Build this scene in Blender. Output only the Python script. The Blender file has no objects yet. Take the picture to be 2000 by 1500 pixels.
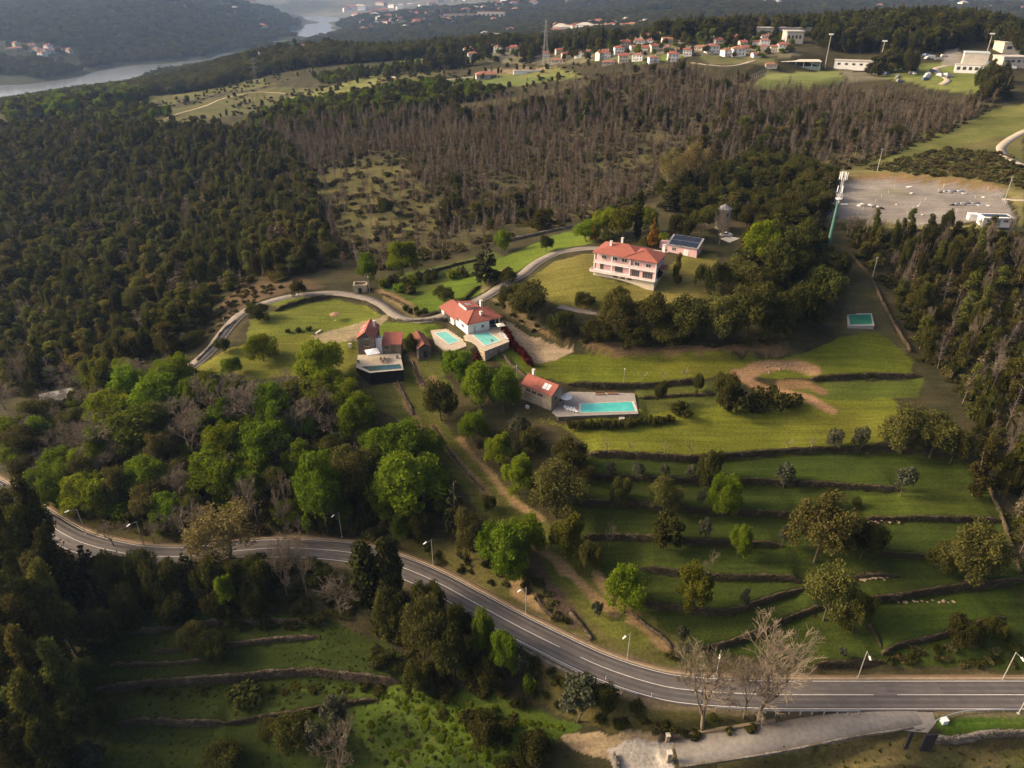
import bpy, bmesh, math, random
import numpy as np
from mathutils import Vector, Matrix
R = math.radians
random.seed(7)
rng = np.random.default_rng(7)
S = bpy.context.scene
COL = S.collection

# ------------------------------------------------------------------ camera, world, sun, exposure
CAM_H = 113.0            # drone height above the road
PITCH = R(29.4)
FPX = 1400.0             # focal length in pixels of the 2000 px wide photograph
cam_data = bpy.data.cameras.new('camera')
cam_data.sensor_width = 36.0
cam_data.lens = 36.0 * FPX / 2000.0
cam_data.clip_start = 1.0
cam_data.clip_end = 40000.0
cam = bpy.data.objects.new('camera', cam_data)
COL.objects.link(cam)
cam.location = (0, 0, CAM_H)
cam.rotation_euler = (math.pi / 2 - PITCH, 0, 0)
S.camera = cam

SUN_AZ = R(-86)         # measured from +Y (view direction) clockwise: the sun stands to the left
SUN_EL = R(29)
world = bpy.data.worlds.new('World')
S.world = world
world.use_nodes = True
wn = world.node_tree.nodes
wn.clear()
w_out = wn.new('ShaderNodeOutputWorld')
w_bg = wn.new('ShaderNodeBackground')
w_sky = wn.new('ShaderNodeTexSky')
w_sky.sky_type = 'NISHITA'
w_sky.sun_disc = False
w_sky.sun_elevation = SUN_EL
w_sky.sun_rotation = SUN_AZ
w_sky.dust_density = 7.0
w_sky.air_density = 0.6
w_bg.inputs['Strength'].default_value = 0.15
world.node_tree.links.new(w_sky.outputs[0], w_bg.inputs[0])
world.node_tree.links.new(w_bg.outputs[0], w_out.inputs[0])
sun_data = bpy.data.lights.new('sun', 'SUN')
sun_data.energy = 2.5
sun_data.angle = R(11.0)
sun_data.color = (1.0, 0.78, 0.52)
sun = bpy.data.objects.new('sun', sun_data)
COL.objects.link(sun)
to_sun = Vector((math.sin(SUN_AZ) * math.cos(SUN_EL), math.cos(SUN_AZ) * math.cos(SUN_EL), math.sin(SUN_EL)))
sun.rotation_euler = to_sun.to_track_quat('Z', 'Y').to_euler()
sun.location = (-300, 0, 300)
S.view_settings.view_transform = 'Standard'
S.view_settings.look = 'None'
S.view_settings.exposure = 0.72
S.view_settings.gamma = 1.0
S.view_settings.use_curve_mapping = False
S.view_settings.use_white_balance = True          # the photograph is balanced warm
S.view_settings.white_balance_temperature = 7100
S.view_settings.white_balance_tint = 10
S.cycles.max_bounces = 5
S.cycles.diffuse_bounces = 2
S.cycles.glossy_bounces = 2
S.cycles.transmission_bounces = 3
S.cycles.transparent_max_bounces = 6
S.cycles.volume_bounces = 0
S.cycles.use_denoising = True

HAZE = 0.00008
# ------------------------------------------------------------------ helpers
def tag(o, label=None, cat=None, group=None, kind=None):
    if label: o['label'] = label
    if cat: o['category'] = cat
    if group: o['group'] = group
    if kind: o['kind'] = kind
    return o

def empty(name, loc=(0, 0, 0), rz=0.0):
    o = bpy.data.objects.new(name, None)
    o.empty_display_size = 0.5
    COL.objects.link(o)
    o.location = loc
    o.rotation_euler = (0, 0, rz)
    return o

def link(name, me, parent=None, loc=None):
    o = bpy.data.objects.new(name, me)
    COL.objects.link(o)
    if parent is not None: o.parent = parent
    if loc is not None: o.location = loc
    return o

def copy_tree(o, parent=None):
    c = o.copy()
    COL.objects.link(c)
    c.parent = parent
    for ch in o.children:
        copy_tree(ch, c)
    return c

class MB:
    """collects polygons and links them as one mesh object"""
    def __init__(self):
        self.v, self.f, self.m = [], [], []
    def poly(self, pts, mi=0):
        b = len(self.v)
        self.v.extend([tuple(p) for p in pts])
        self.f.append(tuple(range(b, b + len(pts))))
        self.m.append(mi)
    def box(self, x0, x1, y0, y1, z0, z1, mi=0):
        b = len(self.v)
        self.v.extend([(x0,y0,z0),(x1,y0,z0),(x1,y1,z0),(x0,y1,z0),(x0,y0,z1),(x1,y0,z1),(x1,y1,z1),(x0,y1,z1)])
        for q in ((3,2,1,0),(4,5,6,7),(0,1,5,4),(1,2,6,5),(2,3,7,6),(3,0,4,7)):
            self.f.append(tuple(b + i for i in q)); self.m.append(mi)
        return self
    def prism(self, pts, z0, z1, mi=0):
        """pts: outline, anticlockwise from above; z0/z1 number or list per point"""
        n = len(pts)
        za = z0 if hasattr(z0, '__len__') else [z0] * n
        zb = z1 if hasattr(z1, '__len__') else [z1] * n
        b = len(self.v)
        self.v.extend([(p[0], p[1], za[i]) for i, p in enumerate(pts)])
        self.v.extend([(p[0], p[1], zb[i]) for i, p in enumerate(pts)])
        self.f.append(tuple(b + i for i in reversed(range(n)))); self.m.append(mi)
        self.f.append(tuple(b + n + i for i in range(n))); self.m.append(mi)
        for i in range(n):
            j = (i + 1) % n
            self.f.append((b + i, b + j, b + n + j, b + n + i)); self.m.append(mi)
        return self
    def tube(self, a, c, r0, r1=None, n=6, mi=0, cap=True):
        r1 = r0 if r1 is None else r1
        a, c = Vector(a), Vector(c)
        d = (c - a)
        if d.length < 1e-6: return self
        q = d.normalized().to_track_quat('Z', 'Y')
        b = len(self.v)
        for p, r in ((a, r0), (c, r1)):
            for k in range(n):
                t = 2 * math.pi * k / n
                self.v.append(tuple(p + q @ Vector((r * math.cos(t), r * math.sin(t), 0))))
        for k in range(n):
            j = (k + 1) % n
            self.f.append((b + k, b + j, b + n + j, b + n + k)); self.m.append(mi)
        if cap:
            self.f.append(tuple(b + n + k for k in range(n))); self.m.append(mi)
            self.f.append(tuple(b + k for k in reversed(range(n)))); self.m.append(mi)
        return self
    def slab(self, quad, t, mi=0):
        """a quad given anticlockwise seen from outside, thickened inwards by t"""
        q = [Vector(p) for p in quad]
        n = (q[1] - q[0]).cross(q[-1] - q[0]).normalized()
        lo = [p - n * t for p in q]
        b = len(self.v); k = len(q)
        self.v.extend([tuple(p) for p in q] + [tuple(p) for p in lo])
        self.f.append(tuple(b + i for i in range(k))); self.m.append(mi)
        self.f.append(tuple(b + k + i for i in reversed(range(k)))); self.m.append(mi)
        for i in range(k):
            j = (i + 1) % k
            self.f.append((b + j, b + i, b + k + i, b + k + j)); self.m.append(mi)
        return self
    def mesh(self, name, mats, smooth=False):
        me = bpy.data.meshes.new(name)
        me.from_pydata(self.v, [], self.f)
        for m in (mats if isinstance(mats, (list, tuple)) else [mats]): me.materials.append(m)
        me.polygons.foreach_set('material_index', self.m)
        if smooth: me.polygons.foreach_set('use_smooth', [True] * len(self.f))
        me.update()
        return me
    def build(self, name, mats, parent=None, smooth=False, loc=None):
        return link(name, self.mesh(name, mats, smooth), parent, loc)

def np_mesh(name, verts, quads, mats, mi=None, smooth=False):
    """fast mesh of quads (or tris) from numpy arrays"""
    me = bpy.data.meshes.new(name)
    verts = np.ascontiguousarray(verts, dtype=np.float32); quads = np.ascontiguousarray(quads, dtype=np.int32)
    nf, k = quads.shape
    me.vertices.add(len(verts)); me.vertices.foreach_set('co', verts.ravel())
    me.loops.add(nf * k); me.loops.foreach_set('vertex_index', quads.ravel())
    me.polygons.add(nf)
    me.polygons.foreach_set('loop_start', np.arange(0, nf * k, k, dtype=np.int32))
    me.polygons.foreach_set('loop_total', np.full(nf, k, dtype=np.int32))
    for m in (mats if isinstance(mats, (list, tuple)) else [mats]): me.materials.append(m)
    if mi is not None: me.polygons.foreach_set('material_index', np.asarray(mi, dtype=np.int32))
    if smooth: me.polygons.foreach_set('use_smooth', np.ones(nf, dtype=bool))
    me.update(calc_edges=True)
    return me

# ------------------------------------------------------------------ materials
def _nodes(name):
    m = bpy.data.materials.new(name); m.use_nodes = True
    nt = m.node_tree; nt.nodes.clear()
    out = nt.nodes.new('ShaderNodeOutputMaterial')
    return m, nt, out

def mat(name, c0, c1=None, scale=1.0, rough=0.85, detail=4.0, c2=None, bump=0.0, bscale=None, metal=0.0, spec=0.3, obj_var=0.0, coords='Object', stretch=None):
    """principled surface with two or three tones mixed by noise"""
    m, nt, out = _nodes(name)
    N, L = nt.nodes.new, nt.links.new
    p = N('ShaderNodeBsdfPrincipled')
    p.inputs['Roughness'].default_value = rough
    p.inputs['Metallic'].default_value = metal
    p.inputs['Specular IOR Level'].default_value = spec
    L(p.outputs[0], out.inputs[0])
    tc = N('ShaderNodeTexCoord'); vec = tc.outputs[coords]
    if stretch:
        mp = N('ShaderNodeMapping'); mp.inputs['Scale'].default_value = stretch
        L(vec, mp.inputs['Vector']); vec = mp.outputs[0]
    src = None
    if c1 is not None:
        nz = N('ShaderNodeTexNoise'); nz.inputs['Scale'].default_value = scale; nz.inputs['Detail'].default_value = detail
        nz.inputs['Roughness'].default_value = 0.65
        L(vec, nz.inputs['Vector'])
        cr = N('ShaderNodeValToRGB')
        e = cr.color_ramp.elements
        e[0].position = 0.33; e[0].color = (*c0, 1); e[1].position = 0.67; e[1].color = (*c1, 1)
        if c2 is not None:
            k = e.new(0.82); k.color = (*c2, 1)
        L(nz.outputs['Fac'], cr.inputs[0]); src = cr.outputs[0]
    else:
        rgb = N('ShaderNodeRGB'); rgb.outputs[0].default_value = (*c0, 1); src = rgb.outputs[0]
    if obj_var:
        oi = N('ShaderNodeObjectInfo')
        hs = N('ShaderNodeHueSaturation')
        mr = N('ShaderNodeMapRange'); mr.inputs['To Min'].default_value = 1 - obj_var; mr.inputs['To Max'].default_value = 1 + obj_var
        L(oi.outputs['Random'], mr.inputs[0]); L(mr.outputs[0], hs.inputs['Value']); L(src, hs.inputs['Color']); src = hs.outputs[0]
    L(src, p.inputs['Base Color'])
    if bump:
        bz = N('ShaderNodeTexNoise'); bz.inputs['Scale'].default_value = bscale or scale * 4; bz.inputs['Detail'].default_value = 5
        L(vec, bz.inputs['Vector'])
        bp = N('ShaderNodeBump'); bp.inputs['Strength'].default_value = bump; bp.inputs['Distance'].default_value = 0.1
        L(bz.outputs['Fac'], bp.inputs['Height']); L(bp.outputs[0], p.inputs['Normal'])
    return m

def leaf_mat(name, c0, c1, trans=0.35, var=0.25, hue=0.02, scale=0.35):
    """foliage: diffuse plus translucent, tone varied per clump and per tree"""
    m, nt, out = _nodes(name)
    N, L = nt.nodes.new, nt.links.new
    tc = N('ShaderNodeTexCoord')
    nz = N('ShaderNodeTexNoise'); nz.inputs['Scale'].default_value = scale; nz.inputs['Detail'].default_value = 6; nz.inputs['Roughness'].default_value = 0.7
    L(tc.outputs['Object'], nz.inputs['Vector'])
    cr = N('ShaderNodeValToRGB'); e = cr.color_ramp.elements
    e[0].position = 0.3; e[0].color = (*c0, 1); e[1].position = 0.7; e[1].color = (*c1, 1)
    L(nz.outputs['Fac'], cr.inputs[0])
    oi = N('ShaderNodeObjectInfo'); hs = N('ShaderNodeHueSaturation')
    mr = N('ShaderNodeMapRange'); mr.inputs['To Min'].default_value = 1 - var; mr.inputs['To Max'].default_value = 1 + var
    mh = N('ShaderNodeMapRange'); mh.inputs['To Min'].default_value = 0.5 - hue; mh.inputs['To Max'].default_value = 0.5 + hue
    mul = N('ShaderNodeMath'); mul.operation = 'MULTIPLY'; mul.inputs[1].default_value = 7.31
    fr = N('ShaderNodeMath'); fr.operation = 'FRACT'
    L(oi.outputs['Random'], mr.inputs[0]); L(oi.outputs['Random'], mul.inputs[0]); L(mul.outputs[0], fr.inputs[0]); L(fr.outputs[0], mh.inputs[0])
    L(mr.outputs[0], hs.inputs['Value']); L(mh.outputs[0], hs.inputs['Hue']); L(cr.outputs[0], hs.inputs['Color'])
    d = N('ShaderNodeBsdfDiffuse'); t = N('ShaderNodeBsdfTranslucent'); mx = N('ShaderNodeMixShader')
    mx.inputs[0].default_value = trans
    L(hs.outputs[0], d.inputs[0]); L(hs.outputs[0], t.inputs[0]); L(d.outputs[0], mx.inputs[1]); L(t.outputs[0], mx.inputs[2]); L(mx.outputs[0], out.inputs[0])
    return m
# ------------------------------------------------------------------ view geometry: pixels of the photograph (2000 x 1500) <-> world rays
CP, SP = math.cos(PITCH), math.sin(PITCH)
def ray(px, py):
    x = (px - 1000.0) / FPX; y = (750.0 - py) / FPX
    return np.array([x, CP + y * SP, -SP + y * CP])
def at_z(px, py, z):
    d = ray(px, py); t = (z - CAM_H) / d[2]
    return np.array([d[0] * t, d[1] * t, z])

# terrain control points: (pixel, pixel, height above the road)
CTRL = [
 (0,1500,-12),(300,1500,-11),(600,1500,-11),(900,1500,-9),(1200,1490,-6.5),(1500,1500,-7),(2000,1500,-5.5),
 (1000,1900,-16),(-600,1700,-16),(2600,1700,-10),(-500,1300,-8),(2500,1200,3),(-400,1000,0),
 (300,1400,-8.6),(300,1330,-6.8),(300,1240,-4.5),(600,1240,-4.2),(700,1370,-7.5),(300,1150,-1.6),(600,1150,-1.6),(500,1420,-9.2),(900,1370,-6.3),(1050,1420,-6.5),(100,1250,-6),(80,1120,-2),
 (0,965,2.5),(120,1030,1.6),(300,1085,.8),(600,1072,.4),(800,1115,.2),(1000,1217,0),(1250,1325,0),(1500,1357,0),(1750,1357,0),(2000,1357,0),(2300,1357,.6),
 (900,1235,-3),(1100,1360,-4.2),(1300,1410,-3.6),(1500,1420,-2.2),(1350,1460,-4.2),(1780,1415,-.4),(1930,1420,-.6),(1900,1475,-5.4),(1650,1475,-6.2),(1500,1480,-7),
 (300,960,4.5),(500,950,6),(700,960,5.6),(400,850,10),(600,850,11),(200,850,6.5),(100,850,4),(100,780,1),(500,750,15),(650,740,17),(350,730,14.5),(250,760,9),
 (450,690,17.3),(600,650,19.6),(700,640,20.4),(560,590,21.6),(650,600,20.6),
 (850,1000,5),(850,900,8.5),(830,800,13.2),(780,760,15.6),(1000,1000,5.6),(950,850,11),(1000,900,9.2),(1050,1100,3.2),(900,1080,2.4),(700,1020,2.4),(1050,820,14.2),(1150,1150,2.4),(1200,1230,1.2),
 (1150,855,13),(1400,850,12.6),(1650,820,13),(1750,850,12.6),
 (1250,915,11),(1600,915,10.9),(1850,915,10.8),(1250,965,9.2),(1600,975,9.1),(1850,985,9),(1250,1020,7.4),(1600,1030,7.3),(1850,1045,7.1),(1250,1090,5.4),(1600,1100,5.3),(1900,1100,5.4),
 (1300,1150,3.8),(1650,1150,3.9),(1900,1175,3.6),(1400,1225,2.0),(1800,1215,2.4),(1700,1280,.9),(1950,1285,.9),(1500,1290,.6),
 (1100,715,18.5),(1300,715,18.4),(1500,710,18.4),(1700,690,18.2),(1200,775,16.2),(1500,770,15),(1700,760,14.6),(1150,800,15.8),
 (1300,676,20.5),(1480,668,20.5),(1150,660,21),(1600,640,20),
 (1150,606,27.2),(1350,606,27),(1100,560,28.8),(1240,560,29.5),(1350,540,30),(1400,480,31),(1200,470,31),(1045,600,26),(1500,560,27),(1450,610,24.5),
 (925,650,22.6),(900,600,24),(1000,560,26.6),(1060,520,28.2),(1120,482,30),(1000,700,19.6),(1040,650,20.4),
 (900,560,23.8),(1000,500,26.4),(800,580,22.8),(700,580,22),(850,540,22.2),
 (740,700,19.6),(830,690,19.6),(620,560,22),
 (400,640,17),(395,698,16.4),(300,640,10),(200,620,5),(100,680,-1),(450,560,18),(300,560,9),
 (-200,600,-8),(0,600,-4),(0,450,0),(200,450,2),(200,350,9),(0,330,8),(400,450,8),(400,350,15),(200,290,18),(400,280,23),(0,270,14),(600,350,22),(600,450,18),(700,500,20),(-300,400,-4),
 (800,480,20),(1000,420,21.5),(1100,420,24),(900,350,26),(1200,350,28),(1300,400,30),(1500,400,31),(1500,320,33),(1400,440,31.5),
 (1100,250,35),(1500,250,39),(700,250,31),(1000,200,38),(1400,200,45),(1500,165,50.5),(1600,150,52),(1300,140,55),(1000,150,43),(800,150,37),(600,200,24),(500,175,15),(300,210,10),(420,140,6),(560,120,14),(700,110,28),
 (860,135,38),(1000,130,44),(1100,128,50),
 (200,250,16),(100,222,4),(300,165,-18),(150,190,-20),(-150,260,0),
 (1450,97,65),(1200,108,60),(950,98,50),(1350,88,67),(1150,100,58),(1560,100,66),
 (1700,125,59),(1900,125,61),(1850,160,53),(1950,200,46),(1950,260,40),(1800,300,36.8),(1780,345,34.2),(1780,400,33),(1650,440,31.5),(1900,440,32.5),(1960,380,33.6),
 (1780,520,24),(1780,600,19.5),(1950,600,19),(1900,700,16.5),(1950,800,13.5),(1980,950,9),(1640,540,24),(1680,625,20.5),(2300,800,14),(2300,400,34),(2300,200,50),
]
# points farther off: (pixel column, metres ahead, height)
FAR = [
 (0,1370,-68),(100,1455,-68),(250,1755,-68),(370,1850,-68),(-300,1250,-68),(-150,1300,-68),(180,1600,-68),
 (0,1250,-58),(100,1340,-58),(250,1640,-57),(370,1750,-55),(-300,1130,-58),(200,1480,-57),(0,1100,-44),(150,1150,-40),(300,1250,-34),
 (0,1500,-46),(100,1600,-46),(250,1850,-46),(370,1950,-46),(-300,1400,-46),
 (440,2080,-66),(520,2500,-66),(560,3000,-66),(600,3500,-66),(620,3800,-66),(615,4300,-66),(480,2200,-46),(560,2600,-50),
 (500,1030,27),(560,1050,32),(440,1000,14),(620,1000,36),(400,1020,0),(500,1200,10),(560,1250,10),
 (0,1750,-20),(80,1760,-24),(200,1950,-30),(330,2060,-36),(430,2250,-44),(-300,1600,-30),
 (150,1960,-5),(300,2150,-4),(420,2450,-8),(0,1900,0),(500,2850,-20),(550,3350,-30),
 (0,2250,22),(250,2350,24),(400,2700,26),(480,3200,20),(540,3700,10),(-300,2100,46),
 (0,3500,34),(250,3600,36),(400,4200,26),(-300,3500,30),(560,4600,-20),
 (680,1500,-30),(650,2300,-40),(690,3300,-40),(730,4200,-30),(560,4200,-50),(575,3500,-48),(660,3700,-50),
 (760,1600,-30),(800,2400,-30),(850,2600,-12),(950,2800,-2),(800,3200,-6),(950,3300,14),(1000,2200,-6),
 (1000,1150,30),(1100,1100,32),(1100,1700,18),(1250,1450,34),(1300,1000,45),(1400,900,58),(1250,1900,26),
 (1300,2500,36),(1450,2300,40),(1550,2400,34),(1200,3000,24),(1350,3200,58),(1500,3300,50),(1500,1300,40),(1650,1400,36),(1650,2400,22),
 (1750,700,76),(1680,680,72),(1830,700,76),(1600,720,70),(1920,640,68),(1990,620,66),(1750,1000,60),(1900,1000,54),(1800,1800,16),(1950,1800,10),(1700,3400,30),(1900,3000,16),(1950,4200,20),(1800,4600,0),
 (2300,1000,40),(2300,2500,40),
 (600,6000,20),(900,5000,26),(1200,5000,36),(1500,5200,56),(1800,6000,50),(300,6000,30),(0,6000,40),(2200,6000,50),(-300,6000,40),(1000,7000,70),(700,7500,60),
 (-300,11000,190),(0,11000,170),(400,11000,150),(800,11000,160),(1200,11000,190),(1600,11000,200),(2000,11000,180),(2400,11000,190),
]
pts = []
for px, py, z in CTRL:
    p = at_z(px, py, z); pts.append((p[0] / p[1], math.log(p[1]), z))
for px, dist, z in FAR:
    # azimuth of the pixel column near the horizon
    a = (px - 1000.0) / FPX / (CP + 0.5 * SP); pts.append((a, math.log(dist), z))
pts = np.array(pts)
AX = 1.6                                   # azimuth weight in the log-polar plane
C = np.column_stack([pts[:, 0] * AX, pts[:, 1]])
def _k(r2):
    return 0.5 * r2 * np.log(r2 + 1e-12)
_n = len(C)
K = _k(((C[:, None] - C[None]) ** 2).sum(2)) + np.eye(_n) * 2e-3
P = np.column_stack([np.ones(_n), C])
A = np.zeros((_n + 3, _n + 3)); A[:_n, :_n] = K; A[:_n, _n:] = P; A[_n:, :_n] = P.T
W = np.linalg.solve(A, np.concatenate([pts[:, 2], np.zeros(3)]))
def tps(a, v):
    out = np.empty(len(a))
    for i in range(0, len(a), 40000):
        q = np.column_stack([a[i:i + 40000] * AX, v[i:i + 40000]])
        out[i:i + 40000] = _k(((q[:, None] - C[None]) ** 2).sum(2)) @ W[:_n] + W[_n] + q @ W[_n + 1:]
    return out

# value noise in the plane
_perm = np.random.default_rng(3).random((256, 256))
def vnoise(x, y):
    xi = np.floor(x).astype(int); yi = np.floor(y).astype(int); fx = x - xi; fy = y - yi
    fx = fx * fx * (3 - 2 * fx); fy = fy * fy * (3 - 2 * fy)
    g = lambda i, j: _perm[(xi + i) & 255, (yi + j) & 255]
    return (g(0,0) * (1 - fx) + g(1,0) * fx) * (1 - fy) + (g(0,1) * (1 - fx) + g(1,1) * fx) * fy - 0.5
def fbm(x, y, s, o=4):
    r = np.zeros_like(x, dtype=float); a = 1.0
    for k in range(o):
        r += a * vnoise(x / s + 17.3 * k, y / s + 9.1 * k); s *= 0.5; a *= 0.5
    return r

# the ground grid: columns of azimuth, rows of distance (fine near the drone, coarse far off)
GA = np.linspace(-1.32, 1.32, 640)
GV = np.concatenate([np.arange(math.log(46), math.log(270), 0.0037), np.arange(math.log(270), math.log(13000), 0.0105)])
NA, NV = len(GA), len(GV)
gy = np.exp(GV)[:, None] * np.ones(NA)[None]
gx = gy * GA[None]
_ca = np.linspace(GA[0], GA[-1], 130); _cv = np.linspace(GV[0], GV[-1], 240)       # solved on a coarser net, then refined
_cz = tps((_ca[None] * np.ones(240)[:, None]).ravel(), (_cv[:, None] * np.ones(130)[None]).ravel()).reshape(240, 130)
_t = np.array([np.interp(GV, _cv, _cz[:, i]) for i in range(130)]).T
gz = np.array([np.interp(GA, _ca, _t[j]) for j in range(NV)])
WATER_Z = -57.5
# undulation grows with distance; none on the river bed or on the kept ground near the houses
amp = np.clip((gy - 230) / 400, 0, 1) * 2.2 + np.clip((gy - 900) / 2500, 0, 1) * 16
amp *= np.clip((gz - WATER_Z - 2) / 14, 0, 1)
gz += amp * fbm(gx, gy, 160.0, 4) * np.where(gy > 1500, 1.2, 1.0) + 0.25 * fbm(gx, gy, 9.0, 2) * np.clip((300 - gy) / 100, 0, 1)

def Hgrid(x, y):
    """height by bilinear lookup in the ground grid"""
    x = np.asarray(x, float); y = np.maximum(np.asarray(y, float), 46.5)
    a = np.clip((x / y - GA[0]) / (GA[1] - GA[0]), 0, NA - 1.001)
    v = np.interp(np.log(y), GV, np.arange(NV)); v = np.clip(v, 0, NV - 1.001)
    i = a.astype(int); j = v.astype(int); fa = a - i; fv = v - j
    return (gz[j, i] * (1 - fa) + gz[j, i + 1] * fa) * (1 - fv) + (gz[j + 1, i] * (1 - fa) + gz[j + 1, i + 1] * fa) * fv

_ts = np.concatenate([np.arange(60, 420, 0.35), np.geomspace(420, 13000, 2500)])
def at(px, py, lift=0.0):
    """the ground point that a pixel of the photograph looks at"""
    d = ray(px, py); L = math.hypot(d[0], d[1])
    t = _ts / L
    x = d[0] * t; y = d[1] * t; z = CAM_H + d[2] * t - lift
    below = z < Hgrid(x, y)
    k = int(np.argmax(below)) if below.any() else len(t) - 1
    if k > 0:
        t0, t1 = t[k - 1], t[k]
        for _ in range(14):
            tm = 0.5 * (t0 + t1)
            if CAM_H + d[2] * tm - lift < Hgrid(d[0] * tm, d[1] * tm): t1 = tm
            else: t0 = tm
        tk = 0.5 * (t0 + t1)
    else: tk = t[k]
    return Vector((d[0] * tk, d[1] * tk, CAM_H + d[2] * tk))
def line(pp): return np.array([at(*p)[:] for p in pp])
def ground(x, y): return float(Hgrid(x, y))
def px_m(p):
    """pixels of the photograph per metre at a world point"""
    return FPX / (p[1] * CP + (CAM_H - p[2]) * SP)
def pix(p):
    w = p[1] * CP + (CAM_H - p[2]) * SP
    return 1000 + FPX * p[0] / w, 750 - FPX * (p[1] * SP - (CAM_H - p[2]) * CP) / w

def smooth_line(P, step=1.0, z_smooth=True):
    """Catmull-Rom through 3-D points, resampled every step metres"""
    P = np.asarray(P, float); Q = [P[0]]
    E = np.vstack([2 * P[0] - P[1], P, 2 * P[-1] - P[-2]])
    for i in range(len(P) - 1):
        p0, p1, p2, p3 = E[i:i + 4]
        n = max(2, int(np.linalg.norm(p2 - p1) / step))
        for k in range(1, n + 1):
            t = k / n
            Q.append(0.5 * ((2 * p1) + (-p0 + p2) * t + (2 * p0 - 5 * p1 + 4 * p2 - p3) * t * t + (-p0 + 3 * p1 - 3 * p2 + p3) * t ** 3))
    Q = np.array(Q)
    return Q

def seg_dist(x, y, L):
    """distance of points to a polyline, signed side (+ left of its direction), parameter (index along) and height along it"""
    best = np.full(x.shape, 1e9); side = np.zeros(x.shape); par = np.zeros(x.shape)
    for i in range(len(L) - 1):
        ax, ay = L[i, 0], L[i, 1]; dx, dy = L[i + 1, 0] - ax, L[i + 1, 1] - ay; l2 = dx * dx + dy * dy + 1e-9
        t = np.clip(((x - ax) * dx + (y - ay) * dy) / l2, 0, 1)
        ex = x - ax - t * dx; ey = y - ay - t * dy
        d = np.hypot(ex, ey); m = d < best
        best = np.where(m, d, best); side = np.where(m, np.sign(dx * ey - dy * ex), side); par = np.where(m, i + t, par)
    return best, side, par
def near_mask(L, r):
    return (gx > L[:, 0].min() - r) & (gx < L[:, 0].max() + r) & (gy > L[:, 1].min() - r) & (gy < L[:, 1].max() + r)
def in_poly(x, y, poly):
    inside = np.zeros(x.shape, bool); n = len(poly)
    for i in range(n):
        x0, y0 = poly[i][0], poly[i][1]; x1, y1 = poly[(i + 1) % n][0], poly[(i + 1) % n][1]
        c = ((y0 > y) != (y1 > y)) & (x < (x1 - x0) * (y - y0) / (y1 - y0 + 1e-12) + x0)
        inside ^= c
    return inside

def flatten_line(L, half, blend, drop=0.0):
    m = near_mask(L, half + blend + 2)
    d, s, p = seg_dist(gx[m], gy[m], L)
    z = np.interp(p, np.arange(len(L)), L[:, 2]) - drop
    w = np.clip(1 - (d - half) / blend, 0, 1); w = w * w * (3 - 2 * w)
    gz[m] = gz[m] * (1 - w) + z * w
def flatten_poly(poly, z, blend):
    L = np.array([list(p[:2]) for p in poly] + [list(poly[0][:2])], float)
    m = near_mask(L, blend + 2)
    x, y = gx[m], gy[m]
    d, s, p = seg_dist(x, y, L); ins = in_poly(x, y, poly); d = np.where(ins, 0, d)
    w = np.clip(1 - d / blend, 0, 1); w = w * w * (3 - 2 * w)
    gz[m] = gz[m] * (1 - w) + z * w
def step_line(L, h, reach=5.0, soft=.3):
    """a terrace edge: the far side is raised, the near side lowered"""
    m = near_mask(L, reach * 4)
    d, s, p = seg_dist(gx[m], gy[m], L)
    u = np.clip(np.minimum(p, len(L) - 1 - p) / 3.0, 0, 1)
    up = np.sign(L[-1, 0] - L[0, 0]) or 1.0
    gz[m] += 0.5 * h * np.clip(s * up * d / soft, -1, 1) * np.exp(-d / reach) * u

# ------------------------------------------------------------------ lines on the ground
MAIN = [(-140,885),(-60,928),(20,975),(90,1022),(156,1058),(240,1080),(296,1086),(368,1086),(480,1074),(560,1070),(624,1073),(700,1082),(785,1108),(855,1138),(925,1176),(1000,1217),(1075,1255),(1175,1302),(1275,1335),(1350,1348),(1485,1356),(1620,1357),(1800,1357),(2000,1357),(2200,1357)]
def road_line(pp, step, smooth_n):
    L = smooth_line(line(pp), step)
    k = np.ones(smooth_n) / smooth_n
    L[:, 2] = np.convolve(np.pad(L[:, 2], smooth_n // 2, mode='edge'), k, 'valid')[:len(L)]
    return L
# the road keeps an even gradient: its height is fitted along the line, then the line is laid on that height
_mz = line(MAIN)[:, 2]; _mu = np.array([p[0] for p in MAIN]) / 1000.0; _mf = np.polyval(np.polyfit(_mu, _mz, 3), _mu)
main_L = smooth_line(np.array([at_z(px, py, z) for (px, py), z in zip(MAIN, _mf)]), 2.0)
flatten_line(main_L, 4.2, 5.0, 0.10)
LANE = [(1185,484),(1150,484),(1120,487),(1085,495),(1050,512),(1020,535),(985,555),(950,578),(915,595),(880,610),(850,621),(815,626),(785,620),(765,608),(745,594),(720,583),(690,576),(650,572),(610,574),(570,578),(530,587),(495,600),(470,614),(450,633),(432,655),(415,677),(393,700),(370,720)]
lane_L = road_line(LANE, 1.5, 9)
flatten_line(lane_L, 2.2, 3.0, 0.08)
RAMP = [(1320,1470),(1450,1450),(1550,1433),(1650,1412),(1730,1400),(1790,1388)]
ramp_L = road_line(RAMP, 1.0, 5)
flatten_line(ramp_L, 2.8, 0.7, 0.08)

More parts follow.
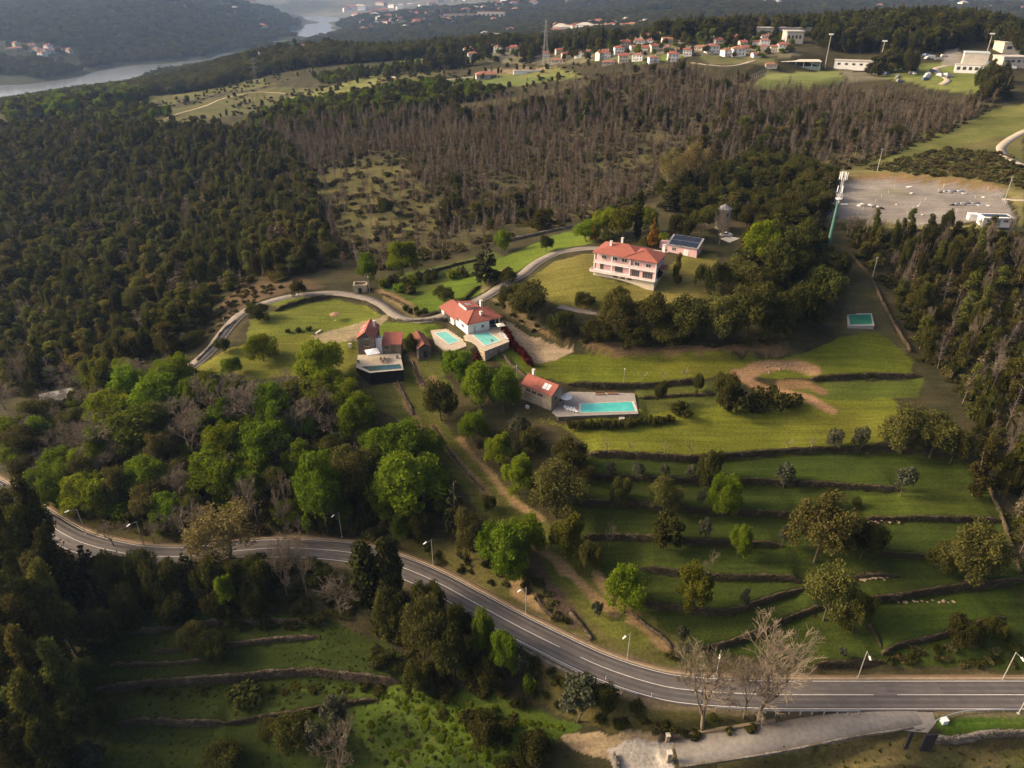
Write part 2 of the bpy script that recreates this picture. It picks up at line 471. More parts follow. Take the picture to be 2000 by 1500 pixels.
# level pads
def pad(pp, z=None, blend=2.0):
    w = line(pp); zz = float(np.mean(w[:, 2])) if z is None else z
    flatten_poly(w, zz, blend)
    return zz
Z_YARD = pad([(1625,352),(1760,352),(1960,372),(1985,432),(1800,442),(1610,420)], None, 6.0)
Z_FIELD = pad([(1470,168),(1500,134),(1620,128),(1712,128),(1716,150),(1640,160),(1600,172)], None, 12.0)
Z_PINK = pad([(1150,540),(1275,552),(1320,510),(1210,480),(1160,480)], None, 5.0)
Z_WHITE = pad([(868,632),(918,690),(985,665),(985,622),(925,598)], None, 3.5)
Z_LOWER = pad([(838,642),(872,636),(903,656),(916,676),(878,690),(848,674)], Z_WHITE - 1.3, 1.2)
Z_LEFT = pad([(690,735),(788,735),(788,668),(698,664)], None, 3.0)
Z_POOL = pad([(1022,790),(1080,812),(1250,806),(1240,768),(1110,762),(1040,762)], None, 2.5)

# terrace edges: (top line in pixels, height)
TERR = {
 't1': ([(1150,889),(1250,893),(1350,899),(1420,893),(1500,886),(1560,882),(1640,879),(1760,878),(1870,890)], 1.7),
 't2': ([(1140,932),(1250,937),(1360,941),(1450,941),(1580,946),(1680,953),(1760,958)], 1.5),
 't3': ([(1125,984),(1250,987),(1350,999),(1480,1005),(1560,1008)], 1.6),
 't3b': ([(1690,1014),(1770,1015),(1860,1016),(1955,1017)], 1.3),
 't4': ([(1140,1048),(1210,1050),(1330,1058),(1420,1063),(1530,1068)], 1.6),
 't4b': ([(1705,1084),(1760,1086),(1815,1090),(1890,1080),(1960,1066)], 1.3),
 't5': ([(1250,1111),(1330,1122),(1420,1130),(1500,1133),(1570,1139)], 1.6),
 't5b': ([(1655,1128),(1700,1127),(1760,1130)], 1.0),
 't6': ([(1228,1175),(1290,1184),(1340,1191),(1400,1199),(1440,1194),(1510,1170),(1572,1150)], 1.5),
 't7': ([(1685,1172),(1750,1168),(1850,1152),(1930,1142),(2000,1134)], 1.7),
 't8': ([(1370,1266),(1420,1258),(1500,1226),(1560,1201),(1615,1186)], 1.4),
 't9': ([(1722,1277),(1760,1260),(1830,1243),(1880,1226),(1960,1205)], 1.3),
 't10': ([(1590,1298),(1650,1298),(1722,1294)], 1.4),
 'p1': ([(1110,750),(1170,753),(1240,754),(1310,749),(1372,743)], 1.9),
 'p2': ([(1242,778),(1310,773),(1400,770)], 1.0),
 'p3': ([(1582,740),(1650,736),(1720,734),(1800,735)], 1.7),
 'l1': ([(190,1348),(270,1337),(350,1330),(420,1328),(500,1319),(600,1313),(700,1325),(780,1332)], 2.4),
 'l2': ([(230,1413),(290,1408),(360,1412),(445,1412)], 1.9),
 'l3': ([(255,1236),(330,1228),(400,1220),(460,1217),(530,1216),(640,1218)], 1.5),
 'l4': ([(300,1274),(380,1267),(460,1258),(545,1249),(625,1243)], 1.3),
 'l6': ([(440,1413),(500,1404),(570,1394),(650,1378),(740,1366)], 1.2),
 'l5': ([(215,1300),(300,1296),(400,1290)], .8),
 'lw': ([(536,608),(570,595),(600,586),(645,578),(690,583),(720,595),(745,613)], 1.5),
 'lane_up': ([(745,574),(780,590),(819,618),(852,613),(875,604),(904,588),(922,570),(940,556)], 1.2),
}
terr_L = {}
for k, (pp, h) in TERR.items():
    L = smooth_line(line(pp), .8)
    terr_L[k] = L
    step_line(L, h * (1.3 if k[0] == 't' and k != 'lane_up' else 1.0))
# the earth cutting under the villa's hill
CUT = [(1062,650),(1110,672),(1180,688),(1260,694),(1330,694),(1400,696),(1480,693),(1545,682)]
cut_L = smooth_line(line(CUT), 1.2)
step_line(cut_L, 2.6, 6.0)
YCUT = [(1622,350),(1680,345),(1760,346),(1850,352),(1950,366)]
ycut_L = smooth_line(line(YCUT), 2.0)
step_line(ycut_L, 3.0, 9.0, 3.0)
flatten_line(main_L, 3.6, 2.0, 0.10)
flatten_line(lane_L, 1.9, 1.0, 0.08)
flatten_line(ramp_L, 2.9, 0.5, 0.08)

# pools and sunk things cut their beds out of the ground
def sink(poly, depth):
    w = np.array(poly, float)
    L = np.vstack([w[:, :2], w[:1, :2]])
    m = near_mask(L, 3)
    x, y = gx[m], gy[m]
    ins = in_poly(x, y, w); d, s, p = seg_dist(x, y, L)
    gz[m] = np.where(ins | (d < 0.1), gz[m] - depth, gz[m])
# ------------------------------------------------------------------ ground colours (by land use, with some shade and haze put into them)
gc = np.zeros((NV, NA, 3))
wob_x = gx + 1.1 * fbm(gx, gy, 4.0, 3) + np.clip(gy - 300, 0, 3000) * 0.02 * fbm(gx, gy, 30.0, 2)
wob_y = gy + 1.1 * fbm(gx + 311, gy, 4.0, 3) + np.clip(gy - 300, 0, 3000) * 0.02 * fbm(gx + 97, gy, 30.0, 2)
n_big = np.clip(fbm(gx, gy, 30.0, 4) + 0.5, 0, 1)[..., None]
n_sml = np.clip(fbm(gx + 50, gy + 80, 6.0, 4) + 0.5, 0, 1)[..., None]
n_far = np.clip(fbm(gx, gy, 260.0, 5) + 0.5, 0, 1)[..., None]
def C3(*c): return np.array(c)[None, None, :]
gc[:] = C3(.034, .034, .014) * (1 - n_sml) + C3(.068, .056, .026) * n_sml             # woodland floor
far_m = np.clip((gy - 700) / 500, 0, 1)[..., None]
gc[:] = gc * (1 - far_m) + far_m * (C3(.026, .034, .020) * (1 - n_far) + C3(.050, .056, .028) * n_far)
_f2 = np.clip((gy - 2600) / 1500, 0, 1)[..., None] * .8
gc[:] = gc * (1 - _f2) + _f2 * (C3(.060, .068, .050) * (1 - n_far) + C3(.17, .165, .14) * n_far)   # far farmland and built-up land, paled to stand for bright haze
def zone(pp, c0, c1, strength=1.0, noise=None):
    w = line(pp)
    L = w[:, :2]
    m = (gx > L[:, 0].min() - 6) & (gx < L[:, 0].max() + 6) & (gy > L[:, 1].min() - 6) & (gy < L[:, 1].max() + 6)
    sel = np.zeros(gx.shape, bool); sel[m] = in_poly(wob_x[m], wob_y[m], w)
    nz = n_sml if noise is None else noise
    col = np.array(c0) * (1 - nz[sel]) + np.array(c1) * nz[sel]
    gc[sel] = gc[sel] * (1 - strength) + col * strength
def strip(L, half, c0, c1, strength=1.0, soft=0.6):
    m = near_mask(L, half + soft + 3)
    d, s, p = seg_dist(wob_x[m], wob_y[m], L)
    w = (np.clip(1 - (d - half) / soft, 0, 1) * strength)[:, None]
    gc[m] = gc[m] * (1 - w) + w * (np.array(c0) * (1 - n_sml[m]) + np.array(c1) * n_sml[m])
# slopes beyond the estate
zone([(430,262),(700,225),(1000,190),(1340,118),(1480,168),(1900,200),(1960,190),(1700,335),(1500,300),(1270,380),(1100,440),(860,500),(640,520),(620,350)], (.060,.052,.022), (.10,.088,.034))
for pp in ([(600,350),(720,305),(800,310),(830,370),(700,415),(620,400)], [(700,430),(780,395),(870,380),(900,430),(820,460),(720,470)], [(1140,320),(1260,300),(1290,325),(1160,345)], [(640,420),(740,400),(790,440),(680,470)]):
    zone(pp, (.085,.080,.026), (.125,.112,.038), 0.85)
zone([(230,235),(330,215),(420,190),(520,172),(640,170),(760,150),(860,140),(860,170),(700,185),(560,205),(430,230),(330,250)], (.078,.080,.026), (.115,.108,.038), .9, n_big)
zone([(250,185),(330,150),(420,132),(500,140),(540,165),(430,180),(330,205),(260,215)], (.088,.094,.028), (.128,.120,.040), .95, n_big)
zone([(560,190),(680,160),(760,140),(740,165),(620,195)], (.15,.16,.042), (.18,.18,.06), .9, n_big)
zone([(760,118),(860,108),(960,112),(900,128),(780,132)], (.14,.16,.04), (.17,.18,.05), .9, n_big)
zone([(860,158),(960,140),(1090,130),(1140,150),(1040,165),(900,175)], (.12,.14,.036), (.17,.17,.055), .95, n_big)
zone([(945,138),(1010,131),(1090,129),(1060,140),(980,146)], (.24,.17,.10), (.20,.15,.08), .9)
zone([(780,166),(860,157),(960,153),(1060,150),(1080,156),(900,170)], (.085,.12,.035), (.12,.15,.04), .9, n_big)
zone([(1230,115),(1340,105),(1330,118),(1250,125)], (.12,.17,.035), (.15,.20,.04), .9)
zone([(1360,112),(1500,112),(1520,122),(1400,128)], (.10,.12,.035), (.17,.14,.07), .9)
zone([(880,100),(1000,96),(1200,100),(1350,84),(1500,92),(1560,104),(1540,112),(1330,110),(1200,118),(900,112)], (.20,.17,.12), (.13,.13,.06), .8)
zone([(1470,168),(1500,138),(1640,138),(1640,160),(1600,172)], (.16,.19,.055), (.20,.21,.075), 1, n_big)
zone([(1640,140),(1720,128),(1790,128),(1760,148),(1650,160)], (.20,.18,.13), (.15,.14,.08), .9)
zone([(1720,135),(1830,122),(1960,130),(1980,165),(1900,185),(1830,175),(1780,160),(1720,150)], (.12,.16,.034), (.20,.21,.06), .95, n_big)
zone([(1850,100),(1880,96),(1890,128),(1830,132)], (.32,.29,.25), (.25,.22,.18), .9)
zone([(1640,335),(1720,300),(1800,290),(1880,255),(2000,205),(2000,370),(1960,366),(1850,350),(1700,340)], (.085,.088,.026), (.135,.120,.042), .9, n_big)
zone([(1690,322),(1780,262),(1900,222),(2010,200),(2010,262),(1940,270),(1850,292),(1760,312)], (.115,.130,.032), (.155,.150,.045), .95)
zone([(1612,345),(1640,332),(1770,334),(1900,350),(2000,372),(2000,395),(1950,372),(1850,357),(1700,347)], (.20,.175,.065), (.17,.15,.06), .9)
zone([(1610,420),(1640,430),(1800,442),(1930,452),(2000,455),(2000,380),(1975,385),(1990,436),(1830,448),(1620,434)], (.19,.175,.06), (.22,.19,.075), .9)
zone([(1622,352),(1760,350),(1960,368),(1985,432),(1800,442),(1615,424)], (.20,.175,.15), (.29,.26,.22), 1)
zone([(1700,372),(1760,368),(1790,382),(1720,388)], (.20,.20,.07), (.28,.25,.20), .6)
strip(ycut_L, 2.0, (.23,.12,.055), (.17,.135,.06), .85, 1.2)
zone([(1655,560),(1700,545),(1745,640),(1775,690),(1700,690),(1640,650)], (.10,.085,.04), (.06,.06,.022), .8)
# the estate's lawns
LAWN0, LAWN1 = (.096, .116, .012), (.158, .146, .022)
zone([(1030,815),(1100,835),(1160,885),(1350,897),(1420,890),(1560,880),(1700,876),(1745,850),(1760,800),(1740,775),(1640,780),(1560,775),(1400,792),(1250,800),(1100,830)], LAWN0, LAWN1, 1, n_big)
zone([(1000,680),(1040,705),(1130,690),(1280,697),(1450,697),(1570,690),(1640,660),(1720,650),(1780,700),(1780,733),(1590,737),(1440,735),(1370,741),(1240,752),(1130,748),(1040,735),(970,690)], (.082,.104,.010), (.128,.128,.017), 1, n_big)
zone([(1240,755),(1372,745),(1440,745),(1400,795),(1250,800)], (.062,.080,.014), (.085,.09,.02), 1)
zone([(1500,755),(1580,745),(1800,738),(1790,775),(1640,780),(1560,775)], (.065,.088,.014), (.09,.10,.018), 1, n_big)
zone([(1028,550),(1080,512),(1160,494),(1175,545),(1270,562),(1310,520),(1330,500),(1400,496),(1405,580),(1300,606),(1160,608),(1080,592)], (.120,.115,.024), (.190,.155,.046), 1, n_big)
zone([(790,592),(850,560),(985,502),(1110,450),(1170,472),(1120,482),(1080,490),(1020,525),(960,562),(905,585),(870,603),(825,612)], (.085,.130,.014), (.115,.150,.018), 1, n_big)
zone([(740,560),(800,530),(900,510),(960,490),(985,502),(850,560),(800,588)], (.06,.09,.016), (.085,.10,.02), .9)
zone([(490,625),(545,606),(600,592),(660,584),(720,600),(745,615),(720,630),(640,648),(560,655),(480,668)], (.105,.125,.018), (.150,.148,.028), 1, n_big)
zone([(372,722),(440,684),(540,655),(640,652),(700,650),(700,735),(640,735),(560,735),(430,745)], (.120,.125,.018), (.175,.158,.030), 1, n_big)
zone([(730,628),(780,632),(860,634),(850,655),(800,672),(740,660)], (.095,.140,.015), (.125,.150,.02), 1)
zone([(525,588),(570,582),(620,580),(590,592),(540,606)], (.10,.13,.016), (.13,.15,.02), 1)
zone([(700,760),(790,745),(840,760),(850,840),(820,850),(740,800)], (.075,.085,.018), (.105,.10,.026), 1)
zone([(800,700),(855,690),(880,760),(850,800),(815,770)], (.085,.095,.018), (.11,.11,.026), 1)
zone([(960,690),(1010,700),(1040,735),(1000,740)], (.085,.12,.016), (.11,.14,.02), 1)
# terraces
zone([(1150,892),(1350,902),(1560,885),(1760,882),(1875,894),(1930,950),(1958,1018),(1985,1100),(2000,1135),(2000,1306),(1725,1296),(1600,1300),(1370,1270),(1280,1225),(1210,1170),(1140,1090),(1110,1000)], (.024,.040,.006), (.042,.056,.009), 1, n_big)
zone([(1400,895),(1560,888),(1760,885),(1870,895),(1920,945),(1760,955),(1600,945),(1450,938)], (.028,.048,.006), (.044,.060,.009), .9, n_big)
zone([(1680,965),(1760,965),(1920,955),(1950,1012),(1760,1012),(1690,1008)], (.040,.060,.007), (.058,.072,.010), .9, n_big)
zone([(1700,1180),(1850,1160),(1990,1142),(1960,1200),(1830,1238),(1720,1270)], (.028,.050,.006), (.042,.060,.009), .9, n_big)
# lower fields by the bottom edge
zone([(180,1200),(420,1200),(640,1205),(780,1270),(800,1335),(900,1380),(1000,1500),(100,1560),(120,1350)], (.024,.040,.007), (.042,.056,.010), 1, n_big)  # deep green grass, darkened to carry cloud shade and vignetting in its colour
zone([(560,1345),(740,1338),(860,1340),(1010,1370),(1140,1415),(1100,1440),(1000,1500),(950,1500),(820,1390),(700,1360)], (.050,.084,.010), (.075,.102,.015), .95)
zone([(690,1360),(800,1380),(900,1500),(760,1500),(690,1430)], (.045,.085,.010), (.07,.095,.016), .9)
zone([(1800,1395),(2000,1386),(2000,1430),(1840,1432)], (.045,.095,.010), (.07,.10,.016), 1)
zone([(1420,1470),(1700,1445),(1830,1450),(2000,1470),(2000,1500),(1400,1520)], (.075,.075,.022), (.12,.095,.04), 1)
# verges
zone([(0,935),(80,985),(160,1030),(240,1052),(360,1060),(360,1020),(160,985),(60,915)], (.10,.085,.024), (.075,.075,.018), .9)
zone([(360,1020),(600,1000),(700,1030),(620,1050),(480,1055),(360,1060)], (.095,.07,.03), (.065,.055,.022), .9)
zone([(700,1040),(800,1070),(880,1130),(1000,1200),(1150,1260),(1300,1305),(1400,1320),(1380,1280),(1240,1210),(1100,1150),(960,1090),(820,1040)], (.10,.085,.028), (.070,.072,.018), .9)
zone([(1010,1270),(1160,1340),(1300,1385),(1480,1400),(1480,1440),(1340,1450),(1200,1430),(1040,1370)], (.095,.080,.026), (.060,.058,.018), .9)
# the grassed track down the middle and its earth edges
TRK = [(800,735),(815,790),(850,850),(900,905),(960,970),(1030,1030),(1100,1100),(1170,1170),(1240,1225)]
trk_L = smooth_line(line(TRK), 1.5)
strip(trk_L, 3.9, (.070,.082,.014), (.105,.102,.024), 1)
for pp, w in (([(774,738),(790,775),(808,808),(825,845)], .75), ([(802,690),(820,740),(840,775)], .8), ([(848,740),(865,770),(872,790)], .85), ([(845,832),(870,870),(905,915),(945,958),(965,980)], .6), ([(900,855),(945,915),(985,960),(1020,990),(1060,1015)], .65),
              ([(1040,1050),(1110,1120),(1200,1195)], .95), ([(1165,1120),(1210,1180),(1240,1200)], .8), ([(1230,1210),(1280,1245),(1310,1265)], .8), ([(1000,1145),(1050,1180),(1085,1205)], .85), ([(740,566),(775,582),(800,600)], 1.3)):
    strip(smooth_line(line(pp), 1.5), w, (.26,.17,.088), (.19,.13,.062), .95, .4)
strip(smooth_line(line([(1030,1070),(1065,1130),(1100,1190),(1125,1215)]), 1.5), 1.0, (.085,.055,.04), (.065,.045,.03), .95)
# bare earth and gravel
zone([(608,655),(660,640),(705,630),(745,617),(768,612),(760,622),(735,640),(700,668),(650,672),(620,668)], (.27,.215,.13), (.22,.18,.10), .95)
zone([(975,625),(1000,632),(1030,655),(1075,672),(1120,685),(1085,705),(1045,712),(1015,680),(995,650)], (.34,.26,.17), (.29,.22,.14), 1)
zone([(955,580),(1000,590),(1060,640),(1040,648),(985,610)], (.20,.145,.075), (.13,.105,.045), .95)
zone([(1040,640),(1110,662),(1250,675),(1400,678),(1500,660),(1545,668),(1545,686),(1480,697),(1330,698),(1180,692),(1062,655)], (.21,.13,.065), (.12,.085,.04), .95)
zone([(945,545),(990,520),(1000,530),(960,560),(940,575)], (.20,.16,.08), (.15,.12,.05), .9)
zone([(740,575),(780,590),(830,612),(860,612),(830,625),(790,615),(760,600)], (.19,.145,.07), (.13,.11,.045), .9)
TRD = [(1440,728),(1455,742),(1480,754),(1530,768),(1580,780),(1620,800)]
trd_L = smooth_line(line(TRD), 1.0)
strip(trd_L, 1.6, (.32,.19,.10), (.25,.15,.075), 1)
strip(smooth_line(line([(1450,735),(1490,716),(1540,712),(1590,722)]), 1.0), 1.7, (.33,.20,.11), (.25,.155,.085), .95, 1.2)
strip(smooth_line(line([(1530,752),(1575,752),(1600,762)]), 1.0), 1.4, (.24,.14,.07), (.15,.09,.045), .9, 1.0)
zone([(1095,1440),(1130,1425),(1200,1432),(1310,1440),(1320,1475),(1300,1500),(1200,1500),(1180,1480),(1120,1465)], (.27,.20,.12), (.22,.17,.10), 1)
zone([(1180,1455),(1310,1450),(1320,1520),(1200,1530)], (.30,.27,.23), (.36,.33,.29), 1)
zone([(0,960),(-200,860),(-200,980),(0,1010)], (.06,.06,.02), (.08,.07,.03), .6)
# leaf litter beside the lane, and the burnt verge
zone([(470,555),(540,535),(600,545),(640,562),(560,570),(500,590),(440,625),(420,640),(430,600)], (.125,.080,.045), (.09,.065,.035), .9)
strip(main_L, 4.3, (.17,.13,.085), (.12,.095,.055), .8, .6)

ground_mat, nt, out = _nodes('ground_surface')
N, Lk = nt.nodes.new, nt.links.new
pb = N('ShaderNodeBsdfPrincipled'); pb.inputs['Roughness'].default_value = 0.95; pb.inputs['Specular IOR Level'].default_value = 0.1
at_c = N('ShaderNodeAttribute'); at_c.attribute_name = 'land'
tc = N('ShaderNodeTexCoord')
n1 = N('ShaderNodeTexNoise'); n1.inputs['Scale'].default_value = 1.7; n1.inputs['Detail'].default_value = 8; n1.inputs['Roughness'].default_value = 0.75
n2 = N('ShaderNodeTexNoise'); n2.inputs['Scale'].default_value = 0.06; n2.inputs['Detail'].default_value = 5
for q in (n1, n2): Lk(tc.outputs['Object'], q.inputs['Vector'])
m1 = N('ShaderNodeMapRange'); m1.inputs['From Min'].default_value = .25; m1.inputs['From Max'].default_value = .75; m1.inputs['To Min'].default_value = .42; m1.inputs['To Max'].default_value = 1.58
m2 = N('ShaderNodeMapRange'); m2.inputs['From Min'].default_value = .3; m2.inputs['From Max'].default_value = .7; m2.inputs['To Min'].default_value = .78; m2.inputs['To Max'].default_value = 1.22
Lk(n1.outputs['Fac'], m1.inputs[0]); Lk(n2.outputs['Fac'], m2.inputs[0])
mw_ = N('ShaderNodeMapping'); mw_.inputs['Scale'].default_value = (.045, .75, .3); Lk(tc.outputs['Object'], mw_.inputs['Vector'])   # mowing lines
n3 = N('ShaderNodeTexNoise'); n3.inputs['Scale'].default_value = 1.0; n3.inputs['Detail'].default_value = 5; n3.inputs['Roughness'].default_value = .7; Lk(mw_.outputs[0], n3.inputs['Vector'])
m3 = N('ShaderNodeMapRange'); m3.inputs['From Min'].default_value = .3; m3.inputs['From Max'].default_value = .7; m3.inputs['To Min'].default_value = .74; m3.inputs['To Max'].default_value = 1.26; Lk(n3.outputs['Fac'], m3.inputs[0])
m12 = N('ShaderNodeMath'); m12.operation = 'MULTIPLY'; Lk(m1.outputs[0], m12.inputs[0]); Lk(m3.outputs[0], m12.inputs[1])
mm = N('ShaderNodeMath'); mm.operation = 'MULTIPLY'; Lk(m12.outputs[0], mm.inputs[0]); Lk(m2.outputs[0], mm.inputs[1])
vm = N('ShaderNodeVectorMath'); vm.operation = 'SCALE'
Lk(at_c.outputs['Color'], vm.inputs[0]); Lk(mm.outputs[0], vm.inputs['Scale']); Lk(vm.outputs[0], pb.inputs['Base Color'])
bz = N('ShaderNodeTexNoise'); bz.inputs['Scale'].default_value = 1.6; bz.inputs['Detail'].default_value = 8; bz.inputs['Roughness'].default_value = .7
Lk(tc.outputs['Object'], bz.inputs['Vector'])
bp = N('ShaderNodeBump'); bp.inputs['Strength'].default_value = .55; bp.inputs['Distance'].default_value = .35
Lk(bz.outputs['Fac'], bp.inputs['Height']); Lk(bp.outputs[0], pb.inputs['Normal']); Lk(pb.outputs[0], out.inputs[0])

def finish_ground():
    idx = np.arange(NV * NA).reshape(NV, NA)
    quads = np.stack([idx[:-1, :-1], idx[:-1, 1:], idx[1:, 1:], idx[1:, :-1]], -1).reshape(-1, 4)
    me = np_mesh('terrain', np.column_stack([gx.ravel(), gy.ravel(), gz.ravel()]), quads, ground_mat, smooth=True)
    a = me.color_attributes.new('land', 'FLOAT_COLOR', 'POINT')
    a.data.foreach_set('color', np.column_stack([gc.reshape(-1, 3), np.ones(NV * NA)]).astype(np.float32).ravel())
    return tag(link('terrain', me), kind='structure')

# ------------------------------------------------------------------ river, roads
water_mat = mat('river_water', (.16,.18,.19), (.20,.22,.23), .01, rough=.15, spec=1.0, bump=.03, bscale=.05)
mb = MB(); mb.poly([(-6000, 900, WATER_Z), (600, 900, WATER_Z), (600, 6500, WATER_Z), (-6000, 6500, WATER_Z)])
tag(mb.build('river', water_mat), kind='structure')

def ribbon(L, o0, o1, dz, name, m, parent=None, i0=0, i1=None, thick=0.0):
    """a strip that follows a line between two sideways offsets (+ = left of its direction)"""
    L = L[i0:i1]
    T = np.gradient(L[:, :2], axis=0); T /= np.linalg.norm(T, axis=1)[:, None] + 1e-9
    Nn = np.column_stack([-T[:, 1], T[:, 0]])
    n = len(L)
    a = np.column_stack([L[:, :2] + Nn * o0, L[:, 2] + dz]); b = np.column_stack([L[:, :2] + Nn * o1, L[:, 2] + dz])
    V = np.vstack([b, a]); i = np.arange(n - 1)
    Q = np.column_stack([i + n, i + n + 1, i + 1, i])
    if (o1 - o0) < 0: Q = Q[:, ::-1]
    if thick:
        V = np.vstack([V, V - [0, 0, thick]])
        k = 2 * n
        e1 = np.column_stack([i, i + 1, i + 1 + k, i + k]); e2 = np.column_stack([i + n + 1, i + n, i + n + k, i + n + 1 + k])
        if (o1 - o0) < 0: e1, e2 = e1[:, ::-1], e2[:, ::-1]
        Q = np.vstack([Q, e1, e2])
    return link(name, np_mesh(name, V, Q, m), parent)

asphalt = mat('asphalt', (.108,.096,.092), (.150,.134,.126), .35, rough=.8, detail=8, bump=.1, bscale=6)
asphalt_new = mat('newer_asphalt', (.074,.067,.067), (.100,.090,.088), .5, rough=.8, detail=8)
lane_mat = mat('worn_lane_paving', (.17,.145,.12), (.25,.215,.18), .5, rough=.9, detail=8, bump=.2, bscale=5)
ramp_mat = mat('pale_cobbles', (.18,.162,.145), (.265,.24,.215), 1.2, rough=.9, detail=8, bump=.4, bscale=7)
paint = mat('road_paint', (.62,.59,.54), (.75,.72,.67), 2.0, rough=.6)
kerb_mat = mat('kerb_concrete', (.27,.20,.13), (.36,.28,.19), .6, rough=.9)
road = tag(ribbon(main_L, -3.2, 3.2, .02, 'road', asphalt, thick=.25), kind='structure')
ribbon(main_L, 2.86, 2.97, .026, 'edge_line', paint, road)
ribbon(main_L, -2.97, -2.86, .026, 'edge_line', paint, road)
ci = int(np.argmin(np.abs(np.array([pix(p)[0] for p in main_L]) - 1085)))
cj = int(np.argmin(np.abs(np.array([pix(p)[0] for p in main_L]) - 1705)))
ribbon(main_L, -.055, .055, .026, 'centre_line', paint, road, 0, ci + 1)
ribbon(main_L, -.055, .055, .026, 'centre_line', paint, road, ci + 2, cj + 1)
ribbon(main_L, -.055, .055, .026, 'centre_line', paint, road, cj + 2, None)
ck = int(np.argmin(np.abs(np.array([pix(p)[0] for p in main_L]) - 1845)))
ribbon(main_L, .12, 2.88, .024, 'asphalt_patch', asphalt_new, road, ck, None)
ribbon(main_L, -3.3, -.12, .023, 'asphalt_patch', asphalt_new, road, ci - 25, None)
for o_ in (-2.25, -.95, .75, 2.05): ribbon(main_L, o_ - .28, o_ + .28, .0245, 'tyre_track', mat('worn_wheel_path', (.088,.079,.077), (.140,.125,.118), .25, rough=.75, detail=8), road)
ribbon(main_L, 3.25, 3.75, .10, 'kerb', kerb_mat, road, thick=.4)
ribbon(main_L, 3.78, 4.3, .0, 'gutter', mat('gutter_earth', (.16,.105,.06), (.21,.15,.09), .8), road, thick=.3)
lane = tag(ribbon(lane_L, -1.75, 1.75, .03, 'lane', lane_mat, thick=.25), kind='structure')
ribbon(lane_L, 1.78, 2.0, .07, 'kerb', mat('lane_edge_stone', (.28,.24,.19), (.36,.31,.25), .8), lane, thick=.25)
ramp = tag(ribbon(ramp_L, -2.6, 2.6, .04, 'driveway', ramp_mat, thick=.3), kind='structure')
apron = MB()
ap = [at(1725,1392), at(1790,1391), at(1822,1392), at(1828,1412), at(1812,1432), at(1770,1428), at(1700,1418)]
apron.prism([(p.x, p.y) for p in reversed(ap)], [p.z - .4 for p in reversed(ap)], [p.z + .12 for p in reversed(ap)])
tag(apron.build('driveway_apron', ramp_mat), kind='structure')
def thin_path(pp, half, name, m, step=1.5):
    L = smooth_line(line(pp), step); flatten_line(L, half, 1.2, .05)
    for p in L: p[2] = ground(p[0], p[1]) + .05
    return tag(ribbon(L, -half, half, .06, name, m, thick=.25), kind='structure')
track_mat = mat('pale_dirt_track', (.34,.29,.22), (.42,.36,.28), .1, rough=.95)
thin_path([(1092,598),(1130,606),(1180,613),(1230,620)], 1.5, 'footpath', lane_mat)
thin_path([(2040,240),(1990,262),(1962,280),(1955,292),(1970,308),(2010,326)], 2.2, 'dirt_track', track_mat)
thin_path([(735,130),(742,139),(762,147),(775,152)], 2.4, 'dirt_track', track_mat, 3)
thin_path([(1850,128),(1828,134),(1838,146),(1852,156),(1838,166)], 2.5, 'dirt_track', track_mat, 3)
thin_path([(855,158),(880,155),(905,152),(930,150)], 2.0, 'dirt_track', track_mat, 3)
thin_path([(1960,388),(1985,390),(2020,392)], 1.6, 'dirt_track', track_mat)
thin_path([(325,232),(350,222),(400,208),(440,192),(500,180),(560,182)], 2.0, 'dirt_track', mat('heath_track', (.24,.20,.11), (.29,.24,.14), .1), 3)
thin_path([(1350,122),(1400,128),(1440,127),(1475,118)], 1.8, 'dirt_track', track_mat, 3)

# ------------------------------------------------------------------ dry-stone terrace walls and banks
def stone_mat(name, c0, c1, c2, scale=1.7):
    m, nt, out = _nodes(name); N, Lk = nt.nodes.new, nt.links.new
    p = N('ShaderNodeBsdfPrincipled'); p.inputs['Roughness'].default_value = .95; p.inputs['Specular IOR Level'].default_value = .15
    tc = N('ShaderNodeTexCoord')
    v = N('ShaderNodeTexVoronoi'); v.inputs['Scale'].default_value = scale
    v2 = N('ShaderNodeTexVoronoi'); v2.feature = 'DISTANCE_TO_EDGE'; v2.inputs['Scale'].default_value = scale
    nz = N('ShaderNodeTexNoise'); nz.inputs['Scale'].default_value = .35; nz.inputs['Detail'].default_value = 6
    for q in (v, v2, nz): Lk(tc.outputs['Object'], q.inputs['Vector'])
    cr = N('ShaderNodeValToRGB'); e = cr.color_ramp.elements; e[0].color = (*c0, 1); e[1].color = (*c1, 1)
    sx = N('ShaderNodeSeparateColor'); Lk(v.outputs['Color'], sx.inputs[0]); Lk(sx.outputs[0], cr.inputs[0])
    mx = N('ShaderNodeMixRGB'); mx.inputs[2].default_value = (*c2, 1)
    mr = N('ShaderNodeMapRange'); mr.inputs['From Min'].default_value = .42; mr.inputs['From Max'].default_value = .66
    Lk(nz.outputs['Fac'], mr.inputs[0]); Lk(mr.outputs[0], mx.inputs[0]); Lk(cr.outputs[0], mx.inputs[1])
    Lk(mx.outputs[0], p.inputs['Base Color'])
    ml = N('ShaderNodeMapRange'); ml.inputs['From Max'].default_value = .12
    Lk(v2.outputs['Distance'], ml.inputs[0])
    bp = N('ShaderNodeBump'); bp.inputs['Strength'].default_value = .8; bp.inputs['Distance'].default_value = .12
    Lk(ml.outputs[0], bp.inputs['Height']); Lk(bp.outputs[0], p.inputs['Normal']); Lk(p.outputs[0], out.inputs[0])
    return m
wall_stone = stone_mat('mossy_dry_stone', (.070,.050,.032), (.145,.108,.070), (.045,.045,.018))
wall_pale = stone_mat('pale_granite_rubble', (.17,.145,.12), (.32,.28,.235), (.12,.10,.07))
wall_warm = stone_mat('warm_granite_rubble', (.105,.078,.052), (.215,.165,.115), (.075,.06,.036))

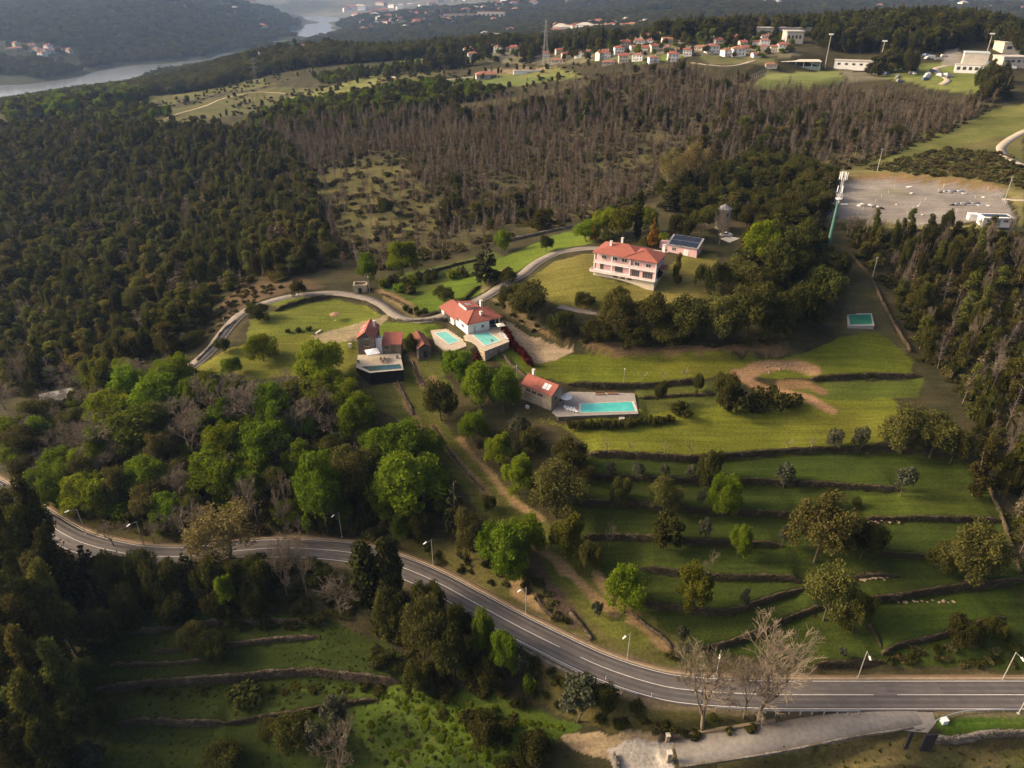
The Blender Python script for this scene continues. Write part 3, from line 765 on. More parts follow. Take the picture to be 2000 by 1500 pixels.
WALLS = []
def wall_along(L, name, label, m, thick=.42, over=.02, deep=.5, jit=.09, h=None, group=None, seed=0):
    """an uneven stone wall that follows a terrace edge; h fixes its height above the ground, else it reaches from the lower to the upper level"""
    r = np.random.default_rng(seed + len(L))
    n = len(L)
    T = np.gradient(L[:, :2], axis=0); T /= np.linalg.norm(T, axis=1)[:, None] + 1e-9
    Nn = np.column_stack([-T[:, 1], T[:, 0]])
    if L[-1, 0] < L[0, 0]: Nn = -Nn
    hi = Hgrid(L[:, 0] + Nn[:, 0] * .8, L[:, 1] + Nn[:, 1] * .8); lo = Hgrid(L[:, 0] - Nn[:, 0] * .8, L[:, 1] - Nn[:, 1] * .8)
    mid = Hgrid(L[:, 0], L[:, 1])
    if h is not None: top = mid + h
    else: top = np.maximum(hi, lo) + over
    bot = np.minimum(np.minimum(hi, lo), mid) - deep
    ring = []
    prof = [(-.75, 0), (-.62, .35), (-.5, .7), (-.40, 1), (.42, 1), (.5, 0)]
    V = np.zeros((n, len(prof), 3))
    wob = r.normal(0, jit, (n, len(prof), 3)); wob[:, :, 2] *= 1.3; wob[:, (0, 5), 2] = 0; wob[:, (3, 4), 2] += r.normal(0, jit * 1.2, n)[:, None]
    for k, (s, u) in enumerate(prof):
        V[:, k, :2] = L[:, :2] + Nn * (s * thick)
        V[:, k, 2] = bot + (top - bot) * u
    V += wob
    K_ = len(prof); i = np.arange(n - 1)[:, None]; j = np.arange(K_)[None]
    Q = np.stack([i * K_ + j, i * K_ + (j + 1) % K_, (i + 1) * K_ + (j + 1) % K_, (i + 1) * K_ + j], -1).reshape(-1, 4)
    Q = Q[:, ::-1]
    caps = np.array([[0, 1, 4, 5], [1, 2, 3, 4]]); L0 = L
    Q = np.vstack([Q, caps, (caps + (n - 1) * K_)[:, ::-1]])
    o = tag(link(name, np_mesh(name, V.reshape(-1, 3), Q, m)), label, 'wall', group, 'thing')
    WALLS.append((o, L, Nn, bot + deep * .6, top, thick, m))
    return o
WALL_LABELS = {
 't1': 'mossy dry-stone terrace wall holding up the bright mown lawn', 't2': 'long dry-stone wall two terraces below the mown lawn', 't3': 'dry-stone terrace wall passing below the dark round oak',
 't3b': 'short terrace wall by the boundary wall, above the big grey-green oak', 't4': 'terrace wall with a bare sapling standing against it', 't4b': 'short brown terrace wall beside the big grey-green oak',
 't5': 'dark terrace wall running behind the two round green trees', 't5b': 'low collapsed wall strewn with pale stones on the terraces', 't6': 'curved terrace wall bending up below the round green trees',
 't7': 'long straight terrace wall crossing the lower terraces to the boundary', 't8': 'sloping terrace wall behind the large bare tree by the road', 't9': 'sloping terrace wall with bushes nearest the road', 't10': 'retaining wall beside the road at the foot of the terraces',
 'p1': 'stone retaining wall behind the long turquoise pool', 'p2': 'low stone wall beyond the end of the long pool', 'p3': 'dark stone wall beside the dirt heap on the lawn',
 'l1': 'long ruined stone wall across the shaded lower field', 'l2': 'short ruined stone wall at the bottom of the lower field', 'l3': 'overgrown wall under the bare trees below the road', 'l4': 'broken wall one step above the long ruined wall of the lower field', 'l5': 'low wall remnant at the shaded edge of the lower wood', 'l6': 'grassy wall curving up from the short ruined wall at the bottom',
 'lw': 'curved stone wall round the upper edge of the parasol lawn', 'lane_up': 'stone wall between the lane and the orchard lawn',
}
for k, L in terr_L.items():
    wall_along(L, 'terrace_wall', WALL_LABELS[k], wall_warm if k in ('l1', 'l2', 'l3', 'l4', 'l5') else wall_stone, seed=len(k) * 7, group='dry-stone terrace walls')
def free_wall(pp, name, label, m, h, thick=.5, step=1.2, **kw):
    return wall_along(smooth_line(line(pp), step), name, label, m, thick=thick, h=h, group='boundary and garden walls', **kw)
free_wall([(1918,930),(1935,965),(1958,1020),(1975,1075),(1992,1122)], 'boundary_wall', 'boundary wall running down beside the terraces along the wood', wall_stone, .9)
free_wall([(1662,502),(1700,545),(1722,592),(1748,640),(1777,688)], 'boundary_wall', 'boundary wall climbing from the lawn past the green tank towards the mast', wall_stone, 1.1)
free_wall([(768,626),(796,629),(830,628),(866,625)], 'lane_wall', 'low stone wall on the outer bend of the lane', wall_pale, .8)
free_wall([(985,474),(1040,462),(1080,453),(1118,446)], 'boundary_wall', 'pale boundary wall between the villa lawn and the burnt wood', wall_pale, 1.2)
free_wall([(750,560),(810,543),(880,522),(940,508)], 'boundary_wall', 'dark boundary wall behind the orchard bushes', wall_stone, 1.0)
free_wall([(385,705),(400,690),(420,668),(437,645),(460,627)], 'lane_wall', 'low wall along the lane going down into the wood', wall_pale, .5, .35)
free_wall([(1690,1212),(1708,1238),(1722,1265)], 'terrace_wall', 'short wall sloping down towards the road between two terraces', wall_stone, .6)
free_wall([(1245,1208),(1275,1232),(1312,1265)], 'terrace_wall', 'straight stone wall running down to the road verge', wall_warm, .6)
free_wall([(1045,1165),(1062,1190),(1082,1210)], 'terrace_wall', 'short lit wall by the dark dirt strip above the road', wall_warm, .9)
free_wall([(1112,1195),(1135,1222),(1155,1250)], 'terrace_wall', 'stub of stone wall ending at the road kerb', wall_warm, .8)
free_wall([(775,738),(790,775),(808,810)], 'garden_wall', 'thin stone wall below the corner of the sun terrace', wall_warm, .5, .45)
free_wall([(803,705),(822,745),(840,778)], 'garden_wall', 'sunlit thin wall running downhill from the dark hut', wall_warm, .5, .45)
free_wall([(846,832),(870,870),(905,915),(945,958)], 'garden_wall', 'long thin wall along the near side of the grass track', wall_warm, .4, .4)
free_wall([(960,668),(985,700),(1010,725),(1030,742)], 'garden_wall', 'crumbling stone wall between the red hedge and the stone house', wall_warm, .8)
# ------------------------------------------------------------------ vegetation: kinds of tree, each a trunk mesh and a crown mesh
L_green = leaf_mat('spring_leaves', (.085,.130,.008), (.195,.250,.020), .48, .22, .02)
L_lime = leaf_mat('yellow_green_leaves', (.085,.100,.012), (.165,.170,.022), .40, .18, .02)
L_oak = leaf_mat('evergreen_oak_leaves', (.034,.039,.009), (.108,.104,.025), .35, .28, .02)
L_gold = leaf_mat('olive_brown_leaves', (.056,.056,.015), (.150,.136,.038), .30, .20, .02)
L_olive = leaf_mat('olive_tree_leaves', (.055,.060,.034), (.125,.125,.075), .25, .20, .02)
L_euc = leaf_mat('eucalyptus_leaves', (.046,.052,.011), (.160,.150,.032), .40, .5, .035)
L_pine = leaf_mat('dark_conifer_needles', (.022,.025,.011), (.062,.060,.024), .25, .30, .02)
L_catkin = leaf_mat('pale_catkins', (.13,.11,.035), (.24,.20,.075), .35, .15, .02)
L_red = leaf_mat('dark_red_leaves', (.050,.008,.008), (.125,.020,.018), .30, .20, .01)
L_amber = leaf_mat('amber_leaves', (.16,.09,.012), (.30,.17,.025), .35, .15, .02)
L_heath = leaf_mat('heath_scrub', (.055,.054,.018), (.140,.118,.045), .25, .40, .03)
L_cyp = leaf_mat('cypress_sprays', (.018,.024,.008), (.060,.062,.016), .20, .15, .01)
L_dry = leaf_mat('dead_needles', (.105,.078,.050), (.195,.150,.100), .20, .30, .02)
L_tuft = leaf_mat('grass_tufts', (.060,.080,.012), (.115,.130,.022), .45, .25, .03)
B_bark = mat('brown_bark', (.07,.052,.035), (.13,.10,.07), 1.2, rough=.95)
B_pale = mat('pale_eucalyptus_bark', (.10,.078,.055), (.17,.135,.10), .8, rough=.9)
B_twig = mat('bare_grey_brown_twigs', (.125,.098,.068), (.215,.172,.122), .6, rough=.95, obj_var=.2)
B_tan = mat('bare_tan_branches', (.15,.117,.078), (.25,.20,.14), .6, rough=.95, obj_var=.15)
B_burnt = mat('dead_trunk', (.125,.098,.074), (.225,.182,.140), .5, rough=.95, obj_var=.3)

def leaf_cloud(lobes, n, size, seed, out=.8, rnd=.85, up=.35, shell=.5, aspect=.75):
    """n leaf clumps as small quads through the outer part of the lobes (cx, cy, cz, rx, ry, rz)"""
    r = np.random.default_rng(seed); lobes = np.array(lobes, float)
    w = (lobes[:, 3] * lobes[:, 4] + lobes[:, 3] * lobes[:, 5]); k = r.choice(len(lobes), n, p=w / w.sum())
    d = r.normal(size=(n, 3)); d /= np.linalg.norm(d, axis=1)[:, None]
    rad = (shell + (1 - shell) * r.random(n) ** .55) * (1 + .10 * r.normal(size=n))
    p = lobes[k, :3] + d * lobes[k, 3:] * rad[:, None]
    nn = d * out + r.normal(size=(n, 3)) * rnd + [0, 0, up]; nn /= np.linalg.norm(nn, axis=1)[:, None]
    t = np.cross(nn, r.normal(size=(n, 3))); t /= np.linalg.norm(t, axis=1)[:, None] + 1e-9
    b = np.cross(nn, t)
    s = size * (.55 + .9 * r.random(n))[:, None]; tb = t * s; bb = b * s * aspect
    bend = nn * s * .25
    V = np.stack([p - tb - bend, p - bb, p + tb - bend, p + bb], 1).reshape(-1, 3)
    Q = np.arange(4 * n).reshape(n, 4)
    return V, Q
def tube_chain(P, Rr, sides=5):
    """tapered tube through points (numpy), returns verts and quads"""
    P = np.array(P, float); n = len(P)
    T = np.gradient(P, axis=0); T /= np.linalg.norm(T, axis=1)[:, None] + 1e-9
    ref = np.where(np.abs(T[:, 2:3]) > .9, [[1., 0, 0]], [[0, 0, 1.]])
    U = np.cross(T, ref); U /= np.linalg.norm(U, axis=1)[:, None] + 1e-9
    Wv = np.cross(T, U)
    th = np.arange(sides) * 2 * math.pi / sides
    V = P[:, None] + np.array(Rr)[:, None, None] * (U[:, None] * np.cos(th)[None, :, None] + Wv[:, None] * np.sin(th)[None, :, None])
    i = np.arange(n - 1)[:, None]; j = np.arange(sides)[None]
    Q = np.stack([i * sides + j, i * sides + (j + 1) % sides, (i + 1) * sides + (j + 1) % sides, (i + 1) * sides + j], -1).reshape(-1, 4)
    return V.reshape(-1, 3), Q
def merge(parts):
    vs, qs, o = [], [], 0
    for v, q in parts:
        vs.append(v); qs.append(q + o); o += len(v)
    return np.vstack(vs), np.vstack(qs)
def limbs(seed, h, r0, lobes, bend=.4, sides=6):
    r = np.random.default_rng(seed)
    top = np.array([r.normal() * bend, r.normal() * bend, h])
    P = [np.array([0, 0, -.6]), np.array([0, 0, 0.]), top * .5 + [r.normal() * .15, r.normal() * .15, 0], top]
    parts = [tube_chain(P, [r0 * 1.25, r0, r0 * .8, r0 * .55], sides)]
    for l in lobes:
        a = P[2] + (P[3] - P[2]) * r.random(); b = np.array(l[:3]); m = (a + b) / 2 + r.normal(size=3) * .3
        parts.append(tube_chain([a, m, b], [r0 * .5, r0 * .32, r0 * .12], 4))
    return merge(parts)

def broad(seed, h=10., w=9., trunk=.25, nl=9, n=2600, size=.42, lm=None, bark=None, droop=0., dome=1.0, shell=.5, spread=.62):
    """a rounded crown of several overlapping lobes"""
    r = np.random.default_rng(seed); z0 = h * trunk; ch = h - z0
    lobes = [(0, 0, z0 + ch * .5, w * .27, w * .27, ch * .33)]                       # the inner mass, then many small heads over an uneven dome
    for k in range(int(nl * 2.2)):
        d = r.normal(size=3); d /= np.linalg.norm(d); d[2] = abs(d[2]) * dome - (.35 + .55 * r.random() if r.random() < .5 else 0)
        q = .70 + .28 * r.random(); rr = w * (.09 + .09 * r.random())
        lobes.append((d[0] * q * w * .42, d[1] * q * w * .42, z0 + ch * (.46 + d[2] * q * .42), rr, rr, rr * (.75 + .4 * r.random())))
    V, Q = leaf_cloud(lobes, n, size, seed + 1, shell=shell)
    tv, tq = limbs(seed + 2, z0 + ch * .4, max(.12, h * .022), lobes[1:7])
    return (tv, tq, bark or B_bark), (V, Q, lm)
def euc(seed, h=14., w=4.0, n=2600, size=.23, lm=None, bark=None, base=.22):
    """a tall narrow tree: clumps up a straight pale stem"""
    r = np.random.default_rng(seed); lobes = []
    for k in range(9):
        u = k / 8; zz = h * (base + (1 - base) * .93 * u); q = w * .5 * (1 - u) ** .35 * .5; a = r.random() * 6.28
        rr = w * (.27 + .07 * (1 - u)) * (.7 + .5 * r.random())
        lobes.append((math.cos(a) * q, math.sin(a) * q, zz, rr, rr, rr * 1.35))
    V, Q = leaf_cloud(lobes, n, size, seed + 1, shell=.35, up=.2)
    tv, tq = limbs(seed + 2, h * .92, h * .013, lobes[:4], bend=.5, sides=5)
    return (tv, tq, bark or B_pale), (V, Q, lm or L_euc)
def conifer(seed, h=12., w=5., n=2400, size=.3, lm=None, base=.15, power=.8):
    r = np.random.default_rng(seed); lobes = []
    for k in range(14):
        u = k / 13; zz = h * (base + (1 - base) * u * .96); rr = w * .5 * (1 - u) ** power + .25
        for j in range(max(1, int(5 * (1 - u)))):
            a = r.random() * 6.28; q = rr * .55
            lobes.append((math.cos(a) * q, math.sin(a) * q, zz, rr * .45, rr * .45, h * .05))
    V, Q = leaf_cloud(lobes, n, size, seed + 1, shell=.3, up=.3)
    tv, tq = limbs(seed + 2, h * .9, h * .016, [], bend=.1)
    return (tv, tq, B_bark), (V, Q, lm or L_pine)
def column(seed, h=12., w=4., n=4200, size=.25, lm=None, base=.02):
    r = np.random.default_rng(seed); lobes = []
    for k in range(16):
        u = k / 15; zz = h * (base + .10 + (.84 - base) * u); rr = w * .5 * (math.sin(math.pi * (.22 + .60 * u)) ** .7)
        a = r.random() * 6.28
        lobes.append((math.cos(a) * rr * .3, math.sin(a) * rr * .3, zz, rr * .8, rr * .8, h * .09))
    V, Q = leaf_cloud(lobes, n, size, seed + 1, shell=.6, up=.5)
    tv, tq = limbs(seed + 2, h * .6, h * .02, [], bend=.05)
    return (tv, tq, B_bark), (V, Q, lm or L_cyp)
def bare(seed, h=11., w=9., bark=None, depth=6, forks=3, twig=.024, trunk=.28, r0=None, lean=.5, fine=2, sides=4):
    """a leafless tree: forking limbs down to twigs"""
    r = np.random.default_rng(seed); parts, fines = [], []
    def grow(p, d, ln, rad, lv):
        m = p + d * ln * .5 + r.normal(size=3) * ln * .05; e = p + d * ln + r.normal(size=3) * ln * .05
        (parts if lv < 2 else fines).append(tube_chain([p, m, e], [rad, rad * .85, rad * .68], sides if lv < 2 else 3))
        if lv >= depth: return
        k = forks if lv < depth - 1 else forks + fine - 1
        for q in range(k):
            s = lean + .25 * r.random()
            nd = d + r.normal(size=3) * s + np.array([0, 0, .16 + (w / h - .8) * -.1]); nd /= np.linalg.norm(nd)
            if lv > 1 and nd[2] < -.2: nd[2] *= -.3
            grow(m + (e - m) * (q / max(1, k - 1)) ** .7, nd, ln * (.62 + .22 * r.random()), max(twig, rad * .60), lv + 1)
    grow(np.array([0, 0, -.5]), np.array([r.normal() * .06, r.normal() * .06, 1.]), h * trunk + .5, r0 or h * .020, 0)
    V1, Q1 = merge(parts); V2, Q2 = merge(fines)
    k = h / max(V2[:, 2].max(), .1); wx = w / max(np.ptp(V2[:, 0]), np.ptp(V2[:, 1]), .1)
    for V in (V1, V2): V[:, 2] = np.where(V[:, 2] > 0, V[:, 2] * k, V[:, 2]); V[:, :2] *= wx
    return (V1, Q1, bark or B_twig), (V2, Q2, bark or B_twig)
def burnt(seed, h=12., n=84, needles=0):
    """a dead plantation pine: thin upright stem with short dry twigs"""
    r = np.random.default_rng(seed)
    top = np.array([r.normal() * .5, r.normal() * .5, h])
    t = tube_chain([[0, 0, -.6], [0, 0, 0], top * .5 + [r.normal() * .2, r.normal() * .2, 0], top], [.13, .11, .075, .02], 4)
    parts = []
    for k in range(n):
        u = .22 + .78 * r.random(); a = r.random() * 6.28; ln = (1.7 * (1.08 - u) + .35) * (.6 + .7 * r.random())
        p = top * u; e = p + np.array([math.cos(a) * ln, math.sin(a) * ln, ln * (.35 + .7 * r.random())])
        parts.append(tube_chain([p, e], [.036, .014], 3))
    if needles: parts.append(leaf_cloud([(top[0] * .6, top[1] * .6, h * .62, 1.0, 1.0, h * .34)], needles, .24, seed + 5, shell=.2))
    return (t[0], t[1], B_burnt), (*merge(parts), L_dry if needles else B_burnt)
def bush(seed, h=2.2, w=3.2, n=620, size=.22, lm=None, nl=6):
    r = np.random.default_rng(seed)
    lobes = [(r.normal() * w * .2, r.normal() * w * .2, h * (.28 + .3 * r.random()), w * .28, w * .28, h * .36) for _ in range(nl)]
    V, Q = leaf_cloud(lobes, n, size, seed + 1, shell=.5)
    tv, tq = limbs(seed + 2, h * .45, .05, lobes[:3], bend=.2, sides=4)
    return (tv, tq, B_bark), (V, Q, lm or L_oak)
def pollard(seed, h=3.2):
    r = np.random.default_rng(seed); parts = []
    k0 = np.array([0, 0, h * .5])
    t = tube_chain([[0, 0, -.3], [0, 0, 0], k0], [.16, .14, .12], 5)
    for k in range(5):
        a = 2 * math.pi * k / 5 + r.random(); m = k0 + [math.cos(a) * .55, math.sin(a) * .55, .35 + .2 * r.random()]; e = m + [math.cos(a) * .5, math.sin(a) * .5, .7 + .5 * r.random()]
        parts.append(tube_chain([k0, m, e], [.09, .075, .05], 4))
    return (t[0], t[1], B_tan), (*merge(parts), B_tan)

KINDS = {
 'green': [broad(s, 10, 9.5, .08, 17, 10500, .18, L_green) for s in (11, 12, 13, 14)],
 'lime': [broad(s, 10, 8, .10, 14, 7500, .18, L_lime) for s in (21, 22)],
 'oak': [broad(s, 8, 9, .10, 16, 9500, .17, L_oak) for s in (31, 32, 33)],
 'dense': [broad(s, 8, 7.5, .10, 14, 4500, .25, L_oak, spread=.5, shell=.7) for s in (36,)],
 'gold': [broad(s, 10, 10, .08, 19, 11000, .16, L_gold) for s in (41, 42, 43)],
 'olive': [broad(s, 4.5, 4.2, .25, 8, 1500, .16, L_olive) for s in (51, 52, 53)],
 'euc': [euc(s) for s in (61, 62, 63, 64, 65)],
 'eucbig': [euc(s, 20, 6.5, 7000, .25, base=.18) for s in (66, 67, 68)],
 'pine': [conifer(s, 12, 6) for s in (71, 72)],
 'amber': [conifer(s, 6, 3, 700, .26, L_amber, .2) for s in (75, 76)],
 'cypress': [column(s) for s in (77, 78)],
 'slimcypress': [column(79, 16, 2.6, 1600, .30)],
 'catkin': [broad(s, 11, 9, .15, 14, 5200, .135, L_catkin, B_tan, shell=.2) for s in (81, 82, 83)],
 'bare': [bare(s) for s in (91, 92, 93, 94)],
 'baretan': [bare(s, 12, 10.5, B_tan, 6, 3, .022, .24, .22, .42, 3) for s in (195, 197)],
 'barepole': [bare(s, 8, 2.6, B_tan, 3, 4, .03, .5) for s in (97, 98)],
 'burnt': [burnt(s) for s in (101, 102, 103)] + [burnt(104, 11, 50, 120), burnt(105, 9, 50, 90)],
 'bush': [bush(s) for s in (111, 112, 113)],
 'heath': [bush(s, 1.7, 3.0, 300, .28, L_heath) for s in (115, 116)],
 'greenbush': [bush(s, 2.4, 3.2, 480, .28, L_green) for s in (118, 119)],
 'redbush': [bush(s, 2.4, 2.2, 620, .22, L_red) for s in (121, 122)],
 'redcone': [column(123, 8, 3.4, 1700, .24, L_red)],
 'tuft': [bush(s, .3, .7, 46, .13, L_tuft, 3) for s in (141, 142)],
 'pollard': [pollard(s) for s in (131, 132)],
}
HW = {}
KM = {}
for kind, variants in KINDS.items():
    KM[kind] = []
    for i, (tr, cr) in enumerate(variants):
        tm = np_mesh(kind + '_trunk', tr[0], tr[1], tr[2], smooth=True); cm = np_mesh(kind + '_crown', cr[0], cr[1], cr[2])
        lo, hi = np.percentile(cr[0], 1.5, axis=0), np.percentile(cr[0], 98.5, axis=0)
        KM[kind].append((tm, cm, float(hi[2]), float(((hi - lo)[:2]).mean())))
_cnt = {}
def plant(kind, name, loc, h, w, label, cat='tree', group=None, variant=None, crown='crown', rz=None, tilt=0.0):
    """one tree: an Empty at its foot that parents trunk and crown"""
    i = _cnt.get(kind, 0) if variant is None else variant
    _cnt[kind] = i + 1
    tm, cm, th, tw = KM[kind][i % len(KM[kind])]
    e = empty(name, loc, random.random() * 6.28 if rz is None else rz)
    e.rotation_euler[1] = tilt
    e.scale = (w / tw, w / tw, h / th)
    link('trunk', tm, e); link(crown, cm, e)
    return tag(e, label, cat, group)
def tree_px(kind, x, yb, yt, wpx, name, label, cat='tree', group=None, **kw):
    """a tree whose foot, top and width are read off the photograph"""
    p = at(x, yb); k = px_m(p)
    d = ray(x, yb); n = np.linalg.norm(d); cosd = math.hypot(d[0], d[1]) / n; sind = -d[2] / n
    w = wpx / k * (1.02 if kind in ('green', 'lime') and x < 880 and 690 < yb < 1050 else .80); full = (yb - yt) / k
    h = max((full - .42 * w * sind) / max(.35, cosd), .75 * w if kind not in ('bush', 'greenbush', 'redbush') else .5 * w)
    return plant(kind, name, p - Vector((0, 0, .1)), h, w, label, cat, group, **kw)
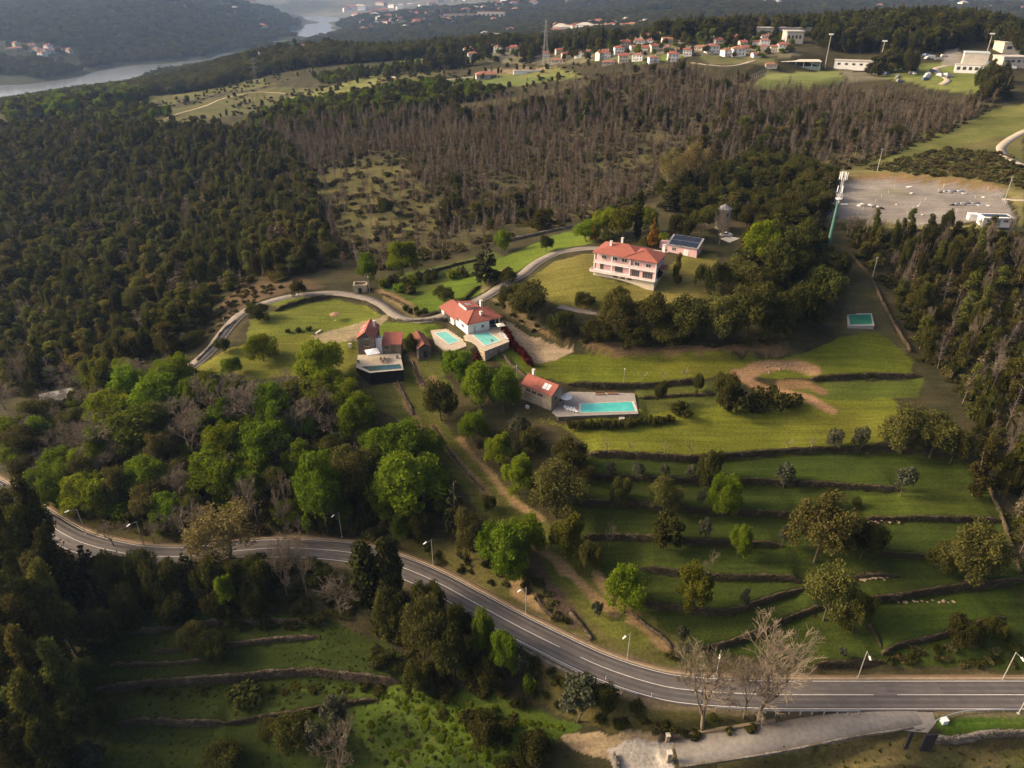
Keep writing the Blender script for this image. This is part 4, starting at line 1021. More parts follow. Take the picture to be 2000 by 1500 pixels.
# ------------------------------------------------------------------ trees that the photograph lets one tell apart: kind, foot x, foot y, top y, width (pixels), name, label
TREES = [
 # on and beside the terraces
 ('green',1218,1197,1100,84,'broadleaf_tree','bright green round tree at the corner where the terrace walls meet the grass track'),
 ('lime',1350,1188,1095,72,'broadleaf_tree','yellow-green tree in front of the dark terrace wall'),
 ('green',1440,1090,1020,46,'broadleaf_tree','small vivid green tree standing against the terrace wall'),
 ('green',1410,1004,923,68,'broadleaf_tree','vivid green round tree two terraces below the mown lawn'),
 ('gold',1295,1002,930,68,'evergreen_tree','brownish olive tree between the vivid green tree and a small dark oak'),
 ('dense',1300,1074,998,64,'holm_oak','dense dark round oak like a ball on the terrace'),
 ('oak',1210,988,928,44,'holm_oak','small dark oak on a thin trunk over the terrace wall'),
 ('oak',1383,948,873,52,'holm_oak','dark oak just below the lawn edge behind the vivid green tree'),
 ('gold',1590,1098,958,124,'cork_oak','big golden-olive oak in the middle of the terraces'),
 ('oak',1680,1092,1003,78,'holm_oak','dark oak in the shade right behind the big golden oak'),
 ('oak',1618,992,950,30,'holm_oak','slim dark tree rising behind the big golden oak'),
 ('gold',1608,1212,1093,98,'cork_oak','golden-olive oak where two terrace walls meet'),
 ('oak',1665,1235,1148,58,'holm_oak','dark narrow tree at the head of the short sloping wall'),
 ('oak',1670,990,968,20,'holm_oak','small dark shrub-like oak alone on the fourth terrace'),
 ('gold',1885,1135,1012,118,'cork_oak','big grey-green oak near the boundary wall on the terraces'),
 ('oak',1840,1115,1050,70,'holm_oak','dark oak under the big grey-green oak'),
 ('olive',1760,970,906,44,'olive_tree','round grey olive tree at the end of the second terrace'),
 ('olive',1530,952,898,42,'olive_tree','pale grey olive tree alone on the first terrace'),
 ('olive',1190,931,897,26,'olive_tree','small olive tree, first of four below the lawn wall'),
 ('olive',1243,934,899,30,'olive_tree','small olive tree, second of four below the lawn wall'),
 ('olive',1298,936,903,20,'olive_tree','small olive tree, third of four below the lawn wall'),
 ('olive',1347,938,905,24,'olive_tree','small olive tree, fourth of four below the lawn wall'),
 ('olive',1375,1058,1010,30,'olive_tree','small olive tree between the dark ball-like oak and the vivid green tree'),
 ('olive',1525,1072,1022,22,'olive_tree','thin olive tree beside the big golden oak'),
 ('olive',1368,990,955,22,'olive_tree','faint thin olive at the foot of the vivid green tree'),
 ('olive',1330,1257,1217,26,'olive_tree','pale olive sapling on the lowest terrace near the road'),
 ('olive',1450,1192,1148,22,'olive_tree','grey sapling in the bend of the curved terrace wall'),
 ('olive',1640,1290,1260,18,'olive_tree','tiny grey sapling over the wall by the road'),
 ('olive',1165,1205,1170,26,'olive_tree','grey sapling on the grass track above the road'),
 ('barepole',1188,1072,1010,26,'bare_sapling','pale bare sapling against the terrace wall'),
 ('barepole',1383,1130,1070,36,'bare_sapling','bare thin tree on the edge of the dark terrace wall'),
 ('oak',1150,1128,1055,48,'holm_oak','dark oak beside the grass track above the yellow-green tree'),
 ('lime',1110,1084,1002,72,'broadleaf_tree','yellowish tree at the end of the terraces by the track'),
 ('olive',1625,882,832,36,'olive_tree','grey olive on the lower edge of the lawn, first of a pair'),
 ('olive',1675,884,830,40,'olive_tree','grey olive on the lower edge of the lawn, second of a pair'),
 ('gold',1760,884,785,96,'cork_oak','broad brownish oak at the corner of the mown lawn'),
 ('gold',1815,895,800,84,'cork_oak','brownish oak behind the broad oak at the lawn corner'),
 ('oak',1855,905,828,64,'holm_oak','dark oak by the leaning eucalyptus at the lawn corner'),
 ('euc',1900,968,862,48,'eucalyptus','leaning clump of eucalyptus on the edge of the terraces'),
 ('euc',1958,975,842,52,'eucalyptus','tall eucalyptus with a long bare trunk just outside the boundary wall'),
 ('oak',1872,1256,1195,64,'holm_oak','dark bushy oak hanging over the wall nearest the road'),
 ('oak',1932,1250,1196,50,'holm_oak','smaller dark oak beside the wall nearest the road'),
 ('baretan',1482,1404,1208,235,'bare_tree','largest bare tree spreading its pale branches over the road'),
 ('baretan',1372,1420,1240,150,'bare_tree','bare tree with drooping pale twigs where the guard rail ends'),
 ('bare',1452,1400,1288,62,'bare_tree','small bare tree between the two large bare trees by the road'),
 # round the middle track and the stone house
 ('green',895,745,678,66,'broadleaf_tree','green tree below the turquoise pools, left of the dark red cone tree'),
 ('green',940,795,703,80,'broadleaf_tree','green tree in front of the dark red cone tree'),
 ('green',985,806,716,62,'broadleaf_tree','deep green tree touching the stone house'),
 ('green',925,862,798,58,'broadleaf_tree','round green tree above the grass track, topmost of three in a line'),
 ('green',975,908,843,62,'broadleaf_tree','round green tree above the grass track, middle of three in a line'),
 ('green',1012,965,882,66,'broadleaf_tree','round green tree above the grass track, lowest of three in a line'),
 ('oak',862,822,742,72,'holm_oak','big dark brownish oak over the grass track'),
 ('olive',1010,855,806,50,'olive_tree','grey olive below the stone house'),
 ('oak',1035,888,832,58,'holm_oak','dark oak below the stone house next to the grey olive'),
 ('oak',1112,926,852,80,'holm_oak','dark oak at the corner of the lawn and the terraces'),
 ('gold',1085,1010,898,116,'evergreen_tree','large grey-green tree between the track and the terraces'),
 ('gold',1140,945,895,46,'evergreen_tree','olive-coloured tree at the end of the first terrace wall'),
 ('green',980,1122,1010,112,'broadleaf_tree','large green tree above the road by the dark dirt strip'),
 ('green',1022,1090,1000,84,'broadleaf_tree','green tree leaning on the large one above the road'),
 ('pine',890,1045,945,52,'conifer','greyish conifer on the slope above the road'),
 ('gold',918,1095,992,64,'evergreen_tree','olive-brown tree left of the large green tree above the road'),
 ('oak',955,1002,962,34,'holm_oak','small dark oak on the near edge of the grass track'),
 ('green',778,905,812,98,'broadleaf_tree','tall vivid green tree below the sun terrace, upper of the big clump'),
 ('green',795,990,872,126,'broadleaf_tree','broad vivid green tree, lowest of the big clump below the sun terrace'),
 ('green',838,900,832,54,'broadleaf_tree','green tree at the track side of the big clump'),
 ('green',725,880,828,44,'broadleaf_tree','small green tree on the far side of the big clump'),
 ('green',848,968,908,56,'broadleaf_tree','lower green tree between the big clump and the grass track'),
 ('greenbush',862,998,968,30,'shrub','little green shrub on the slope above the road'),
 ('green',785,1055,1000,44,'broadleaf_tree','small green tree near the lamp above the road'),
 ('oak',825,1060,1000,46,'holm_oak','dark bush-like oak beside the small green tree above the road'),
 ('green',640,1045,882,80,'ivy_clad_tree','tall tree wrapped in green ivy near the road bend'),
 ('gold',700,975,862,104,'cork_oak','brown-leaved oak between the ivy-clad tree and the green clump'),
 ('oak',735,1000,930,70,'holm_oak','dark oak in the shade of the brown-leaved oak'),
 ('green',665,795,728,72,'broadleaf_tree','lime-green tree at the left foot of the sun terrace'),
 ('green',700,850,765,70,'broadleaf_tree','green tree below the lime-green one at the sun terrace'),
 ('green',540,845,742,62,'broadleaf_tree','narrow green tree among the bare trees on the slope'),
 ('green',522,905,812,88,'broadleaf_tree','vivid green tree in the middle of the wooded slope, right of two'),
 ('green',447,905,816,66,'broadleaf_tree','vivid green tree in the middle of the wooded slope, left of two'),
 ('green',430,965,872,86,'broadleaf_tree','vivid green tree trailing downhill on the wooded slope'),
 ('green',497,960,895,80,'broadleaf_tree','green tree below the two vivid trees of the wooded slope'),
 ('green',575,930,885,40,'broadleaf_tree','little green tree above the yellowish tree by the road'),
 ('green',113,990,900,76,'broadleaf_tree','vivid green round tree nearest the road on the wooded slope'),
 ('green',182,998,915,78,'broadleaf_tree','vivid green tree beside the round one nearest the road'),
 ('green',302,958,876,78,'broadleaf_tree','green cone-shaped tree on the wooded slope above the lamps'),
 ('green',128,930,866,60,'broadleaf_tree','green tree behind the round one nearest the road'),
 ('green',178,925,862,56,'broadleaf_tree','green tree between the road trees and the grey bare thicket'),
 ('gold',240,985,905,54,'cork_oak','olive-brown tree between the vivid trees and the green cone'),
 ('lime',285,878,780,90,'broadleaf_tree','yellow-green tree on the shoulder of the wooded slope'),
 ('green',235,835,752,84,'broadleaf_tree','light green tree high on the wooded slope'),
 ('green',330,805,722,100,'broadleaf_tree','broad light green tree below the lawn tip'),
 ('green',262,790,705,60,'broadleaf_tree','light green tree at the upper left of the wooded slope'),
 ('lime',205,775,692,54,'broadleaf_tree','yellowish tree at the edge of the dark wood'),
 ('green',345,765,688,70,'broadleaf_tree','light green tree touching the tip of the lawn'),
 ('lime',410,790,718,54,'broadleaf_tree','thin yellow-green tree just below the lawn tip'),
 ('green',455,735,693,34,'broadleaf_tree','small green tree on the lower edge of the parasol lawn'),
 ('green',515,706,648,54,'broadleaf_tree','round green tree alone on the lawn near the hedge bushes'),
 ('green',630,742,656,76,'broadleaf_tree','dark green round tree beside the house with the sun terrace'),
 ('lime',610,800,735,84,'broadleaf_tree','yellow-green tree below the round lawn tree'),
 ('gold',205,880,830,50,'cork_oak','brown bush-like oak beside the grey bare thicket'),
 ('gold',295,895,850,44,'cork_oak','small brown oak under the yellow-green tree'),
 ('bare',205,895,795,110,'bare_tree','spreading grey bare tree on the left of the wooded slope'),
 ('bare',380,905,790,80,'bare_tree','bare tree left of the two vivid trees'),
 ('bare',420,830,720,110,'bare_tree','wide bare tree just below the lawn tip'),
 ('bare',500,840,730,96,'bare_tree','bare tree above the two vivid trees'),
 ('bare',350,860,770,76,'bare_tree','bare tree beside the yellow-green tree on the slope'),
 ('bare',590,870,775,84,'bare_tree','bare tree right of the narrow green tree'),
 ('bare',640,850,755,80,'bare_tree','bare tree below the lime-green tree at the sun terrace'),
 ('bare',455,790,715,80,'bare_tree','bare tree against the lower lawn edge'),
 ('bare',560,800,725,80,'bare_tree','bare tree between the lawn and the narrow green tree'),
 ('bare',505,1020,925,60,'bare_tree','bare tree right behind the yellowish roadside tree'),
 ('bare',565,1030,925,58,'bare_tree','pale bare tree beside the ivy-clad tree'),
 ('bare',360,985,900,60,'bare_tree','bare tree in the dark gap of the wooded slope'),
 ('catkin',450,1092,972,142,'catkin_tree','yellowish catkin-covered tree overhanging the road'),
 ('bare',372,1096,985,92,'bare_tree','bare tree leaning over the road beside the catkin tree'),
 ('baretan',222,1066,1005,64,'bare_tree','pale bare tree behind the road barrier near the street lamp'),
 ('bare',300,1062,1010,44,'bare_tree','thin bare tree by the dark scrub above the road'),
 ('bare',585,1060,1005,70,'bare_tree','bare scrubby tree on the upper kerb of the road'),
 ('bare',562,1172,1045,56,'bare_tree','tall bare tree below the road, left of two'),
 ('bare',605,1170,1045,56,'bare_tree','tall bare tree below the road, right of two'),
 ('bare',665,1196,1105,84,'bare_tree','fan-shaped reddish bare tree beside the cypresses'),
 ('cypress',722,1190,1064,62,'cypress','sunlit dark cypress at the road edge, nearer of a pair'),
 ('cypress',765,1185,1056,54,'cypress','shaded cypress at the road edge, further of a pair'),
 ('oak',770,1240,1150,80,'holm_oak','dark oak at the foot of the cypresses'),
 ('oak',840,1215,1130,70,'holm_oak','dark tree between the cypresses and the road'),
 ('gold',835,1300,1172,90,'cork_oak','golden-brown oak below the road'),
 ('oak',885,1330,1225,80,'holm_oak','dark tree right of the golden-brown oak below the road'),
 ('oak',900,1260,1180,56,'holm_oak','dark tree against the road barrier'),
 ('oak',820,1350,1285,70,'holm_oak','dark bush-like tree below the golden-brown oak'),
 ('green',945,1282,1194,50,'broadleaf_tree','green tree below the road, upper of two'),
 ('green',985,1322,1233,56,'broadleaf_tree','green tree below the road, lower of two'),
 ('olive',1015,1322,1262,42,'olive_tree','grey-green tree hanging below the guard rail'),
 ('oak',955,1355,1290,66,'holm_oak','dark tree under the two green trees below the road'),
 ('olive',1128,1410,1318,86,'willow','wide grey-green willow below the bend of the road'),
 ('oak',1180,1395,1330,60,'holm_oak','dark bush-like tree right of the grey-green willow'),
 ('greenbush',1035,1352,1318,30,'shrub','yellow-green shrub left of the grey-green willow'),
 ('oak',950,1460,1390,70,'holm_oak','dark bush in the bright weeds at the bottom edge'),
 ('oak',1040,1490,1430,80,'holm_oak','dark bush near the gravel forecourt at the bottom edge'),
 ('baretan',665,1530,1408,92,'bare_tree','bare white-twigged tree at the bottom edge'),
 ('olive',660,1430,1350,60,'olive_tree','grey olive tree above the bare tree at the bottom edge'),
 ('oak',580,1460,1388,90,'holm_oak','dark bushy oak at the bottom edge left of the grey olive'),
 ('gold',530,1450,1400,46,'cork_oak','brownish bush left of the dark bushy oak at the bottom'),
 ('olive',620,1470,1405,50,'olive_tree','dull grey tree between the dark oak and the bare tree at the bottom'),
 ('olive',185,1500,1440,60,'olive_tree','pale olive at the bottom left corner of the lower field'),
 ('oak',440,1500,1450,90,'holm_oak','dark oak cut by the bottom edge'),
 ('oak',215,1430,1355,56,'holm_oak','dark oak at the end of the long ruined wall'),
 ('gold',385,1275,1212,70,'cork_oak','olive-brown bush in the middle of the ruined walls'),
 ('oak',420,1285,1230,60,'holm_oak','dark bush beside the olive-brown bush among the ruined walls'),
 ('bush',480,1365,1330,70,'shrub','dark bramble bush under the long ruined wall'),
 # round the villa
 ('oak',1205,648,562,84,'holm_oak','broad dark oak on the bank in front of the pink villa'),
 ('oak',1142,604,568,44,'holm_oak','small round oak on the lawn below the pink villa'),
 ('oak',1030,622,548,84,'holm_oak','dark oak at the lower corner of the villa lawn'),
 ('oak',995,600,552,50,'holm_oak','dark oak beside the lane below the villa lawn'),
 ('oak',1272,655,572,80,'holm_oak','dark oak on the bank, right of the broad one'),
 ('oak',1335,662,578,86,'holm_oak','dark oak on the bank above the earth cutting'),
 ('gold',1405,660,568,92,'holm_oak','olive-green oak on the bank below the villa garden'),
 ('oak',1455,665,550,100,'holm_oak','large dark oak at the end of the earth cutting'),
 ('oak',1095,650,603,60,'holm_oak','bushy oak on the bank over the sandy car park'),
 ('oak',1165,668,625,66,'holm_oak','low dark oak on the bank below the footpath'),
 ('oak',1235,672,628,70,'holm_oak','low oak on the bank in front of the footpath'),
 ('oak',1300,676,632,70,'holm_oak','low dark oak just above the earth cutting'),
 ('oak',1510,662,575,96,'holm_oak','dark oak at the wood edge above the upper lawn'),
 ('oak',1560,640,550,90,'holm_oak','dark oak in the wood below the mast'),
 ('oak',1600,610,520,80,'holm_oak','dark oak close to the foot of the mast'),
 ('oak',1282,548,522,26,'shrub','dark shrub at the front corner of the pink villa'),
 ('euc',1322,555,495,22,'slim_tree','slim tree beside the shaded end of the pink villa'),
 ('oak',1366,560,515,26,'holm_oak','slim dark tree on the lawn right of the villa'),
 ('oak',1395,575,510,50,'holm_oak','dark tree on the right edge of the villa lawn'),
 ('gold',1440,575,500,70,'holm_oak','olive-green tree at the edge of the wood beside the villa'),
 ('green',1480,520,432,72,'broadleaf_tree','light green tree at the wood edge behind the villa'),
 ('oak',1520,570,470,90,'holm_oak','dark oak in the wood right of the villa'),
 ('oak',1475,600,520,80,'holm_oak','dark oak in the wood between villa and cutting'),
 ('oak',1560,520,430,80,'holm_oak','dark oak in the wood left of the mast'),
 ('green',1145,472,428,56,'broadleaf_tree','green tree behind the villa beside the boundary wall'),
 ('green',1182,462,405,64,'broadleaf_tree','green tree behind the villa, between the amber tree and the wood'),
 ('lime',1218,468,402,60,'broadleaf_tree','olive-green tree behind the villa roof'),
 ('slimcypress',1243,468,378,22,'cypress','slim tall cypress behind the villa'),
 ('lime',1265,455,405,46,'broadleaf_tree','yellowish tree right of the slim cypress'),
 ('amber',1274,484,434,24,'amber_tree','amber-orange conifer just behind the villa roof'),
 ('amber',1158,474,440,16,'amber_tree','small amber tree by the drive behind the villa'),
 ('oak',1185,478,449,26,'holm_oak','round dark bush-like tree beside the drive'),
 ('greenbush',1296,476,452,28,'shrub','bright green shrub behind the villa roof'),
 ('oak',1262,480,458,30,'holm_oak','dark shrub-like tree behind the amber conifer'),
 ('oak',1330,468,418,58,'holm_oak','dark tree behind the solar panels'),
 ('oak',1375,450,400,60,'holm_oak','dark tree left of the stone tower'),
 ('bare',1405,478,405,44,'bare_tree','bare tree in front of the stone tower'),
 ('bare',1368,462,432,30,'bare_tree','reddish bare shrub-like tree near the parked white car'),
 ('catkin',1302,385,298,54,'poplar','pale yellowish poplar in the burnt wood, left of a pair'),
 ('catkin',1352,378,282,64,'poplar','pale yellowish poplar in the burnt wood, right of a pair'),
 ('pine',950,552,478,58,'dark_tree','dark brown bushy tree between the lane and the orchard lawn'),
 ('oak',993,552,522,38,'holm_oak','low dark oak right of the brown bushy tree'),
 ('oak',868,592,556,46,'holm_oak','round dark bush-like tree on the orchard lawn'),
 ('oak',1067,492,458,30,'holm_oak','small round tree alone on the lawn beside the drive'),
 ('green',788,540,468,64,'broadleaf_tree','bright green tree at the edge of the burnt wood'),
 ('green',718,552,492,44,'broadleaf_tree','light green tree above the stone hut by the lane'),
 ('green',980,492,448,36,'broadleaf_tree','green tree at the end of the pale boundary wall'),
 ('oak',584,578,545,34,'dark_tree','dark tree over the bench beside the lane'),
 ('oak',505,625,588,48,'holm_oak','round dark oak at the upper corner of the parasol lawn'),
 ('oak',438,690,655,34,'holm_oak','dark bush-like oak at the lane going down into the wood'),
 ('redcone',933,722,686,20,'copper_tree','dark red cone-shaped tree below the turquoise pool'),
 ('oak',905,608,582,22,'shrub','round dark shrub behind the white house'),
 ('oak',803,694,652,32,'holm_oak','dark tree beside the dark stone hut'),
 # by the pool of the stone house
 ('oak',1288,790,742,26,'holm_oak','small dark tree behind the long pool, on a thin trunk'),
 ('oak',1362,770,728,22,'holm_oak','small dark tree at the end of the retaining wall'),
 ('oak',1412,798,724,54,'holm_oak','dark oak rising from the scrub beyond the pool'),
 ('bush',1432,802,752,70,'shrub','dark scrub beyond the pool, next to the dark oak'),
 ('bush',1492,800,752,80,'shrub','wide dark scrub along the dirt track'),
 ('bush',1540,790,762,50,'shrub','low dark scrub at the end of the dirt track'),
 ('bush',1330,808,786,50,'shrub','low scrub between the pool and the dark oak'),
 # far left
 ('bare',50,768,678,48,'bare_poplar','pale grey bare poplar in the dark wood at the left edge'),
 ('bare',10,800,730,66,'bare_tree','reddish bare tree cut by the left edge'),
 ('green',18,870,812,50,'broadleaf_tree','green tree at the left edge below the bare tree'),
 ('oak',85,835,770,70,'holm_oak','dark oak beside the pale roof in the left wood'),
 ('oak',60,900,830,80,'holm_oak','dark oak at the left edge above the road'),
 ('gold',50,935,880,60,'cork_oak','brownish oak above the road at the left edge'),
 ('gold',150,845,790,60,'cork_oak','olive-brown oak below the pale roof in the left wood'),
]
for row in TREES:
    kind, x, yb, yt, w, name, label = row
    tree_px(kind, x, yb, yt, w, name, label, 'shrub' if name == 'shrub' else 'tree', None)
ORD = ['first','second','third','fourth','fifth','sixth','seventh','eighth','ninth','tenth','eleventh','twelfth','thirteenth','fourteenth','fifteenth','sixteenth','seventeenth','eighteenth','nineteenth','twentieth']
for i, (x, y) in enumerate([(1185,882),(1232,884),(1298,888),(1349,890),(1536,880),(1584,876)]):
    tree_px('pollard', x, y, y - 28, 20, 'pollard_tree', ORD[i] + ' pollarded bare tree from the stone house end along the lower lawn edge', 'tree', 'pollards on the lawn edges', crown='branches')
for i, (x, y) in enumerate([(1256,743),(1298,742),(1339,739)]):
    tree_px('pollard', x, y, y - 22, 20, 'pollard_tree', ORD[i] + ' pollarded bare tree along the wall behind the long pool', 'tree', 'pollards on the lawn edges', crown='branches')
# orchard bushes, hedges
for i, (x, y) in enumerate([(752,560),(768,556),(790,562),(808,555),(822,548),(838,552),(778,570),(800,573),(846,543),(885,545),(905,540)]):
    tree_px('bush' if i % 3 else 'greenbush', x, y, y - 20, 26, 'orchard_bush', ORD[i] + ' rounded bush in the orchard between the stone hut and the lawn', 'bush', 'orchard bushes', crown='foliage')
for i, (x, y) in enumerate([(793,606),(801,612),(812,608),(818,616),(830,612)]):
    tree_px('bush', x, y, y - 12, 13, 'garden_bush', ORD[i] + ' small round bush on the earth bank above the lane', 'bush', 'bushes on the bank', crown='foliage')
for i, (x, y) in enumerate([(562,650),(583,648),(604,646)]):
    tree_px('bush', x, y, y - 10, 12, 'garden_bush', ORD[i] + ' little bush in the row across the parasol lawn', 'bush', 'bushes on the lawn', crown='foliage')
for i in range(13):
    t = i / 12; x, y = 985 + 50 * t, 645 + 75 * t + 6 * math.sin(t * 5)
    tree_px('redbush', x, y, y - 17, 14, 'red_shrub', (ORD[i] if i else 'topmost') + ' dark red shrub of the hedge running down from the white house', 'shrub', 'red hedge shrubs', crown='foliage')
for i in range(7):
    x = 1118 + i * 17; y = 836 + (i % 2)
    tree_px('bush', x, y, y - 19, 24, 'hedge_bush', ORD[i] + ' dark bush of the hedge in front of the pool wall, from the stone house', 'bush', 'hedge below the pool', crown='foliage')
for i in range(5):
    x = 1235 + i * 18; y = 830 - i
    tree_px('bush', x, y, y - 18, 24, 'hedge_bush', ORD[i] + ' dark bush of the hedge beyond the little white slab', 'bush', 'hedge below the pool', crown='foliage')
# tall eucalyptus stand in the near corner: rows of their own
euc_spots = []
for row, (yb, n, x0, x1) in enumerate([(1120,5,-30,140), (1165,5,-30,150), (1220,5,-25,140), (1290,5,-20,165), (1350,5,-30,170), (1420,5,-20,170), (1490,5,-25,165), (1560,5,-30,150)]):
    for i in range(n):
        euc_spots.append((x0 + (x1 - x0) * (i + .5 * (row % 2) + .3 * random.random()) / n, yb + random.uniform(-16, 16), random.uniform(150, 205), random.uniform(52, 72), row))
for i, (x, y, h, w, row) in enumerate(euc_spots):
    tree_px('eucbig', x, y, y - h, w, 'eucalyptus', 'tall dark eucalyptus in the dense stand below the road at the left edge', 'tree', 'eucalyptus stand at the near left corner')
# dark evergreen belt below the road
for i, (x, y, h, w) in enumerate([(190,1145,85,70),(235,1165,95,75),(285,1150,90,70),(330,1175,95,80),(375,1160,85,70),(420,1170,90,75),(465,1160,80,66),(510,1165,85,66),(200,1210,80,70),(260,1205,80,70),(215,1265,90,66),(500,1195,60,60),(150,1190,90,70),(430,1205,60,60),(345,1212,60,60)]):
    tree_px('oak' if i % 4 else 'pine', x, y, y - h, w, 'holm_oak', ORD[i] + ' dark tree of the evergreen belt below the road, counted from the eucalyptus stand', 'tree', 'evergreen belt below the road')
tree_px('green', 450, 1198, 1120, 40, 'ivy_clad_tree', 'narrow vivid green tree in the evergreen belt below the road')

# ------------------------------------------------------------------ woods: nearest trees one by one, the mass behind as one object each
def poly_pts(pp, spacing, seed, jitter=True, clear=()):
    w = line(pp); r = np.random.default_rng(seed)
    x0, y0 = w[:, 0].min(), w[:, 1].min(); x1, y1 = w[:, 0].max(), w[:, 1].max()
    nx, ny = int((x1 - x0) / spacing) + 1, int((y1 - y0) / spacing) + 1
    X, Y = np.meshgrid(x0 + (np.arange(nx) + .5) * spacing, y0 + (np.arange(ny) + .5) * spacing)
    X = X + r.uniform(-.48, .48, X.shape) * spacing; Y = Y + r.uniform(-.48, .48, Y.shape) * spacing
    x, y = X.ravel(), Y.ravel(); m = in_poly(x, y, w)
    for c in clear: m &= ~in_poly(x, y, line(c))
    x, y = x[m], y[m]
    return np.column_stack([x, y, Hgrid(x, y)])
def off_roads(P, gap=4.5):
    keep = np.ones(len(P), bool)
    for L, g_ in ((main_L, gap), (lane_L, gap), (trk_L, 6.5)):
        d, s, p = seg_dist(P[:, 0], P[:, 1], L); keep &= d > g_
    return P[keep]
def in_frame(P):
    w = P[:, 1] * CP + (CAM_H - P[:, 2]) * SP
    u = 1000 + FPX * P[:, 0] / w; v = 750 - FPX * (P[:, 1] * SP - (CAM_H - P[:, 2]) * CP) / w
    return (u > -20) & (u < 2020) & (v > -10) & (v < 1540), u, v

# scatter: one point object per mass, its points carry size, turn and kind; tree meshes are instanced on them
_src = {}
def source_collection(kinds):
    key = '+'.join(kinds)
    if key in _src: return _src[key]
    c = bpy.data.collections.new('tree_models'); n = 0
    for k in kinds:
        for tm, cm, th, tw in KM[k]:
            # trunk and crown of one model joined into a single mesh, scaled to unit height
            V, Q, mi, off = [], [], [], 0
            for j, me in enumerate((tm, cm)):
                v = np.empty(len(me.vertices) * 3, np.float32); me.vertices.foreach_get('co', v); v = v.reshape(-1, 3) / [tw, tw, th]
                q = np.empty(len(me.loops), np.int32); me.loops.foreach_get('vertex_index', q); q = q.reshape(-1, 4)
                V.append(v); Q.append(q + off); mi += [j] * len(q); off += len(v)
            me = np_mesh('tree_model', np.vstack(V), np.vstack(Q), [tm.materials[0], cm.materials[0]], mi)
            c.objects.link(bpy.data.objects.new('tree_model_%03d' % n, me)); n += 1
    _src[key] = (c, n)
    return _src[key]
def scatter(name, P, size, turn, c, n, parent=None):
    """one object whose points carry size, turn and model; the models of a collection are instanced on them"""
    r = np.random.default_rng(len(P))
    me = bpy.data.meshes.new(name); me.vertices.add(len(P)); me.vertices.foreach_set('co', np.ascontiguousarray(P, np.float32).ravel())
    a = me.attributes.new('size', 'FLOAT_VECTOR', 'POINT'); a.data.foreach_set('vector', np.ascontiguousarray(size, np.float32).ravel())
    a = me.attributes.new('turn', 'FLOAT_VECTOR', 'POINT'); a.data.foreach_set('vector', np.ascontiguousarray(turn, np.float32).ravel())
    a = me.attributes.new('model', 'INT', 'POINT'); a.data.foreach_set('value', r.integers(0, n, len(P)).astype(np.int32))
    o = link(name, me, parent)
    ng = bpy.data.node_groups.new(name, 'GeometryNodeTree')
    ng.interface.new_socket('Geometry', in_out='INPUT', socket_type='NodeSocketGeometry'); ng.interface.new_socket('Geometry', in_out='OUTPUT', socket_type='NodeSocketGeometry')
    N_, L_ = ng.nodes.new, ng.links.new
    gi, go = N_('NodeGroupInput'), N_('NodeGroupOutput')
    ci_ = N_('GeometryNodeCollectionInfo'); ci_.inputs['Collection'].default_value = c; ci_.inputs['Separate Children'].default_value = True; ci_.inputs['Reset Children'].default_value = True
    ip = N_('GeometryNodeInstanceOnPoints'); ip.inputs['Pick Instance'].default_value = True
    def att(nm, ty):
        q = N_('GeometryNodeInputNamedAttribute'); q.data_type = ty; q.inputs['Name'].default_value = nm; return q.outputs[0]
    L_(gi.outputs[0], ip.inputs['Points']); L_(ci_.outputs[0], ip.inputs['Instance'])
    L_(att('size', 'FLOAT_VECTOR'), ip.inputs['Scale']); L_(att('model', 'INT'), ip.inputs['Instance Index'])
    eu = N_('FunctionNodeEulerToRotation'); L_(att('turn', 'FLOAT_VECTOR'), eu.inputs[0]); L_(eu.outputs[0], ip.inputs['Rotation'])
    L_(ip.outputs[0], go.inputs[0])
    md = o.modifiers.new('scatter', 'NODES'); md.node_group = ng
    return tag(o, kind='stuff')
def mass(name, P, H, Wd, kinds):
    c, n = source_collection(kinds); r = np.random.default_rng(len(P))
    return scatter(name, P - [0, 0, .15], np.column_stack([Wd, Wd, H]), np.column_stack([r.normal(0, .08, len(P)), r.normal(0, .08, len(P)), r.random(len(P)) * 6.28]), c, n)
def wood(pp_list, spacing, seed, kinds, weights, h, w, name, single, label, group, n_single, clear=(), gap=4.5, keep=None):
    """scatter; the n_single that show largest are trees of their own"""
    P = np.vstack([poly_pts(pp, spacing, seed + i, clear=clear) for i, pp in enumerate(pp_list)])
    P = off_roads(P, gap); r = np.random.default_rng(seed)
    if keep is not None: P = P[keep(P, r)]
    f, u, v = in_frame(P); P = P[f]; u = u[f]; v = v[f]
    H = h[0] + (h[1] - h[0]) * r.random(len(P)) ** 1.2; Wd = w[0] + (w[1] - w[0]) * r.random(len(P))
    if n_single:
        order = np.argsort(-H / (P[:, 1] + 1)); s = order[:n_single]; rest = order[n_single:]
        for k in s:
            kd = kinds[int(r.choice(len(kinds), p=weights))]
            plant(kd, single, (P[k, 0], P[k, 1], P[k, 2] - .15), H[k], Wd[k], label, 'tree', group, crown='branches' if kd == 'burnt' else 'crown')
        P, H, Wd = P[rest], H[rest], Wd[rest]
    if len(P): mass(name, P, H, Wd, [k for k, q in zip(kinds, weights) for _ in range(1)])
    print('WOOD', name, len(P))
    return P
def wp(px, dist):
    a = (px - 1000.0) / FPX / (CP + 0.5 * SP)
    x, y = a * dist, dist
    return (x, y, ground(x, y))
def world_pts(poly, spacing, seed):
    w = np.array([wp(*p) for p in poly]); r = np.random.default_rng(seed)
    n = int(np.ptp(w[:, 0]) * np.ptp(w[:, 1]) / spacing ** 2)
    x = r.uniform(w[:, 0].min(), w[:, 0].max(), n); y = r.uniform(w[:, 1].min(), w[:, 1].max(), n)
    m = in_poly(x, y, w); x, y = x[m], y[m]
    return np.column_stack([x, y, Hgrid(x, y)])
